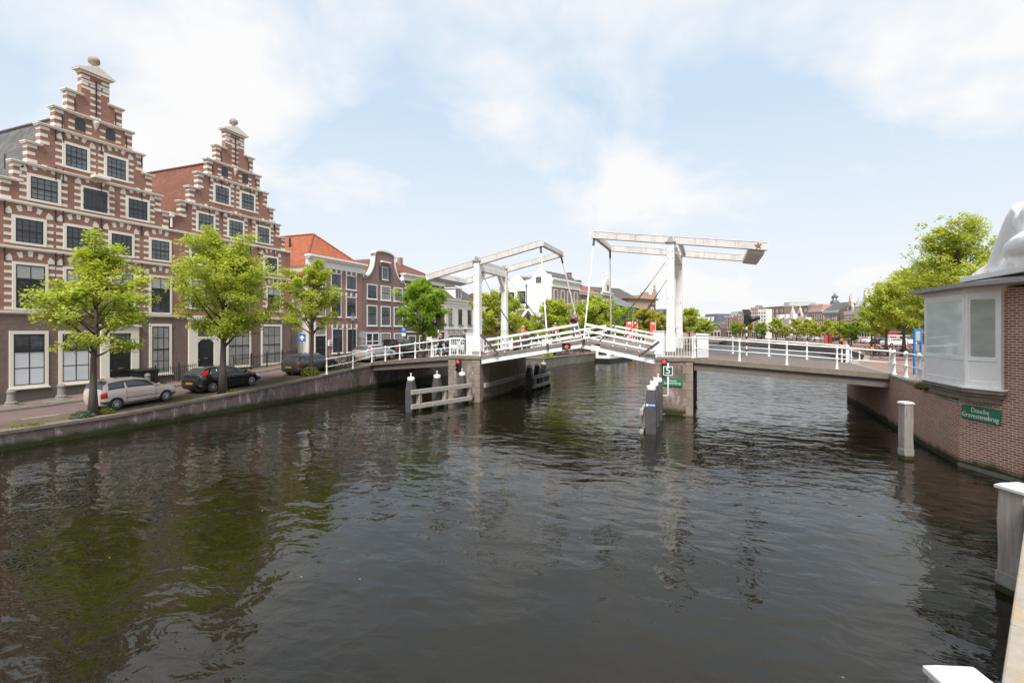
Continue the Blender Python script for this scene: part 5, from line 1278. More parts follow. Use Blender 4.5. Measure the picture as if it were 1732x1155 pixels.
chain('dark chain from the near post of the right tower down to the leaf', (XTR - .3, 30.6, 8.6), (-6.0, 29.3, 4.0), .25)
chain('dark chain from the far post of the right tower down to the leaf', (XTR - .3, 35.9, 8.6), (-6.0, 38.0, 4.0), .25)
for lab, p, q in (('dark rusty strut by the left pier balustrade', (-13.6, 29.1, 4.35), (-12.35, 29.05, 3.15)), ('dark rusty strut by the right pier balustrade', (-2.6, 28.95, 4.0), (-3.7, 28.95, 3.15))):
    o = MB(); o.beam(Vector(p) - Vector(q), (0, 0, 0), .07, .12); b = o.build('strut', plain('rust_strut', (.09, .07, .06), .8)); b.location = q; setp(b, lab, 'strut')

# white balustrades on the pier heads
def bars_fence(name, label, pts, h, gap=.14, cat='railing'):
    p0 = Vector(pts[0]); t = thing(name, label, cat, p0)
    bm_, rm = MB(), MB()
    for a, b in zip(pts, pts[1:]):
        a, b = Vector(a) - p0, Vector(b) - p0; n = max(1, int((b - a).length / gap))
        for k in range(n + 1):
            q = a.lerp(b, k / n); bm_.box(q.x - .012, q.x + .012, q.y - .012, q.y + .012, q.z + .06, q.z + h - .02)
        rm.beam(a + Vector((0, 0, h)), b + Vector((0, 0, h)), .06, .05).beam(a + Vector((0, 0, .07)), b + Vector((0, 0, .07)), .05, .04)
        for q in (a, b): m = MB(); m.box(q.x - .04, q.x + .04, q.y - .04, q.y + .04, q.z - .03, q.z + h + .06); m.build('post', WHITEB, t)
    bm_.build('bars', WHITEB, t); rm.build('rail', WHITEB, t)
    return t
bars_fence('balustrade', 'white barred balustrade round the foot of the left tower', [(-15.9, 29.38, 2.95), (-13.75, 29.38, 2.95)], 1.12)
bars_fence('balustrade', 'white barred balustrade round the foot of the right tower', [(-2.75, 28.98, 3.12), (-.85, 28.98, 3.12)], 1.12)
m = MB(); m.box(-.65, -.05, 29.9, 31, 3.1, 4.35).prism([(-.7, 4.35), (0, 4.35), (0, 4.4), (-.7, 4.46)], 29.85, 31.05); o = m.build('control_cabinet', WHITEB, bevel=.02); setp(o, 'white metal control cabinet right of the right bridge tower', 'cabinet')

# white pipe railings
def pipe_rail(label, pts, h=1.08, sp=2.0, r=.035, ball=True, mids=(.52,), name='pipe_railing', pr=.055):
    p0 = Vector(pts[0]); t = thing(name, label, 'railing', p0); pm = None
    pts = [Vector(p) - p0 for p in pts]
    for hh in mids + (h,):
        m = MB(); m.path([p + Vector((0, 0, hh)) for p in pts], r * (1.15 if hh == h else .8), 8); m.build('rail', WHITEB, t, smooth=True)
    first = True
    for i, (a, b) in enumerate(zip(pts, pts[1:])):
        n = max(1, round((b - a).length / sp))
        for k in range(0 if i == 0 else 1, n + 1):
            q = a.lerp(b, k / n)
            if pm is None:
                m = MB(); m.lathe([(pr * 1.6, -.03), (pr * 1.5, .04), (pr, .1), (pr * .95, .42), (pr * 1.25, .5), (pr * 1.25, .56), (pr * .9, .64), (pr * .85, h - .1), (pr * 1.3, h - .05), (pr * 1.35, h + .03), (pr * .8, h + .09), (.01, h + .12)], 10); pm = m.mesh('post', WHITEB, True)
            o = part('post', pm, t); o.location = q
    return t
dk = lambda x: 3.14 + (2.52 - 3.14) * (x + .84) / 9.2
pipe_rail('white railing on the near edge of the right bridge span', [(-.75, 29.28, dk(-.75)), (8.2, 29.55, dk(8.2))], sp=2.05)
pipe_rail('white railing on the far edge of the right bridge span', [(-.75, 38.15, dk(-.75)), (8.3, 38.4, dk(8.3)), (9.2, 42, 2.35)], sp=2.05)
pipe_rail('white railing with thick posts on the brick quay wall beside the booth', [(8.28, 29.3, 2.5), (8.3, 26.2, 2.48), (8.02, 23.9, 2.42)], sp=1.35, pr=.075)
pipe_rail('white railing on the near edge of the left bridge span and down the quay', [(-25.12, 28.2, 1.52), (-25.12, 31, 1.72), (-25.12, 33.3, 2.05), (-16.1, 29.65, 2.95)], sp=2.1)
pipe_rail('white railing on the far edge of the left bridge span', [(-25.1, 43.2, 2.06), (-16.1, 37.9, 2.95)], sp=2.1)
pipe_rail('short low white railing in the roadway behind the left bridge span railing', [(-24.2, 40.5, 2.1), (-20.3, 36.4, 2.5)], h=.95, sp=.9, mids=(.3, .6))
pipe_rail('white sloping handrail going down to the right bank quay behind the bridge', [(9.0, 43, 2.3), (11.5, 49, 1.7)], sp=3)

# ---------------------------------------------------------------- mooring posts and fender frames
def cap_post(t, x, y, z0, z1, w=.23, pin=True, mat=None):
    m = MB(); zt = z1 - .55
    m.add([(x - w, y - w, z0), (x + w, y - w, z0), (x + w, y + w, z0), (x - w, y + w, z0), (x - w, y - w, zt), (x + w, y - w, zt), (x + w, y + w, zt), (x - w, y + w, zt), (x - w * .72, y - w * .72, z1), (x + w * .72, y - w * .72, z1), (x + w * .72, y + w * .72, z1), (x - w * .72, y + w * .72, z1)],
          [(0, 3, 2, 1), (8, 9, 10, 11)] + [(i + k, (i + 1) % 4 + k, (i + 1) % 4 + 4 + k, i + 4 + k) for k in (0, 4) for i in range(4)])
    m.build('pile', mat or DOLPH, t, bevel=.015)
    m = MB(); m.lathe([(w * .85, z1), (w * .9, z1 + .05), (w * .9, z1 + .16), (w * .6, z1 + .2)], 14, (x, y, 0)); 
    if pin: m.lathe([(.03, z1 + .2), (.03, z1 + .36), (.05, z1 + .37), (.05, z1 + .42)], 8, (x, y, 0))
    m.build('cap', WHITE, t, smooth=False)
def dolphin(label, posts, ztop, side, zr_=(1.17, .35)):
    x, y = posts[0]; t = thing('fender_frame', label, 'mooring fender', (x, y, -1))
    loc = [(a - x, b - y) for a, b in posts]
    for a, b in loc: cap_post(t, a, b, -.5, ztop + 1)
    (a0, b0), (a1, b1) = loc[0], loc[-1]
    d = (Vector((a1, b1)) - Vector((a0, b0))).normalized(); n = Vector((d.y, -d.x)) * side
    if zr_:
        for zz in zr_:
            p = Vector((a0, b0)) + n * .40 - d * .3; q = Vector((a1, b1)) + n * .40 + d * .45
            m = MB(); m.beam((p.x, p.y, zz + 1), (q.x, q.y, zz + 1), .16, .26); m.build('fender_beam', RAIL_W, t, bevel=.02)
        for a, b in loc:
            p = Vector((a, b)) + n * .315 + d * .32
            m = MB(); m.box(p.x - .13, p.x + .13, p.y - .13, p.y + .13, .2, zr_[0] + .96); m.build('fender_post', PILE_W, t, bevel=.015)
            m = MB(); m.box(p.x - .135, p.x + .135, p.y - .135, p.y + .135, .95, 1.16); m.build('moss_band', stone('waterline_moss', (.06, .06, .02), (.035, .03, .015), .9, 6), t)
    return t
dolphin('grey three-post mooring frame with two weathered rails before the left pier', [(-15.8, 24.5), (-15.2, 26.4), (-14.55, 28.4)], 1.78, 1, (1.15, .34))
dolphin('grey three-post mooring frame behind the left pier', [(-12.95, 36.6), (-12.9, 38.4), (-12.85, 39.9)], 1.75, 1, (1.0, .3))
tD = dolphin('dark three-post mooring frame before the right pier', [(-2.45, 23.4), (-2.5, 25.2), (-2.5, 27.2)], 1.95, -1, (.95, .0))
m = MB(); m.box(-.21, .21, -.245, -.235, 2.22, 2.36); o = m.build('blue_plate', SBLUE, tD)
m = MB(); m.box(-.19, -.09, -.25, -.246, 2.24, 2.34).box(-.05, .19, -.25, -.246, 2.27, 2.31); m.build('plate_mark', WHITE, o)
def square_pile(label, x, y, zt, w, rz, lean=0):
    t = thing('mooring_pile', label, 'mooring pile', (x, y, -1), rz)
    m = MB(); n = 7
    random.seed(int(x * 100))
    rows = []
    for k in range(n):
        zz = -.5 + (zt + .5 + 1 - .05) * k / (n - 1); jx, jy = (random.uniform(-.014, .014) for _ in 'ab'); ww = w * (1 + .05 * (1 - k / (n - 1)))
        c_ = ww * .14
        rows.append([(-ww + c_ + jx, -ww + jy, zz), (ww - c_ + jx, -ww + jy, zz), (ww + jx, -ww + c_ + jy, zz), (ww + jx, ww - c_ + jy, zz), (ww - c_ + jx, ww + jy, zz), (-ww + c_ + jx, ww + jy, zz), (-ww + jx, ww - c_ + jy, zz), (-ww + jx, -ww + c_ + jy, zz)])
    m.add([p for r in rows for p in r], [(k * 8 + i, k * 8 + (i + 1) % 8, k * 8 + 8 + (i + 1) % 8, k * 8 + 8 + i) for k in range(n - 1) for i in range(8)] + [tuple(range((n - 1) * 8, n * 8))])
    m.build('timber', PILE_W, t, bevel=.012)
    m = MB(); m.box(-w - .025, w + .025, -w - .025, w + .025, zt + .94, zt + 1.0).add([(-w - .02, -w - .02, zt + 1.0), (w + .02, -w - .02, zt + 1.0), (w + .02, w + .02, zt + 1.0), (-w - .02, w + .02, zt + 1.0), (-w * .85, -w * .85, zt + 1.035), (w * .85, -w * .85, zt + 1.035), (w * .85, w * .85, zt + 1.035), (-w * .85, w * .85, zt + 1.035)], [(0, 1, 5, 4), (1, 2, 6, 5), (2, 3, 7, 6), (3, 0, 4, 7), (4, 5, 6, 7)])
    m.build('cap', paint('pile_cap', (.66, .66, .65), .5, .22, (.35, .33, .29), 4), t, bevel=.01)
    m = MB(); m.box(-w * 1.06, w * 1.06, -w * 1.06, w * 1.06, .9, 1.12); m.build('waterline_band', stone('waterline_moss', (.06, .06, .02), (.035, .03, .015), .9, 6), t, bevel=.02)
    m = MB(); m.box(-w * 1.066, w * 1.066, -w * 1.066, w * 1.066, 1.125, 1.36); m.build('scuffed_band', stone('scuffed_band', (.33, .32, .30), (.22, .20, .18), .8, 5), t, bevel=.02)
    return t
square_pile('slim weathered timber pile with white cap in front of the brick quay wall', 6.62, 22.15, 2.03, .165, .35)
square_pile('stout weathered timber pile with white cap beside the near stone quay', 5.10, 11.5, 1.88, .225, .5)
square_pile('white-capped timber pile cut off by the bottom edge, next to the near quay', 1.90, 5.0, 1.87, .18, .3)

# ---------------------------------------------------------------- signals and signs at the bridge
def light_head(t, x, y, z, lit=True, facing=-1, s=1.0):
    m = MB(); m.box(x - .14 * s, x + .14 * s, y, y + .2 * s, z - .85 * s, z); hd = m.build('lamp_housing', BLACK, t, bevel=.02)
    for k in range(3):
        zz = z - .16 * s - k * .27 * s
        m = MB(); m.lathe([(.10 * s, 0), (.105 * s, -.012), (.06 * s, -.03), (.005, -.035)], 16, (x, y - .002, zz), 'y'); m.build('lens', lampmat('red_lamp', (1, .035, .03), 2.2) if (k == 0 and lit) else plain('dark_lens', (.03, .025, .025), .2), hd, smooth=False)
        m = MB(); vs_ = []
        for j in range(9):
            a = pi * j / 8; vs_.append((x + .125 * s * cos(a), y - .001, zz + .125 * s * sin(a))); vs_.append((x + .125 * s * cos(a), y - .16 * s, zz + .125 * s * sin(a) - .02))
        m.add(vs_, [(2 * j, 2 * j + 2, 2 * j + 3, 2 * j + 1) for j in range(8)]); b = m.build('visor', BLACK, hd, fix=False); sm = b.modifiers.new('thick', 'SOLIDIFY'); sm.thickness = .008
tl_ = thing('ship_signal', 'ship traffic light showing red on the left pier wall', 'traffic light', (-15.0, 29.0, 2.0)); light_head(tl_, -.15, .0, .78)
m = MB(); m.box(-.2, -.1, .2, .35, .2, .3); m.build('bracket', IRON, tl_)
pR = onY(1123.5, 28.55); tr2 = thing('ship_signal', 'ship traffic light showing red on the right pier, behind the number 5 plate', 'traffic light', (pR.x, 28.6, 2.0)); light_head(tr2, 0, 0, hz(607, dep(pR.x, 28.6)) - 2.0, s=.92)
m = MB(); m.box(-.05, .05, .18, .3, .3, .4); m.build('bracket', IRON, tr2)
a5, b5 = onY(1122, 27.5), onY(1138, 27.5); t5 = dep(*a5)
n5 = sign_board('number_plate', 'small green plate with white number 5 on a bent white pipe', (a5.x, 27.5), (b5.x, 27.5), hz(634.5, t5), hz(619, t5), plain('plate_green', (.012, .10, .055), .4), '5', .48, .04, 1.1, border=.035, dz=.0)
m = MB(); xz = (b5.x - a5.x) / 2
m.path([(-.42, .0, hz(669, t5) - hz(634.5, t5)), (xz - .06, .0, hz(669, t5) - hz(634.5, t5)), (xz, 0, hz(669, t5) - hz(634.5, t5) + .06), (xz, 0, hz(613.5, t5) - hz(634.5, t5))], .032, 8); m.build('pipe', WHITE, n5, smooth=True)
a6, b6 = onY(1120.5, 28.87), onY(1154, 28.87); t6 = dep(*a6)
sign_board('bridge_sign', 'green board with the bridge name in white on the right bridge pier', (a6.x, 28.87), (b6.x, 28.87), hz(652, t6), hz(638.5, t6), SGREEN, 'Douche\nGravestenebrug', .155, .01, .86)
def road_signal(label, x, y, z0, h, face):
    t = thing('bridge_signal', label, 'traffic signal', (x, y, z0), face)
    n = 9; wm_, bm_ = MB(), MB()
    for k in range(n):
        (wm_ if k % 2 == 0 else bm_).lathe([(.055, h * .72 * k / n), (.055, h * .72 * (k + 1) / n)], 10)
    wm_.build('white_bands', WHITE, t); bm_.build('black_bands', BLACK, t)
    m = MB(); m.tube((0, 0, h * .72), (0, 0, h * .8), .06).box(-.17, .17, -.13, .13, h * .78, h); hd = m.build('lamp_housing', BLACK, t, bevel=.03)
    m = MB(); m.path([(.15, 0, h * .89), (.5, 0, h * .91), (.82, 0, h * .945)], [.24, .16, .11], 12, cap=False); b = m.build('hood', BLACK, hd, smooth=True, fix=False); b.modifiers.new('thick', 'SOLIDIFY').thickness = .012
    m = MB(); m.box(-.24, .24, -.2, .2, h + .02, h + .07).add([(-.2, -.16, h + .07), (.2, -.16, h + .07), (.26, .2, h + .4), (-.26, .2, h + .4)], [(0, 1, 2, 3)]); m.build('back_board', BLACK, hd)
    return t
road_signal('black hooded road signal on a striped pole on the right bridge span', 2.35, 37.7, 2.9, 2.75, radians(8))
road_signal('black hooded road signal on a striped pole by the left span, before a green tree', -20.6, 36.0, 2.35, 3.2, radians(170))
# ---------------------------------------------------------------- trees
def tree_meshes(seed, H, zb, R, nlimb, clumps, per, leaf, lean=(0, 0), flat=.45, top=.25, tr=.13, crown_pow=.8):
    """H total height, zb underside of the crown, R crown radius"""
    rnd = random.Random(seed); tm = MB(); lm = MB()
    fork = zb * .92
    ax = []
    for k in range(7):
        s = k / 6; ax.append(Vector((lean[0] * s + rnd.uniform(-.07, .07) * s * R * .5, lean[1] * s + rnd.uniform(-.07, .07) * s * R * .5, s * H * .93)))
    rad = [tr * 1.25 * (1 - .93 * (k / 6) ** .8) + .012 for k in range(7)]; rad[0] *= 1.25
    tm.path(ax, rad, 10)
    axp = lambda z: ax[min(5, int(z / (H * .93) * 6))].lerp(ax[min(6, int(z / (H * .93) * 6) + 1)], (z / (H * .93) * 6) % 1)
    spots = []
    for i in range(nlimb):
        s = (i + rnd.random() * .7) / nlimb
        z = fork + (H * .86 - fork) * s ** 1.1
        az = i * 2.4 + rnd.uniform(-.5, .5)
        prof = (sin(pi * min(1, (.22 + .78 * s))) ** crown_pow) * (1 - top * s) * rnd.uniform(.72, 1.12)
        L = R * max(.3, prof)
        el = radians(rnd.uniform(15, 38) + 30 * s)
        p0 = axp(z); d = Vector((cos(az) * cos(el), sin(az) * cos(el), sin(el)))
        pts = [p0]
        for k in range(1, 5):
            dd = d + Vector((rnd.uniform(-.22, .22), rnd.uniform(-.22, .22), rnd.uniform(-.08, .16)))
            pts.append(pts[-1] + dd.normalized() * L / 4 / max(.55, cos(el)) * .9)
        r0 = tr * .48 * (1 - .55 * s)
        tm.path(pts, [r0, r0 * .75, r0 * .5, r0 * .32, r0 * .14], 6)
        for k in range(5):
            j = rnd.randint(1, 3); b = pts[j].lerp(pts[j + 1], rnd.random())
            a2 = az + rnd.choice((-1, 1)) * rnd.uniform(.4, 1.3); l2 = L * rnd.uniform(.22, .5)
            e2 = rnd.uniform(-.1, .7)
            q = b + Vector((cos(a2) * cos(e2), sin(a2) * cos(e2), sin(e2))) * l2
            mid = b.lerp(q, .5) + Vector((0, 0, rnd.uniform(-.1, .1)))
            tm.path([b, mid, q], [r0 * .3, r0 * .2, r0 * .08], 5)
            spots += [(q, 1.0), (mid, .8)]
        spots += [(pts[4], 1.1), (pts[3], .9), (pts[2], .7)]
    spots += [(ax[6], 1.0), (ax[6] - Vector((0, 0, .35)), 1.0), (ax[6].lerp(ax[5], .7), 1.1)]
    rnd.shuffle(spots)
    while len(spots) < clumps: q, s = rnd.choice(spots); spots.append((q + Vector((rnd.gauss(0, .35), rnd.gauss(0, .35), rnd.gauss(0, .2))) * R * .3, s * .8))
    V, F = lm.v, lm.f
    for q, s in spots[:clumps]:
        cr = R * .13 * s * rnd.uniform(.75, 1.3)
        n = int(per * s * rnd.uniform(.6, 1.25))
        tilt = Vector((rnd.gauss(0, .25), rnd.gauss(0, .25), 1)).normalized()
        for k in range(n):
            a = rnd.uniform(0, 2 * pi); r = cr * sqrt(rnd.random()); h = rnd.gauss(0, flat * .5) * cr
            c = q + Vector((cos(a) * r, sin(a) * r, h - (r / cr) ** 2 * cr * .28))
            nn = (tilt + Vector((rnd.gauss(0, .42), rnd.gauss(0, .42), rnd.gauss(0, .2)))).normalized()
            u = nn.cross(Vector((cos(a + 1), sin(a + 1), .1))).normalized(); w_ = nn.cross(u)
            l = leaf * rnd.uniform(.65, 1.25)
            b = len(V)
            for pu, pw, dz in ((-.5, 0, 0), (-.12, .46, .06), (.55, 0, -.12), (-.12, -.46, .06)):
                v = c + u * (l * pu) + w_ * (l * pw) + nn * (l * dz); V.append((v.x, v.y, v.z))
            F.append((b, b + 1, b + 2, b + 3)); lm.m.append(0)
    return tm.mesh('trunk', BARK, True), lm
def tree(label, loc, mesh_pair, leafm, rz=0, group=None, sc=1.0):
    t = thing('street_tree', label, 'tree', loc, rz, group); t.scale = (sc,) * 3 if not isinstance(sc, tuple) else sc
    part('trunk', mesh_pair[0], t)
    part('crown', mesh_pair[1] if not isinstance(mesh_pair[1], MB) else mesh_pair[1].mesh('crown', leafm, False, False), t)
    return t
def gz(x, y): return (zl(y) if x < 0 else zr(y)) + .005
tree('bushy spring-green maple behind the black hatchback, widest crown on the left quay', (-26.05, 20.8, gz(-26, 20.8)), tree_meshes(3, 8.95, 2.8, 3.4, 34, 560, 80, .125, (.1, .1), top=.25, tr=.17, flat=.6), LEAF1, .4)
tree('slender young spring-green maple behind the pink hatchback', (-26.0, 14.25, gz(-26, 14.25)), tree_meshes(8, 8.3, 2.9, 3.0, 30, 340, 70, .12, (.1, .35), top=.68, tr=.13, flat=.55), LEAF1, 1.0)
tree('open-crowned spring-green maple behind the grey hatchback', (-26.0, 27.6, gz(-26, 27.6)), tree_meshes(15, 8.1, 3.0, 2.7, 26, 320, 62, .125, (.0, -.2), top=.35, tr=.12, flat=.5), LEAF1, 2.2)
tree('dense bright green round tree left of the left bridge tower', (-24.2, 39.6, gz(-25, 39.6)), tree_meshes(21, 7.5, 2.2, 2.6, 32, 540, 84, .135, top=.45, tr=.12, flat=.8), LEAF2, 0)
FA = tree_meshes(31, 8.2, 2.0, 3.6, 30, 420, 50, .25, top=.3, tr=.16, flat=.8)
FB = tree_meshes(37, 9.0, 2.2, 3.7, 30, 420, 50, .25, top=.35, tr=.16, flat=.8)
FC = tree_meshes(41, 8.0, 2.4, 3.1, 28, 360, 48, .25, top=.3, tr=.14, flat=.8)
SH = {}
for k, pr_ in (('A', FA), ('B', FB), ('C', FC)):
    for n, lm in (('1', LEAF1), ('2', LEAF2), ('3', LEAF3)): SH[k + n] = (pr_[0], pr_[1].mesh('crown', lm, False, False))
def ftree(label, px, t, ytop, key, H0, group, wide=1.0, gz_=None):
    p = P(px, t); z0 = gz(p.x, p.y) if gz_ is None else gz_
    s = (hz(ytop, t) - z0) / H0
    return tree(label, (p.x, p.y, z0), SH[key], None, px * .37, group, (s * wide, s * wide, s))
GL, GR_ = 'trees along the left bank beyond the bridge', 'trees along the right bank'
ftree('green tree between the two posts of the left bridge tower', 846, 62, 492, 'A1', 8.2, GL, .95)
ftree('green tree behind the pink-coated pedestrian, before the whitewashed gables', 938, 69, 506, 'B1', 9.0, GL, 1.1)
ftree('low green tree half hidden behind the left drawbridge leaf', 897, 74, 541, 'A1', 8.2, GL, 1.3)
ftree('broad green tree right of the man in the purple jacket', 1006, 82, 504, 'A1', 8.2, GL, 1.1)
ftree('green tree left of the pair of red banners', 1044, 101, 519, 'B2', 9.0, GL, 1.3)
ftree('olive tree between the red banners', 1088, 116, 522, 'B3', 9.0, GL, 1.2)
ftree('olive tree just left of the right bridge tower', 1112, 118, 528, 'A3', 8.2, GL, 1.2)
ftree('tall yellow-green tree just right of the right bridge tower', 1166, 140, 521, 'B1', 9.0, GL, 1.1)
ftree('wide yellow-green tree at the far end of the left bank', 1190, 152, 541, 'A1', 8.2, GL, 1.25)
for px, t, y, key, lb in ((1245, 178, 545, 'A2', 'round dark green tree far off left of the striped signal pole'), (1263, 172, 542, 'C3', 'thin olive tree far off behind the striped signal pole'), (1288, 163, 546, 'A2', 'round green tree far off before the glazed white block'),
                          (1313, 155, 539, 'C1', 'tall yellow-green tree far off before the low cream terrace house'), (1329, 150, 551, 'C1', 'short yellow-green tree left of the tall narrow ornate gable'), (1347, 144, 541, 'C1', 'thin yellow-green tree before the two ornate gables'),
                          (1366, 137, 541, 'C1', 'yellow-green tree beside the blue and white banners'), (1377, 128, 546, 'B1', 'round yellow-green tree before the red brick house with attic'), (1401, 122, 541, 'B1', 'yellow-green tree before the row of white attic windows'),
                          (1422, 112, 543, 'C1', 'yellow-green tree beside the tall dark street lamp'), (1440, 96, 546, 'A2', 'low spreading tree behind the right bridge railing'), (1474, 90, 517, 'C1', 'open yellow-green tree before the white ornate house')):
    ftree(lb, px, t, y, key, {'A': 8.2, 'B': 9.0, 'C': 8.0}[key[0]], GR_, 1.0 if key[0] != 'A' else 1.05)
ftree('tall spreading tree over the cream and red awnings', 1499, 74, 484, 'A1', 8.2, GR_, .85)
ftree('tall bushy tree left of the booth, behind the parked bicycles', 1529, 64, 462, 'A1', 8.2, GR_, .85)
NB = tree_meshes(52, 10.6, 4.2, 4.2, 32, 520, 52, .17, top=.3, tr=.17, flat=.6)
p = P(1622, 40); tree('tall open-crowned tree rising behind the booth roof beside the statue', (p.x, p.y, 2.2), NB, LEAF1, .3)
p = P(1572, 52); tree('spreading olive-green tree behind the left corner of the booth roof', (p.x, p.y, 2.0), (NB[0], NB[1]), LEAF1, 2.3, None, (.98, .98, .90))
# small plants
def bush(name, label, loc, rx, rz_, n, leafm, seed, cat='plant', leaf=.07, up=.3):
    rnd = random.Random(seed); m = MB()
    for k in range(n):
        a = rnd.uniform(0, 2 * pi); r = sqrt(rnd.random()); h = rnd.random() ** .7 * (1 - r * r * .6)
        c = Vector((cos(a) * r * rx, sin(a) * r * rx, h * rz_)); u = Vector((rnd.gauss(0, 1), rnd.gauss(0, 1), rnd.gauss(up, .7))).normalized(); w_ = u.cross(Vector((rnd.gauss(0, 1), rnd.gauss(0, 1), rnd.gauss(0, 1)))).normalized(); l = leaf * rnd.uniform(.6, 1.5)
        m.add([c - u * l, c + w_ * l * .4, c + u * l, c - w_ * l * .4], [(0, 1, 2, 3)])
    o = m.build(name, leafm, fix=False); o.location = loc; return setp(o, label, cat)
MOSS = leafmat('mossy_leaves', (.22, .24, .05), (.13, .16, .03), (.28, .27, .07))
GREYG = leafmat('grey_green_leaves', (.15, .20, .14), (.09, .13, .10), (.20, .25, .18))
bush('low_shrub', 'low grey-green shrub at the foot of the slender tree by the pink car', (-25.85, 13.75, gz(-26, 13.8)), .42, .32, 900, GREYG, 1)
bush('low_shrub', 'yellow-green weeds right of the grey-green shrub by the pink car', (-25.95, 14.75, gz(-26, 14.8)), .34, .32, 420, MOSS, 2)
bush('weed_tuft', 'small tuft of weeds at the foot of the bushy maple by the black car', (-25.9, 21.2, gz(-26, 21.2)), .38, .14, 300, MOSS, 3)
bush('low_shrub', 'leafy undergrowth round the trunk of the tree by the grey car', (-25.95, 27.5, gz(-26, 27.5)), .62, .80, 420, MOSS, 4, leaf=.10, up=.9)
bush('weed_tuft', 'dry grass tuft growing from the wall top beside the booth', (7.9, 24.5, 2.34), .28, .22, 420, leafmat('dry_grass', (.30, .29, .07), (.2, .19, .05), (.33, .30, .12)), 5, leaf=.1, up=1.2)
p = P(933, 62.5); bush('round_bush', 'round yellow-green bush on the far quay under the left drawbridge leaf', (p.x - .6, p.y, 1.25), .75, 1.3, 700, LEAF1, 6, leaf=.12)
bush('weed_patch', 'moss and weeds along the quay edge at the far left', (-25.75, 11.8, .77), .5, .05, 300, MOSS, 7, leaf=.04)

# ---------------------------------------------------------------- cars
def cr(p0, p1, p2, p3, t): return 0.5 * ((2 * p1) + (-p0 + p2) * t + (2 * p0 - 5 * p1 + 4 * p2 - p3) * t * t + (-p0 + 3 * p1 - 3 * p2 + p3) * t ** 3)
def car_style(kind):
    if kind == 'mini':      # short rounded three-door
        return dict(L=3.62, W=.83, st=[(0, .42, .72, .80, .58), (.05, .30, .86, .98, .70), (.16, .26, .93, 1.30, .66), (.42, .24, .96, 1.46, .60), (.95, .22, .97, 1.50, .60), (1.55, .22, .96, 1.49, .61), (2.05, .22, .94, 1.40, .62), (2.45, .22, .92, 1.15, .66), (2.80, .22, .90, .965, .70), (3.15, .24, .84, .90, .66), (3.45, .26, .72, .78, .60), (3.60, .34, .56, .60, .48), (3.62, .40, .50, .53, .44)],
                    wheels=(.62, 3.0), wr=.29, glass=[(.32, 1.02, .1), (1.14, 2.42, .12)], ws=(2.08, 2.70), rear=(.07, .36), doorx=(1.08, 2.45))
    if kind == 'hatch':
        return dict(L=4.25, W=.90, st=[(0, .40, .78, .84, .62), (.05, .28, .92, 1.0, .74), (.25, .24, .98, 1.22, .68), (.6, .22, 1.0, 1.41, .62), (1.1, .21, 1.0, 1.475, .61), (1.8, .21, .99, 1.475, .62), (2.35, .21, .97, 1.40, .63), (2.85, .21, .95, 1.14, .67), (3.2, .22, .93, .98, .74), (3.65, .24, .86, .91, .72), (4.0, .26, .74, .80, .66), (4.2, .32, .58, .63, .56), (4.25, .4, .5, .54, .5)],
                    wheels=(.78, 3.42), wr=.32, glass=[(.66, 1.02, .3), (1.10, 1.78, .1), (1.86, 2.78, .12)], ws=(2.40, 3.08), rear=(.1, .52), doorx=(1.06, 1.82, 2.8))
    if kind == 'van':
        return dict(L=5.0, W=.96, st=[(0, .40, 1.1, 1.85, .84), (.04, .32, 1.15, 1.95, .86), (.6, .28, 1.2, 2.0, .86), (2.0, .28, 1.2, 2.02, .86), (3.2, .28, 1.2, 2.0, .86), (3.7, .28, 1.18, 1.9, .82), (4.2, .28, 1.12, 1.40, .76), (4.45, .28, 1.05, 1.15, .74), (4.8, .3, .85, .95, .7), (4.96, .36, .62, .7, .6), (5.0, .42, .56, .6, .55)],
                    wheels=(.9, 4.05), wr=.33, glass=[(3.0, 3.95, .12)], ws=(3.75, 4.4), rear=None, doorx=(2.9, 4.0))
    if kind == 'jeep':
        return dict(L=4.0, W=.88, st=[(0, .55, 1.1, 1.70, .72), (.04, .5, 1.15, 1.80, .74), (.5, .48, 1.15, 1.84, .74), (1.4, .48, 1.15, 1.84, .74), (2.1, .48, 1.14, 1.80, .73), (2.4, .48, 1.13, 1.50, .70), (2.6, .48, 1.1, 1.16, .70), (3.2, .5, 1.06, 1.12, .62), (3.8, .52, 1.02, 1.08, .58), (3.96, .55, .98, 1.02, .56), (4.0, .6, .9, .95, .54)],
                    wheels=(.7, 3.25), wr=.39, glass=[(.25, .95, .1), (1.1, 2.2, .1)], ws=(2.14, 2.55), rear=(.02, .03), doorx=(1.0, 2.3))
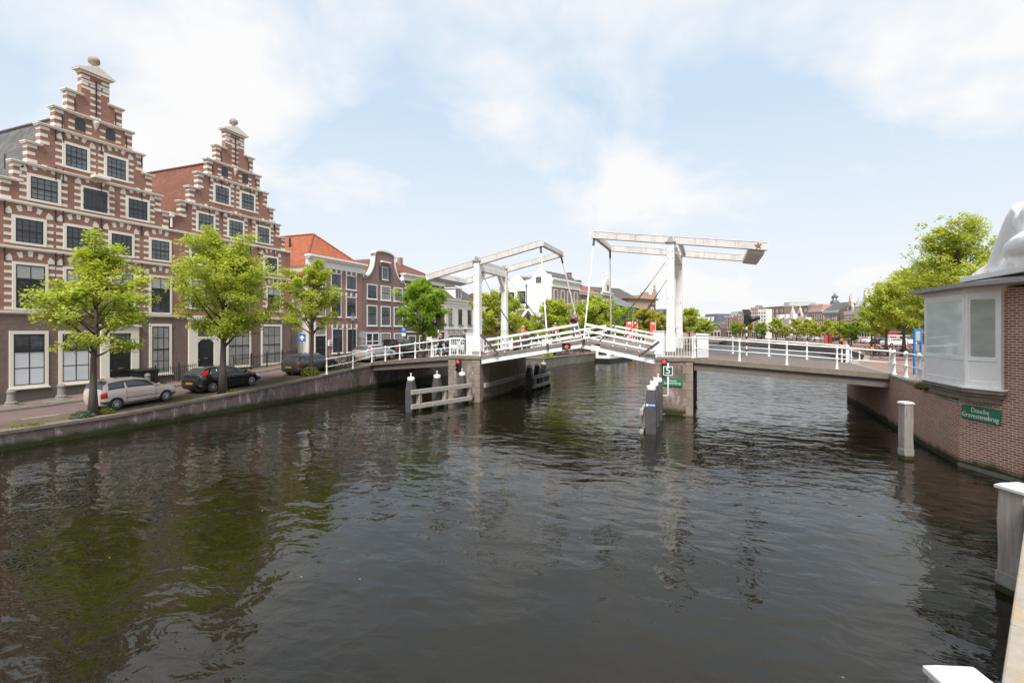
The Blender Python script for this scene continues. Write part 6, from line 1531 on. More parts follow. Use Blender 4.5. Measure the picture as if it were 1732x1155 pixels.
def make_car(name, label, kind, body, bumper=None, tail='normal', detail=True, cat='car', plate=True, rimspokes=7, cutouts=True):
    S = car_style(kind); st = S['st']; W = S['W']; root = thing(name, label, cat)
    xs = [s[0] for s in st]
    def stat(x):
        i = max(0, min(len(xs) - 2, next((k for k in range(len(xs) - 1) if x <= xs[k + 1]), len(xs) - 2)))
        f = (x - xs[i]) / (xs[i + 1] - xs[i]); f = f * f * (3 - 2 * f) * .35 + f * .65
        return [st[i][k] + (st[i + 1][k] - st[i][k]) * f for k in range(1, 5)]
    def ring(x):
        zlw, zbt, ztp, wt = stat(x); u = x / S['L']
        wb = W * (1 - .10 * abs(2 * u - 1) ** 3.2) * (1 - .16 * max(0, (abs(2 * u - 1) - .93) / .07))
        wt = min(wt, wb - .02)
        return [Vector((x, 0, zlw)), Vector((x, wb * .80, zlw)), Vector((x, wb * .955, zlw + .10)), Vector((x, wb, zlw + .45 * (zbt - zlw))), Vector((x, wb * .965, zbt)), Vector((x, wt, ztp - .07)), Vector((x, wt * .62, ztp - .008)), Vector((x, 0, ztp))]
    def surf(x, v):
        K = ring(x); v = max(0, min(6.999, v)); i = int(v); t = v - i
        return cr(K[max(i - 1, 0)], K[i], K[i + 1], K[min(i + 2, 7)], t)
    XX = []
    for a, b in zip(xs, xs[1:]):
        n = max(1, round((b - a) / .11)); XX += [a + (b - a) * k / n for k in range(n)]
    XX.append(xs[-1]); NV = 21
    m = MB(); vs_ = []
    for x in XX:
        h = [surf(x, 7 * k / NV) for k in range(NV + 1)]
        vs_.append(h + [Vector((p.x, -p.y, p.z)) for p in reversed(h[1:-1])])
    n = len(vs_[0])
    m.add([p for r in vs_ for p in r], [(i * n + k, i * n + (k + 1) % n, (i + 1) * n + (k + 1) % n, (i + 1) * n + k) for i in range(len(vs_) - 1) for k in range(n)] + [tuple(range(n - 1, -1, -1)), tuple(range((len(vs_) - 1) * n, len(vs_) * n))])
    bo = m.build('body', body, root, smooth=True)
    wr = S['wr']
    if cutouts:
        c = MB()
        for wx in S['wheels']:
            for sy in (-1, 1): c.lathe([(wr + .06, -.2), (wr + .06, .32)], 24, (wx, sy * (W - .1) - .06, wr), 'y')
        co = c.build('cut', body); mod = bo.modifiers.new('arches', 'BOOLEAN'); mod.object = co; mod.operation = 'DIFFERENCE'; mod.solver = 'EXACT'
        bpy.context.view_layer.update()
        dg = bpy.context.evaluated_depsgraph_get(); nm = bpy.data.meshes.new_from_object(bo.evaluated_get(dg))
        bo.modifiers.clear(); bo.data = nm; bpy.data.objects.remove(co)
        e = bo.modifiers.new('edges', 'EDGE_SPLIT'); e.split_angle = radians(35)
    def patch(nm, mat, x0, x1, v0, v1, off=.008, sides=(1, -1), nx=8, nv=4, par=None, slope=0.0):
        if len(sides) == 2: patch(nm, mat, x0, x1, v0, v1, off, (-1,), nx, nv, par, slope); sides = (1,)
        m = MB()
        for sd in sides:
            g = []
            for i in range(nx + 1):
                for k in range(nv + 1):
                    v = v0 + (v1 - v0) * k / nv; x = x0 + (x1 - x0) * i / nx + slope * (k / nv)
                    p = surf(x, v); e = .004
                    nn = (surf(x + .02, v) - surf(x - .02, v)).cross(surf(x, v + .05) - surf(x, v - .05))
                    if nn.length > 1e-9: nn.normalize()
                    else: nn = Vector((0, 1, 0))
                    c = Vector((x, 0, .6))
                    if nn.dot(p - c) < 0: nn = -nn
                    p = p + nn * off; g.append((p.x, p.y * sd, p.z))
            m.add(g, [(i * (nv + 1) + k, i * (nv + 1) + k + 1, (i + 1) * (nv + 1) + k + 1, (i + 1) * (nv + 1) + k) for i in range(nx) for k in range(nv)])
        o = m.build(nm, mat, par or root, smooth=True, fix=False); sm = o.modifiers.new('thick', 'SOLIDIFY'); sm.thickness = .006; sm.offset = 1
        return o
    CG = glass('car_glass', (.075, .09, .095), .03, .05, .8)  # lightened base colour imitates sky reflected in the car windows
    for x0, x1, sl in S['glass']: patch('side_window', CG, x0, x1, 4.14, 4.86, .004, slope=-sl * .6 if x1 > S['L'] * .55 else sl * .5)
    a, b = S['ws']
    def bridge_patch(nm, x0, x1, mat):
        m = MB(); g = []; nx, nv = 8, 12
        for i in range(nx + 1):
            x = x0 + (x1 - x0) * i / nx
            for k in range(nv + 1):
                u = -1 + 2 * k / nv; v = 7 - abs(u) * 1.95; p = surf(x, v); g.append((p.x + (.006 if x > S['L'] / 2 else -.006), p.y * (1 if u > 0 else -1), p.z + .007))
        m.add(g, [(i * (nv + 1) + k, i * (nv + 1) + k + 1, (i + 1) * (nv + 1) + k + 1, (i + 1) * (nv + 1) + k) for i in range(nx) for k in range(nv)])
        return m.build(nm, mat, root, smooth=True, fix=False)
    bridge_patch('windscreen', a, b, CG)
    if S['rear']: bridge_patch('rear_window', S['rear'][0] + .02, S['rear'][1], CG)
    L = S['L']
    patch('headlight', plain('headlamp', (.72, .74, .74), .12), L - .48, L - .12, 3.25, 3.92, .006)
    if tail == 'tall': patch('tail_light', plain('tail_red', (.50, .02, .02), .2), .12, .52, 4.1, 4.9, .012, slope=.18)
    else: patch('tail_light', plain('tail_red', (.50, .02, .02), .2), .03, .26, 3.3, 3.95, .008)
    bm_ = bumper or body
    patch('rear_bumper', bm_, .02, .34, 1.95, 2.75, .012); patch('front_bumper', bm_, L - .40, L - .03, 1.95, 3.0, .012)
    m = MB()
    for x in S['doorx']:
        pts = [surf(x, v) for v in (2.05, 2.6, 3.2, 3.7, 4.05)]
        for sd in (1, -1): m.path([(p.x, p.y * sd * 1.002, p.z) for p in pts], .007, 4)
    m.build('door_seams', BLACK, root)
    m = MB()
    for x in S['doorx'][:-1]:
        p = surf(x + .14, 3.72)
        for sd in (1, -1): m.box(p.x - .09, p.x + .09, sd * p.y - .02, sd * p.y + .025, p.z - .015, p.z + .02)
    m.build('door_handles', body if kind != 'mini' else body, root)
    if detail:
        patch('side_strip', bumper or BLACK, S['wheels'][0] + wr + .12, S['wheels'][1] - wr - .12, 2.92, 3.02, .014, nv=1)
        patch('sill', BLACK, S['wheels'][0] + wr + .06, S['wheels'][1] - wr - .06, 1.7, 2.05, .006, nv=1)
        p = surf(S['ws'][1] - .12, 4.2)
        for sd in (1, -1): m = MB(); m.ball((p.x, sd * (p.y + .08), p.z + .05), (.09, .11, .075), 10, 8); m.build('mirror', body, root, smooth=True)
    if plate:
        m = MB(); zz = .56 if kind != 'jeep' else .8; m.box(-.035, -.005, -.26, .26, zz, zz + .12); m.build('number_plate', plain('plate_yellow', (.75, .42, .03), .5), root)
    tm, rm = MB(), MB(); wd = .19
    tm.lathe([(wr * .60, -wd / 2), (wr * .93, -wd / 2), (wr, -wd / 2 + .03), (wr, wd / 2 - .03), (wr * .93, wd / 2), (wr * .60, wd / 2)], 28, (0, 0, 0), 'y')
    rm.lathe([(wr * .64, wd / 2 - .05), (wr * .66, wd / 2 + .004), (wr * .60, wd / 2 + .008), (wr * .57, wd / 2 - .03)], 28, (0, 0, 0), 'y')
    for k in range(rimspokes):
        a_ = 2 * pi * k / rimspokes; c_, s_ = cos(a_), sin(a_); q = wr * .085
        rm.add([(c_ * wr * .1 - s_ * q, wd / 2 + .004, s_ * wr * .1 + c_ * q), (c_ * wr * .1 + s_ * q, wd / 2 + .004, s_ * wr * .1 - c_ * q), (c_ * wr * .6 + s_ * q * 1.3, wd / 2 - .002, s_ * wr * .6 - c_ * q * 1.3), (c_ * wr * .6 - s_ * q * 1.3, wd / 2 - .002, s_ * wr * .6 + c_ * q * 1.3),
                (c_ * wr * .1 - s_ * q, wd / 2 - .03, s_ * wr * .1 + c_ * q), (c_ * wr * .1 + s_ * q, wd / 2 - .03, s_ * wr * .1 - c_ * q), (c_ * wr * .6 + s_ * q * 1.3, wd / 2 - .03, s_ * wr * .6 - c_ * q * 1.3), (c_ * wr * .6 - s_ * q * 1.3, wd / 2 - .03, s_ * wr * .6 + c_ * q * 1.3)], [(0, 1, 2, 3), (7, 6, 5, 4), (0, 4, 5, 1), (1, 5, 6, 2), (2, 6, 7, 3), (3, 7, 4, 0)])
    rm.lathe([(wr * .16, wd / 2 - .03), (wr * .16, wd / 2 + .008), (wr * .05, wd / 2 + .015)], 12, (0, 0, 0), 'y')
    tme, rme = tm.mesh('tyre', RUBBER, False), rm.mesh('rim', CHROME, False)
    for wx in S['wheels']:
        for sy in (1, -1):
            w_ = bpy.data.objects.new('wheel', tme); C.objects.link(w_); w_.parent = root; w_.location = (wx, sy * (W - .125), wr); w_.rotation_euler = (0, .3 * wx, 0 if sy > 0 else pi)
            r_ = bpy.data.objects.new('rim', rme); C.objects.link(r_); r_.parent = w_
    m = MB(); m.box(.35, L - .35, -W * .78, W * .78, .17, .42); m.build('underbody', BLACK, root)
    return root
def park(root, x, y, rz, z=None, pitch=True):
    z0 = gz(x, y) + .004 if z is None else z
    d = Vector((cos(rz), sin(rz))); L = 2.0
    pt = -atan2(gz(x, y + d.y * 3) - gz(x, y), 3) if pitch and x < 0 else 0
    root.location = (x, y, z0); root.rotation_euler = (0, pt, rz)
PINK = carpaint('pink_metallic', (.70, .56, .525), .1); CBLACK = carpaint('black_car_paint', (.010, .010, .012), .1); CGREY = carpaint('grey_metallic', (.085, .092, .10), .4)
CSILV = carpaint('silver_metallic', (.52, .53, .55), .5); CWHITE = carpaint('white_car_paint', (.75, .75, .75), 0); CBLUE = carpaint('dark_blue_car_paint', (.02, .035, .10), .2); CRED = carpaint('dark_red_car_paint', (.22, .02, .02), .2)
DGREYP = plain('dark_plastic', (.09, .09, .095), .6)
UP = pi / 2
c1 = make_car('parked_car', 'small pale pink three-door hatchback parked left of the others on the quay', 'mini', PINK, DGREYP, rimspokes=9); park(c1, -27.35, 14.95, UP)
c2 = make_car('parked_car', 'glossy black hatchback with tall red tail lights parked behind the bushy maple', 'hatch', CBLACK, None, 'tall', rimspokes=6); park(c2, -27.55, 19.95, UP)
c3 = make_car('parked_car', 'dark grey hatchback parked behind the leafy undergrowth and tree', 'hatch', CGREY, rimspokes=5); park(c3, -27.6, 27.25, UP)
c4 = make_car('parked_car', 'silver hatchback half hidden by the left railing with red tail lights', 'hatch', CSILV, None, 'tall'); park(c4, -27.4, 34.6, UP)
c5 = make_car('parked_car', 'black open-topped off-road car behind the left bridge railing', 'jeep', CBLACK, DGREYP); park(c5, -27.6, 39.2, UP)
m = MB(); m.lathe([(.38, -.09), (.40, -.05), (.40, .05), (.38, .09)], 20, (0, 0, 0), 'y'); o = m.build('spare_wheel', RUBBER, c5); o.location = (-.14, 0, 1.0); o.rotation_euler = (0, 0, pi / 2)
c6 = make_car('parked_van', 'white van with blue lower edge behind the woman in the black coat', 'van', CWHITE, plain('van_blue', (.05, .18, .42), .5), cat='van'); park(c6, -23.4, 49.6, radians(255), 1.75)
vw = make_car('parked_van', 'white delivery van with orange patches under the red awning', 'van', CWHITE, cat='van', detail=False)
p = P(1507, 100); vw.location = (p.x, p.y, 1.65); vw.rotation_euler = (0, 0, radians(-62))
m = MB(); m.box(1.0, 2.2, -.985, -.955, 1.2, 1.7); m.build('orange_patch', plain('van_orange', (.7, .2, .03), .5), vw)
# cars on the right bank: one copy of each kind, far off
def far_car(src, label, px, t, rz, mat=None):
    p = P(px, t); c = dup(src, (p.x, p.y, gz(1, p.y) + .01), rz, label, 'cars parked on the right bank')
    if mat:
        for ch in c.children:
            if ch.name.split('.')[0] in ('body', 'rear_bumper', 'front_bumper', 'mirror', 'door_handles'):
                ch.data = ch.data.copy(); ch.data.materials.clear(); ch.data.materials.append(mat)
    return c
for px, t, rz, mt, lb in ((1284, 168, -20, CBLUE, 'dark blue car parked far off below the round green tree'), (1334, 152, -30, CSILV, 'silver car parked far off before the slim ornate gable'), (1350, 146, -35, CSILV, 'silver car parked left of the white car on the far right bank'),
                          (1371, 138, -38, CWHITE, 'white car parked between two yellow-green trees on the right bank'), (1390, 131, -40, CSILV, 'pale silver car parked beside a black car on the right bank'), (1402, 129, -42, CBLACK, 'black car parked right of the pale silver car on the right bank'),
                          (1447, 112, -50, CSILV, 'silver car parked on the right bank left of the blue shop sign'), (1462, 108, -52, CWHITE, 'white car parked below the blue shop sign'), (1478, 104, -55, CBLACK, 'dark car parked below the cream awning'), (1494, 88, -58, CWHITE, 'white car with red lights parked near the bicycles on the right bank')):
    far_car(c2, lb, px, t, radians(rz) + pi / 2, mt)
pb = P(884, 66); far_car(c3, 'dark blue car just showing between the left pier and the mooring frame behind it', 880, 66, UP, CBLUE).location = (pb.x - .6, pb.y, 1.2)

# ---------------------------------------------------------------- bicycles
def make_bike(name, label, col, group=None):
    t = thing(name, label, 'bicycle', group=group)
    R = .34
    wm = MB()
    pr_ = []
    for k in range(20):
        a = 2 * pi * k / 20; a2 = 2 * pi * (k + 1) / 20
        wm.tube((R * cos(a), 0, R * sin(a)), (R * cos(a2), 0, R * sin(a2)), .022, .022, 5)
    for k in range(10): a = pi * k / 10; wm.tube((R * cos(a), 0, R * sin(a)), (-R * cos(a), 0, -R * sin(a)), .004, .004, 3)
    me = wm.mesh('wheel', RUBBER)
    for x in (-.53, .53): o = part('wheel', me, t); o.location = (x, 0, R + .02)
    f = MB(); h = lambda a, b, r=.02: f.tube(a, b, r, r, 6)
    h((-.53, 0, .36), (-.10, 0, .30)); h((-.10, 0, .30), (-.24, 0, .85)); h((-.53, 0, .36), (-.2, 0, .72), .014); h((-.10, 0, .30), (.36, 0, .80)); h((-.2, 0, .72), (.34, 0, .88)); h((.53, 0, .36), (.33, 0, .98)); f.box(-.75, -.4, -.06, .06, .76, .78)
    f.build('frame', col, t)
    m = MB(); m.tube((.33, 0, .98), (.30, 0, 1.08), .016).path([(.12, -.28, 1.06), (.28, -.2, 1.10), (.31, 0, 1.08), (.28, .2, 1.10), (.12, .28, 1.06)], .015, 6); m.build('handlebar', IRON, t)
    m = MB(); m.tube((-.24, 0, .85), (-.26, 0, .96), .014).ball((-.28, 0, .98), (.15, .09, .05), 10, 6); m.build('saddle', BLACK, t)
    return t
bk = make_bike('bicycle', 'dark bicycle leaning at the left railing end, behind the first white posts', plain('bike_dark', (.02, .035, .03), .4))
bk.location = (-26.2, 31.2, gz(-26, 31.2)); bk.rotation_euler = (.12, 0, 1.4)
bl = [dup(bk, (-26.5, 32.3, gz(-26, 32.3)), 1.2, 'dark bicycle parked between the silver car and the left railing'), dup(bk, (-26.9, 33.1, gz(-26, 33.1)), 1.9, 'dark bicycle parked beside the lamp post on the left quay')]
GB = 'bicycles parked on the far left quay'
for k in range(7):
    p = P(944 + k * 8.5, 67.5 + k * 1.2); dup(bk, (p.x - .2, p.y, 1.17), 1.0 + .25 * (k % 3), 'bicycle in the cluttered row on the far quay beneath the drawbridge', GB)
bk2 = make_bike('bicycle', 'bicycle with bright orange bag in the rack on the right bank', plain('bike_blue', (.03, .05, .09), .4))
p = P(1482, 52); bk2.location = (p.x, p.y, gz(1, p.y)); bk2.rotation_euler = (0, 0, .3)
m = MB(); m.box(-.62, -.28, -.16, .16, .78, 1.15); m.build('orange_bag', plain('bag_orange', (.75, .24, .02), .7), bk2, bevel=.03)
GRB = 'bicycles in the rack on the right bank'
for k in range(14):
    p = P(1468 + k * 5.6, 55 + (k % 3) * 1.6); dup(bk, (p.x, p.y, gz(1, p.y)), .2 + .5 * (k % 4), 'dark bicycle in the crowded rack behind the right railing', GRB)

# ---------------------------------------------------------------- people
SKIN = plain('skin', (.55, .34, .26), .6)
def figure(label, loc, rz, H, top, legs, hair, pose='stand', hairlong=False, coat=.0, cap=None, fingers=True, shoe=BLACK):
    """faces +x in its own frame; built at 1.75 m and scaled"""
    t = thing('person', label, 'person', loc, rz); k = H / 1.75; t.scale = (k, k, k)
    step = {'stand': .05, 'walk': .30, 'push': .26}[pose]
    J = {'pelvis': (0, 0, .95), 'waist': (0, 0, 1.10), 'chest': (.0, 0, 1.30), 'neck': (.0, 0, 1.47), 'jaw': (.03, 0, 1.56), 'head': (.03, 0, 1.64), 'crown': (.02, 0, 1.70)}
    for s, q in (('l', 1), ('r', -1)):
        f = step * q
        J['hip' + s] = (0, .095 * q, .92); J['knee' + s] = (f * .55 + .04, .10 * q, .50); J['ankle' + s] = (f - .03, .10 * q, .085); J['toe' + s] = (f + .14, .115 * q, .035)
        J['sh' + s] = (0, .19 * q, 1.40)
        if pose == 'stand': J['el' + s] = (-.03, .25 * q, 1.13); J['wr' + s] = (.10, .22 * q, .92)
        elif pose == 'push': J['el' + s] = (.10, .24 * q, 1.14); J['wr' + s] = (.36, .20 * q, 1.08)
        else: J['el' + s] = (-.08 * q, .24 * q, 1.12); J['wr' + s] = (.12 - .12 * q, .25 * q, .90)
        if 'hand' in label and pose == 'stand': J['el' + s] = (.10, .26 * q, 1.16); J['wr' + s] = (.22, .06 * q, 1.38)
        a, b = Vector(J['el' + s]), Vector(J['wr' + s]); d = (b - a).normalized(); J['palm' + s] = tuple(b + d * .07)
        side = d.cross(Vector((0, 1, 0))); side = side.normalized() if side.length > .01 else Vector((1, 0, 0))
        if fingers:
            for j in range(4):
                o_ = side * (.022 * (j - 1.5)); J['k%d' % j + s] = tuple(b + d * (.105 - .006 * abs(j - 1)) + o_); J['f%d' % j + s] = tuple(b + d * (.150 - .012 * abs(j - 1)) + o_ + Vector((0, -.022 * q, 0)))
            J['t0' + s] = tuple(b + d * .05 + side * .045); J['t1' + s] = tuple(b + d * .085 + side * .06 + Vector((0, -.015 * q, 0)))
    R = {'pelvis': (.15, .13), 'waist': (.135, .105), 'chest': (.165, .12), 'neck': (.055, .055), 'jaw': (.075, .07), 'head': (.095, .08), 'crown': (.06, .055)}
    for s in 'lr': R.update({'hip' + s: (.09, .09), 'knee' + s: (.06, .06), 'ankle' + s: (.042, .042), 'toe' + s: (.04, .035), 'sh' + s: (.065, .065), 'el' + s: (.045, .045), 'wr' + s: (.028, .028), 'palm' + s: (.036, .02)})
    E = [('pelvis', 'waist'), ('waist', 'chest'), ('chest', 'neck'), ('neck', 'jaw'), ('jaw', 'head'), ('head', 'crown')]
    for s in 'lr':
        E += [('pelvis', 'hip' + s), ('hip' + s, 'knee' + s), ('knee' + s, 'ankle' + s), ('ankle' + s, 'toe' + s), ('chest', 'sh' + s), ('sh' + s, 'el' + s), ('el' + s, 'wr' + s), ('wr' + s, 'palm' + s)]
        if fingers:
            for j in range(4): E += [('palm' + s, 'k%d' % j + s), ('k%d' % j + s, 'f%d' % j + s)]
            E += [('palm' + s, 't0' + s), ('t0' + s, 't1' + s)]
    def skin(name, edges, mat, grow=0.0, ov=None):
        ks = []
        for a, b in edges:
            for q in (a, b):
                if q not in ks: ks.append(q)
        me = bpy.data.meshes.new(name); P_ = dict(J); P_.update(ov or {})
        me.from_pydata([P_[q] for q in ks], [(ks.index(a), ks.index(b)) for a, b in edges], []); me.materials.append(mat)
        o = bpy.data.objects.new(name, me); C.objects.link(o); o.parent = t
        md = o.modifiers.new('skin', 'SKIN'); md.use_smooth_shade = True
        for i, q in enumerate(ks):
            r = R.get(q, (.009, .009)); sv = me.skin_vertices[0].data[i]; sv.radius = (r[0] + grow, r[1] + grow); sv.use_root = (i == 0)
        sb = o.modifiers.new('sub', 'SUBSURF'); sb.levels = sb.render_levels = 1
        return o
    skin('body', E, SKIN)
    skin('trousers', [('waist', 'pelvis')] + [e for s in 'lr' for e in (('pelvis', 'hip' + s), ('hip' + s, 'knee' + s), ('knee' + s, 'ankle' + s))], legs, .016)
    E2 = [('pelvis', 'waist'), ('waist', 'chest'), ('chest', 'neck2')] + [e for s in 'lr' for e in (('chest', 'sh' + s), ('sh' + s, 'el' + s), ('el' + s, 'wr' + s))]
    R['neck2'] = (.06, .06)
    skin('jacket', E2, top, .03, {'neck2': (0, 0, 1.45)})
    if coat: m = MB(); m.lathe([(.16, 1.1), (.19, .95), (.205, .95 - coat)], 14); o = m.build('coat_skirt', top, t, smooth=True); o.scale = (.85, 1.05, 1)
    m = MB()
    for s in 'lr': m.ball(Vector(J['toe' + s]) + Vector((-.06, 0, .012)), (.135, .05, .05), 10, 6)
    m.build('shoes', shoe, t, smooth=True)
    m = MB(); m.ball((-.0, 0, 1.665), (.115, .098, .105), 12, 8)
    if hairlong: m.path([(-.08, 0, 1.66), (-.11, 0, 1.55), (-.10, 0, 1.40)], [.07, .075, .04], 8)
    m.build('hat' if cap else 'hair', cap or hair, t, smooth=True)
    m = MB()
    for q in (-1, 1): m.ball((.118, .035 * q, 1.625), .012, 6, 4)
    m.build('eyes', BLACK, t)
    m = MB(); m.ball((.135, 0, 1.595), (.02, .014, .022), 6, 5); m.build('nose', SKIN, t, smooth=True)
    m = MB(); m.box(.108, .124, -.022, .022, 1.553, 1.562); m.build('mouth', plain('lips', (.4, .15, .13), .6), t)
    m = MB()
    for q in (-1, 1): m.ball((.02, .098 * q, 1.615), (.025, .012, .032), 6, 5)
    m.build('ears', SKIN, t, smooth=True)
    return t
cl = lambda n, c: plain(n, c, .85, 0, .2)
BLOND, BROWN, GREYH = cl('blond_hair', (.55, .38, .2)), cl('brown_hair', (.06, .035, .02)), cl('grey_hair', (.48, .46, .44))
JEANS = cl('jeans', (.06, .10, .20))
lz1 = lambda x: 3.0 + (4.06 - 3.0) * (x + 13.6) / 6.48
lz2 = lambda x: 3.2 + (4.06 - 3.2) * (-2.62 - x) / 4.4
p = onY(745, 32.2); figure('woman in black coat and blue jeans walking on the left bridge span', (p.x, 32.2, 2.72), 0.1, 1.66, cl('black_coat', (.02, .02, .022)), JEANS, BLOND, 'walk', True, .32, shoe=WHITE)
p = onY(787, 33.5); figure('man in brown jacket beside the white cabinet at the left tower', (p.x, 33.5, 2.9), .3, 1.78, cl('brown_jacket', (.11, .085, .06)), cl('dark_trousers', (.04, .04, .045)), BROWN, 'stand')
p = onY(885, 31.6); xp = p.x; figure('person in long pink jacket pushing a bicycle up the left drawbridge leaf', (xp, 31.6, lz1(xp)), -.1, 1.62, cl('pink_jacket', (.62, .17, .20)), cl('light_jeans', (.25, .32, .42)), BLOND, 'push', True, .22)
dup(bk, (xp + .55, 31.25, lz1(xp + .5)), -.0, 'dark bicycle pushed by the person in the long pink jacket')
p = onY(939, 31.4); figure('child in grey hat and coral vest leaning at the drawbridge rail', (p.x, 31.4, lz1(p.x) + .05), -1.2, 1.38, cl('coral_vest', (.75, .16, .13)), cl('brown_trousers', (.10, .06, .05)), GREYH, 'stand', False, 0, cl('grey_hat', (.34, .32, .30)))
p = onY(972, 32.5); figure('man in purple jacket and jeans with both hands at his mouth on the bridge top', (p.x, 32.5, 4.03), -1.9, 1.76, cl('purple_jacket', (.13, .03, .085)), JEANS, GREYH, 'stand')
p = P(1424, 84); figure('distant person in orange coat on the right bank', (p.x, p.y, gz(1, p.y)), 1.0, 1.75, cl('orange_coat', (.75, .25, .03)), cl('dark_trousers', (.04, .04, .045)), BROWN, 'walk', fingers=False)
p = P(1436, 86); figure('distant person in dark clothes right of the orange-coated one', (p.x, p.y, gz(1, p.y)), 1.4, 1.75, cl('dark_coat', (.03, .035, .05)), cl('dark_trousers', (.04, .04, .045)), BROWN, 'walk', fingers=False)
p = P(1507, 92); figure('distant person in black standing beside the white delivery van', (p.x, p.y, gz(1, p.y)), .4, 1.75, cl('dark_coat', (.03, .035, .05)), cl('dark_trousers', (.04, .04, .045)), BROWN, 'walk', fingers=False)
p = P(1235, 178); figure('distant person in white near the end of the green bridge', (p.x, p.y, gz(1, p.y)), .4, 1.75, cl('white_shirt', (.7, .7, .7)), cl('dark_trousers', (.04, .04, .045)), BROWN, 'walk', fingers=False)
# pushchair ahead of the woman
p = onY(759, 32.2); t = thing('pushchair', 'dark pushchair just ahead of the woman in the black coat', 'pushchair', (p.x, 32.2, 2.8), 0)
m = MB(); m.path([(-.45, -.2, .98), (-.2, -.2, .75), (.25, -.2, .15)], .015, 6).path([(-.45, .2, .98), (-.2, .2, .75), (.25, .2, .15)], .015, 6).tube((-.45, -.2, .98), (-.45, .2, .98), .02).tube((-.3, -.2, .12), (.05, -.2, .5), .014).tube((-.3, .2, .12), (.05, .2, .5), .014); m.build('frame', IRON, t)
m = MB(); m.prism([(-.15, .45), (.2, .35), (.3, .5), (.0, .55), (-.2, 1.0), (-.3, .95)], -.19, .19); m.build('seat', cl('pram_cloth', (.03, .03, .04)), t, bevel=.03)
m = MB(); m.ball((-.05, 0, .88), (.24, .21, .2), 12, 8); m.build('hood', cl('pram_cloth', (.03, .03, .04)), t, smooth=True)
for x, y in ((-.3, -.22), (-.3, .22), (.27, -.18), (.27, .18)): m = MB(); m.lathe([(.05, -.02), (.11, -.02), (.11, .02), (.05, .02)], 14, (x, y, .11), 'y'); m.build('wheel', RUBBER, t)

# ---------------------------------------------------------------- street furniture, boat, banners
def stone_post(label, x, y):
    t = thing('stone_bollard', label, 'bollard', (x, y, zl(y) + .13), 0, 'old stone bollards along the stepped-gable fronts')
    m = MB(); m.lathe([(.25, -.05), (.25, .16), (.19, .22), (.16, .62), (.19, .64), (.19, .70), (.13, .79), (.01, .83)], 12); m.build('shaft', stone('bollard_stone', (.27, .25, .23), (.16, .145, .135), .9, 5), t, smooth=False)
    m = MB(); m.lathe([(.26, -.06), (.30, -.06), (.29, .02), (.255, .05)], 12); m.build('foot', CONC, t)
for px, lb in ((19, 'worn stone bollard below the leftmost ground-floor window'), (104, 'worn stone bollard left of the slender tree trunk'), (249, 'worn stone bollard beside the black wheeled bin'), (178, 'worn stone bollard half hidden behind the pink car')):
    q = onX(px, -32.55); stone_post(lb, q.x, q.y)
q = onX(244, -32.9); t = thing('wheelie_bin', 'black wheeled refuse bin by the front door of the taller stepped-gable house', 'bin', (q.x, q.y, zl(q.y) + .13), .0)
m = MB(); m.add([(-.28, -.55, .08), (.28, -.55, .08), (.28, .55, .08), (-.28, .55, .08), (-.38, -.68, .95), (.38, -.68, .95), (.38, .68, .95), (-.38, .68, .95)], [(0, 3, 2, 1), (4, 5, 6, 7), (0, 1, 5, 4), (1, 2, 6, 5), (2, 3, 7, 6), (3, 0, 4, 7)]); m.build('tub', BLACK, t, bevel=.03)
m = MB(); m.prism([(-.42, .95), (.42, .95), (.42, 1.02), (0, 1.12), (-.42, 1.04)], -.72, .72); m.build('lid', BLACK, t, bevel=.02)
for y in (-.5, .5): m = MB(); m.lathe([(.02, -.03), (.1, -.03), (.1, .03), (.02, .03)], 12, (-.26, y, .1), 'y'); m.build('wheel', RUBBER, t)
def iron_fence(label, ya, yb, x=-32.55):
    zb_ = zl((ya + yb) / 2) + .13; t = thing('iron_fence', label, 'fence', (x, ya, zb_)); sl = (zl(yb) - zl(ya))
    m = MB(); n = int((yb - ya) / .13)
    for k in range(n + 1):
        y = (yb - ya) * k / n; z0 = sl * (k / n - .5)
        m.box(-.01, .01, y - .01, y + .01, z0, z0 + 1.05); m.lathe([(.012, 1.05), (.022, 1.08), (.002, 1.14)], 5, (0, y, z0))
    m.build('bars', IRON, t)
    m = MB()
    for h in (.12, .95): m.beam((0, 0, h - sl / 2), (0, yb - ya, h + sl / 2), .04, .035)
    m.build('rails', IRON, t)
    for k in range(int((yb - ya) / 1.5) + 1):
        y = min(yb - ya, k * 1.5); m = MB(); m.box(-.03, .03, y - .03, y + .03, -.1 + sl * (y / (yb - ya) - .5), 1.2 + sl * (y / (yb - ya) - .5)); m.ball((0, y, 1.24 + sl * (y / (yb - ya) - .5)), .045, 8, 6); m.build('post', IRON, t)
iron_fence('black iron fence before the window between the two stepped-gable doors', 21.3, 24.0)
iron_fence('black iron fence before the right ground-floor windows of the lower stepped-gable house', 26.9, 33.0)
def lamp_post(label, x, y, h, z0=None, mat=DARKG):
    z0 = gz(x, y) if z0 is None else z0; t = thing('street_lamp', label, 'street lamp', (x, y, z0))
    m = MB(); m.lathe([(.14, 0), (.14, .5), (.10, .6), (.07, .7), (.055, h * .75), (.05, h - .75), (.09, h - .7), (.05, h - .65), (.05, h - .55)], 12); m.build('post', mat, t, smooth=False)
    m = MB(); m.lathe([(.11, h - .55), (.20, h - .1)], 6); m.build('lantern', glass('lamp_glass', (.45, .45, .42), .1), t)
    m = MB(); m.lathe([(.23, h - .1), (.20, h - .04), (.08, h + .1), (.03, h + .2)], 6); m.build('lantern_roof', mat, t)
lamp_post('old-style green street lamp beside the parked bicycles on the left quay', -30.0, 37.0, 4.1)
lamp_post('thin dark street lamp before the dark shop window of the orange-roofed house', -31.5, 36.9, 3.6, None, IRON)
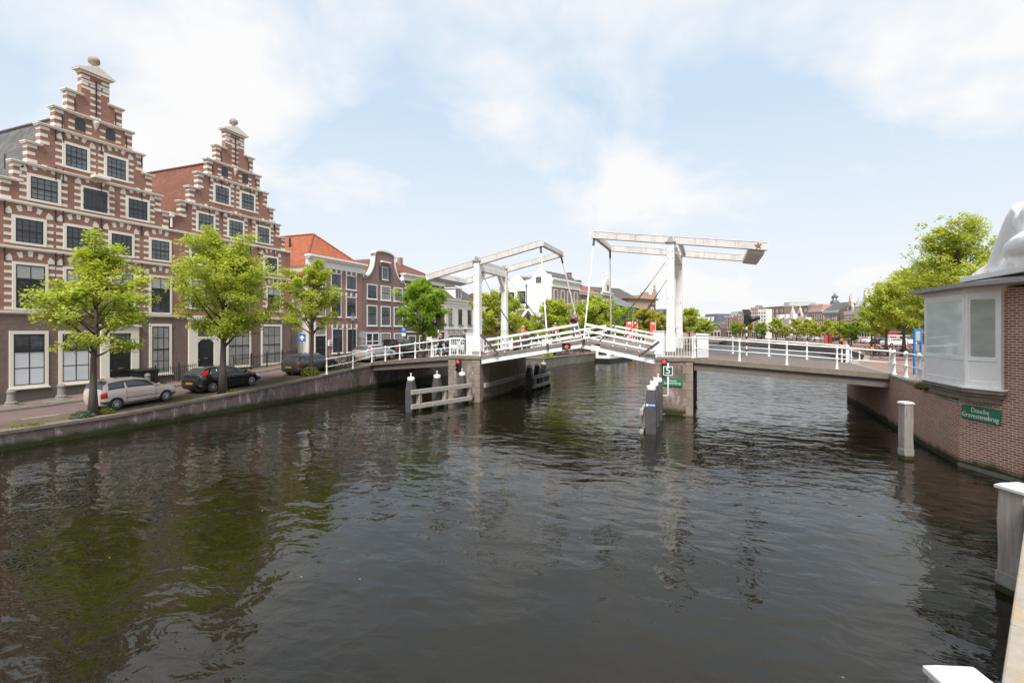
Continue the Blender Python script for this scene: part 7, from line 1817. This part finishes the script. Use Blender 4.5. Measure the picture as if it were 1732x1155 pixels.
def modern_lamp(label, px, t_, ytop):
    p = P(px, t_); z0 = gz(1, p.y); h = hz(ytop, t_) - z0; t = thing('street_lamp', label, 'street lamp', (p.x, p.y, z0))
    m = MB(); m.lathe([(.11, 0), (.07, h * .4), (.05, h)], 8); m.build('post', IRON, t)
    m = MB(); m.box(-.5, .1, -.1, .1, h - .05, h + .08); m.build('lamp_head', IRON, t)
modern_lamp('tall dark street lamp among the right bank trees left of the white ornate house', 1420, 105, 532)
modern_lamp('tall dark street lamp rising over the trees before the brown roofed house', 1480, 84, 508)
def pole_sign(label, x, y, z0, h, build):
    t = thing('road_sign', label, 'road sign', (x, y, z0)); m = MB(); m.tube((0, 0, -.1), (0, 0, h), .03); m.build('pole', STEEL, t); build(t, h); return t
rzc = TH
def b1(t, h):
    m = MB(); m.box(-.3, .3, -.05, -.035, h - .62, h); o = m.build('plate', SBLUE, t); o.rotation_euler = (0, 0, rzc)
    m = MB(); m.prism([(-.05, h - .52), (.05, h - .52), (.05, h - .3), (.17, h - .38), (.17, h - .27), (0, h - .1), (-.17, h - .27), (-.17, h - .38), (-.05, h - .3)], -.06, -.051); a = m.build('arrow', WHITE, o)
pole_sign('square blue sign with white upward arrow by the bare white side wall', -31.4, 32.4, 1.75, 2.55, b1)
def b2(t, h):
    m = MB(); m.lathe([(.01, -.05), (.34, -.05), (.34, -.03), (.01, -.03)], 24, (0, 0, h - .36), 'y'); o = m.build('disc', STEEL, t); o.rotation_euler = (0, 0, rzc)
    m = MB(); m.box(-.18, .18, -.06, -.045, h - 1.1, h - .8); o = m.build('plate', STEEL, t); o.rotation_euler = (0, 0, rzc)
p = onX(614, -28.6); pole_sign('round grey back of a road sign on a steel pole behind the left railing', p.x, p.y, gz(-28, p.y), 2.6, b2)
def b3(t, h):
    m = MB(); m.box(-.25, .25, -.05, -.035, h - .5, h); o = m.build('plate', SBLUE, t); o.rotation_euler = (0, 0, rzc); text('lettering', 'P', .42, WHITE, o, (0, -.052, h - .25), ext=.002)
    m = MB(); m.box(-.2, .2, -.05, -.035, h - .85, h - .56); o = m.build('lower_plate', WHITE, t); o.rotation_euler = (0, 0, rzc)
p = onX(683, -28.6); pole_sign('blue parking sign with white plate below left of the dense green tree', p.x, p.y, gz(-28, p.y), 2.9, b3)
# blue information panel on the right
p = P(1552, 24.6); t = thing('information_panel', 'bright blue steel frame with grey information screen beside the booth', 'information panel', (p.x, p.y, 2.42), .45)
m = MB()
for x in (-.17, .17): m.box(x - .035, x + .035, -.05, .05, 0, 2.28)
m.build('legs', paint('panel_blue', (.02, .20, .52), .4, .06), t, bevel=.01)
m = MB(); m.box(-.135, .135, -.03, .03, 2.18, 2.27).box(-.135, .135, -.03, .03, 1.62, 1.7); m.build('crossbars', paint('panel_blue', (.02, .20, .52), .4, .06), t)
m = MB(); m.box(-.13, .13, -.02, .02, 1.71, 2.17); m.build('screen', plain('screen_grey', (.42, .45, .45), .25), t)
# moored white houseboat
pb = P(1030, 75); t = thing('houseboat', 'white moored houseboat on a dark hull below the right drawbridge leaf', 'boat', (pb.x + .8, pb.y, 0), radians(90 - 12))
m = MB(); m.slab([(-4.5, -1.2), (4.0, -1.3), (5.5, -.5), (5.5, .5), (4.0, 1.3), (-4.5, 1.2)], -.3, [.55, .55, .8, .8, .55, .55]); m.build('hull', BLACK, t, bevel=.05)
m = MB(); m.slab([(-4.4, -1.05), (2.6, -1.1), (2.6, 1.1), (-4.4, 1.05)], .6, 2.05); cb = m.build('cabin', WHITE, t, bevel=.04)
m = MB(); m.slab([(-4.5, -1.15), (2.75, -1.2), (2.75, 1.2), (-4.5, 1.15)], 2.06, 2.16); m.build('cabin_roof', GREYW, t)
for a_, b_, mt in ((-3.7, -2.6, GLASS), (-2.0, -1.0, plain('boat_red', (.4, .03, .03), .5)), (.2, 1.2, GLASS)):
    m = MB(); m.box(a_, b_, -1.13, -1.09, 1.1, 1.7); m.build('cabin_window', mt, cb)
m = MB(); m.box(-4.43, -4.40, -.6, .6, 1.1, 1.7); m.build('cabin_window', GLASS, cb)
p = P(1186, 128); o = MB(); o.slab([(-2.6, -.7), (1.8, -.8), (3.2, 0), (1.8, .8), (-2.6, .7)], -.2, [.7, .6, .9, .6, .7]); b = o.build('rowing_boat', plain('boat_tan', (.33, .26, .18), .6), bevel=.05); b.location = (p.x + .6, p.y, 0); b.rotation_euler = (0, 0, 1.2); setp(b, 'small tan boat moored far off at the left bank, seen right of the bridge tower', 'boat')
def feather_banner(label, px, t_, y0, y1, w=1.0):
    p = P(px, t_); z1, z0 = hz(y0, t_), hz(y1, t_); t = thing('banner_flag', label, 'banner', (p.x, p.y, 1.2), rzc, 'coral banners on the left bank')
    m = MB(); m.tube((0, 0, 0), (0, 0, z1 - 1.2), .05); m.build('pole', WHITE, t)
    m = MB(); m.slab([(-w, -.02), (-.06, -.02), (-.06, .02), (-w, .02)], z0 - 1.2, z1 - 1.5); f = m.build('cloth', cl('coral_banner', (.80, .13, .07)), t)
    m = MB(); m.slab([(-w, -.02), (-.06, -.02), (-.06, .02), (-w, .02)], z1 - 1.495, z1 - 1.25); m.build('dark_top', cl('banner_top', (.12, .05, .07)), f)
    m = MB()
    m.box(-w * .72, -w * .25, -.03, -.021, z1 - 1.95, z1 - 1.6).box(-w * .45, -w * .3, -.03, -.021, z0 - 1.0, z0 - .2); m.build('white_mark', WHITE, f)
feather_banner('left coral banner with white emblem of the pair over the right leaf', 1070, 89, 541, 572, 1.2)
feather_banner('narrow coral banner directly behind the left one of the pair', 1078, 91, 541, 566, .7)
feather_banner('single coral banner just left of the right bridge tower', 1109, 97, 542, 570, 1.1)
p = P(1397, 112); o = MB(); o.box(-.3, .3, -.3, .3, 0, 1.9).prism([(-.36, 1.9), (.36, 1.9), (0, 2.1)], -.36, .36); b = o.build('telephone_kiosk', plain('kiosk_red', (.45, .06, .04), .5)); b.location = (p.x, p.y, gz(1, p.y)); setp(b, 'slim red kiosk under the right bank trees, left of the rounded dark red one', 'kiosk')
p = P(1404, 112); o = MB(); o.lathe([(.4, 0), (.4, 1.9), (.45, 2.0), (.2, 2.3)], 12); b = o.build('advertising_column', plain('kiosk_dark_red', (.22, .04, .04), .5)); b.location = (p.x, p.y, gz(1, p.y)); setp(b, 'rounded dark red advertising column under the right bank trees', 'kiosk')
# row of timber mooring posts along the far left quay
GP = 'timber mooring posts along the far left quay'
for k in range(8):
    y = 88 + k * 2.2; o = MB(); o.lathe([(.16, -.5), (.15, 1.0), (.12, 1.05)], 8); b = o.build('mooring_post', PILE_W); b.location = (xl(y) + .5, y, 0); setp(b, 'short dark timber mooring post in the row under the right drawbridge leaf', 'mooring post', GP)
# manhole cover, litter and road markings
q = onX(90, -31.9); o = MB(); o.box(-.3, .3, -.45, .45, 0, .012); b = o.build('drain_cover', CONC); b.location = (q.x, q.y, zl(q.y) + .132); setp(b, 'pale rectangular drain cover in the pavement before the left windows', 'drain cover')
m = MB(); m.add([(-28.05, 12.6, zl(12.6) + .014), (-27.95, 12.6, zl(12.6) + .014), (-27.95, 14.0, zl(14) + .014), (-28.05, 14.0, zl(14) + .014)], [(0, 1, 2, 3)]); o = m.build('road_marking', plain('marking_white', (.5, .48, .46), .8)); o['kind'] = 'structure'
# drifting leaves and foam flecks on the water
rnd = random.Random(77); m = MB()
for k in range(150):
    y = rnd.uniform(3.5, 30) if k % 3 else rnd.uniform(9, 26); x = rnd.uniform(-24.5, 3) if k % 3 else rnd.uniform(-25, -22)
    if x > 2.2 + .481 * (y - 5.2) - 1: continue
    a = rnd.uniform(0, 6.28); l = rnd.uniform(.012, .034)
    m.add([(x + cos(a) * l, y + sin(a) * l, .006), (x - sin(a) * l * .5, y + cos(a) * l * .5, .007), (x - cos(a) * l, y - sin(a) * l, .006), (x + sin(a) * l * .5, y - cos(a) * l * .5, .007)], [(0, 1, 2, 3)])
o = m.build('floating_leaves', leafmat('drift_leaves', (.55, .52, .30), (.40, .38, .22), (.6, .58, .45)), fix=False); setp(o, 'small pale leaves and flecks drifting on the dark canal water', 'leaves', None, 'stuff')
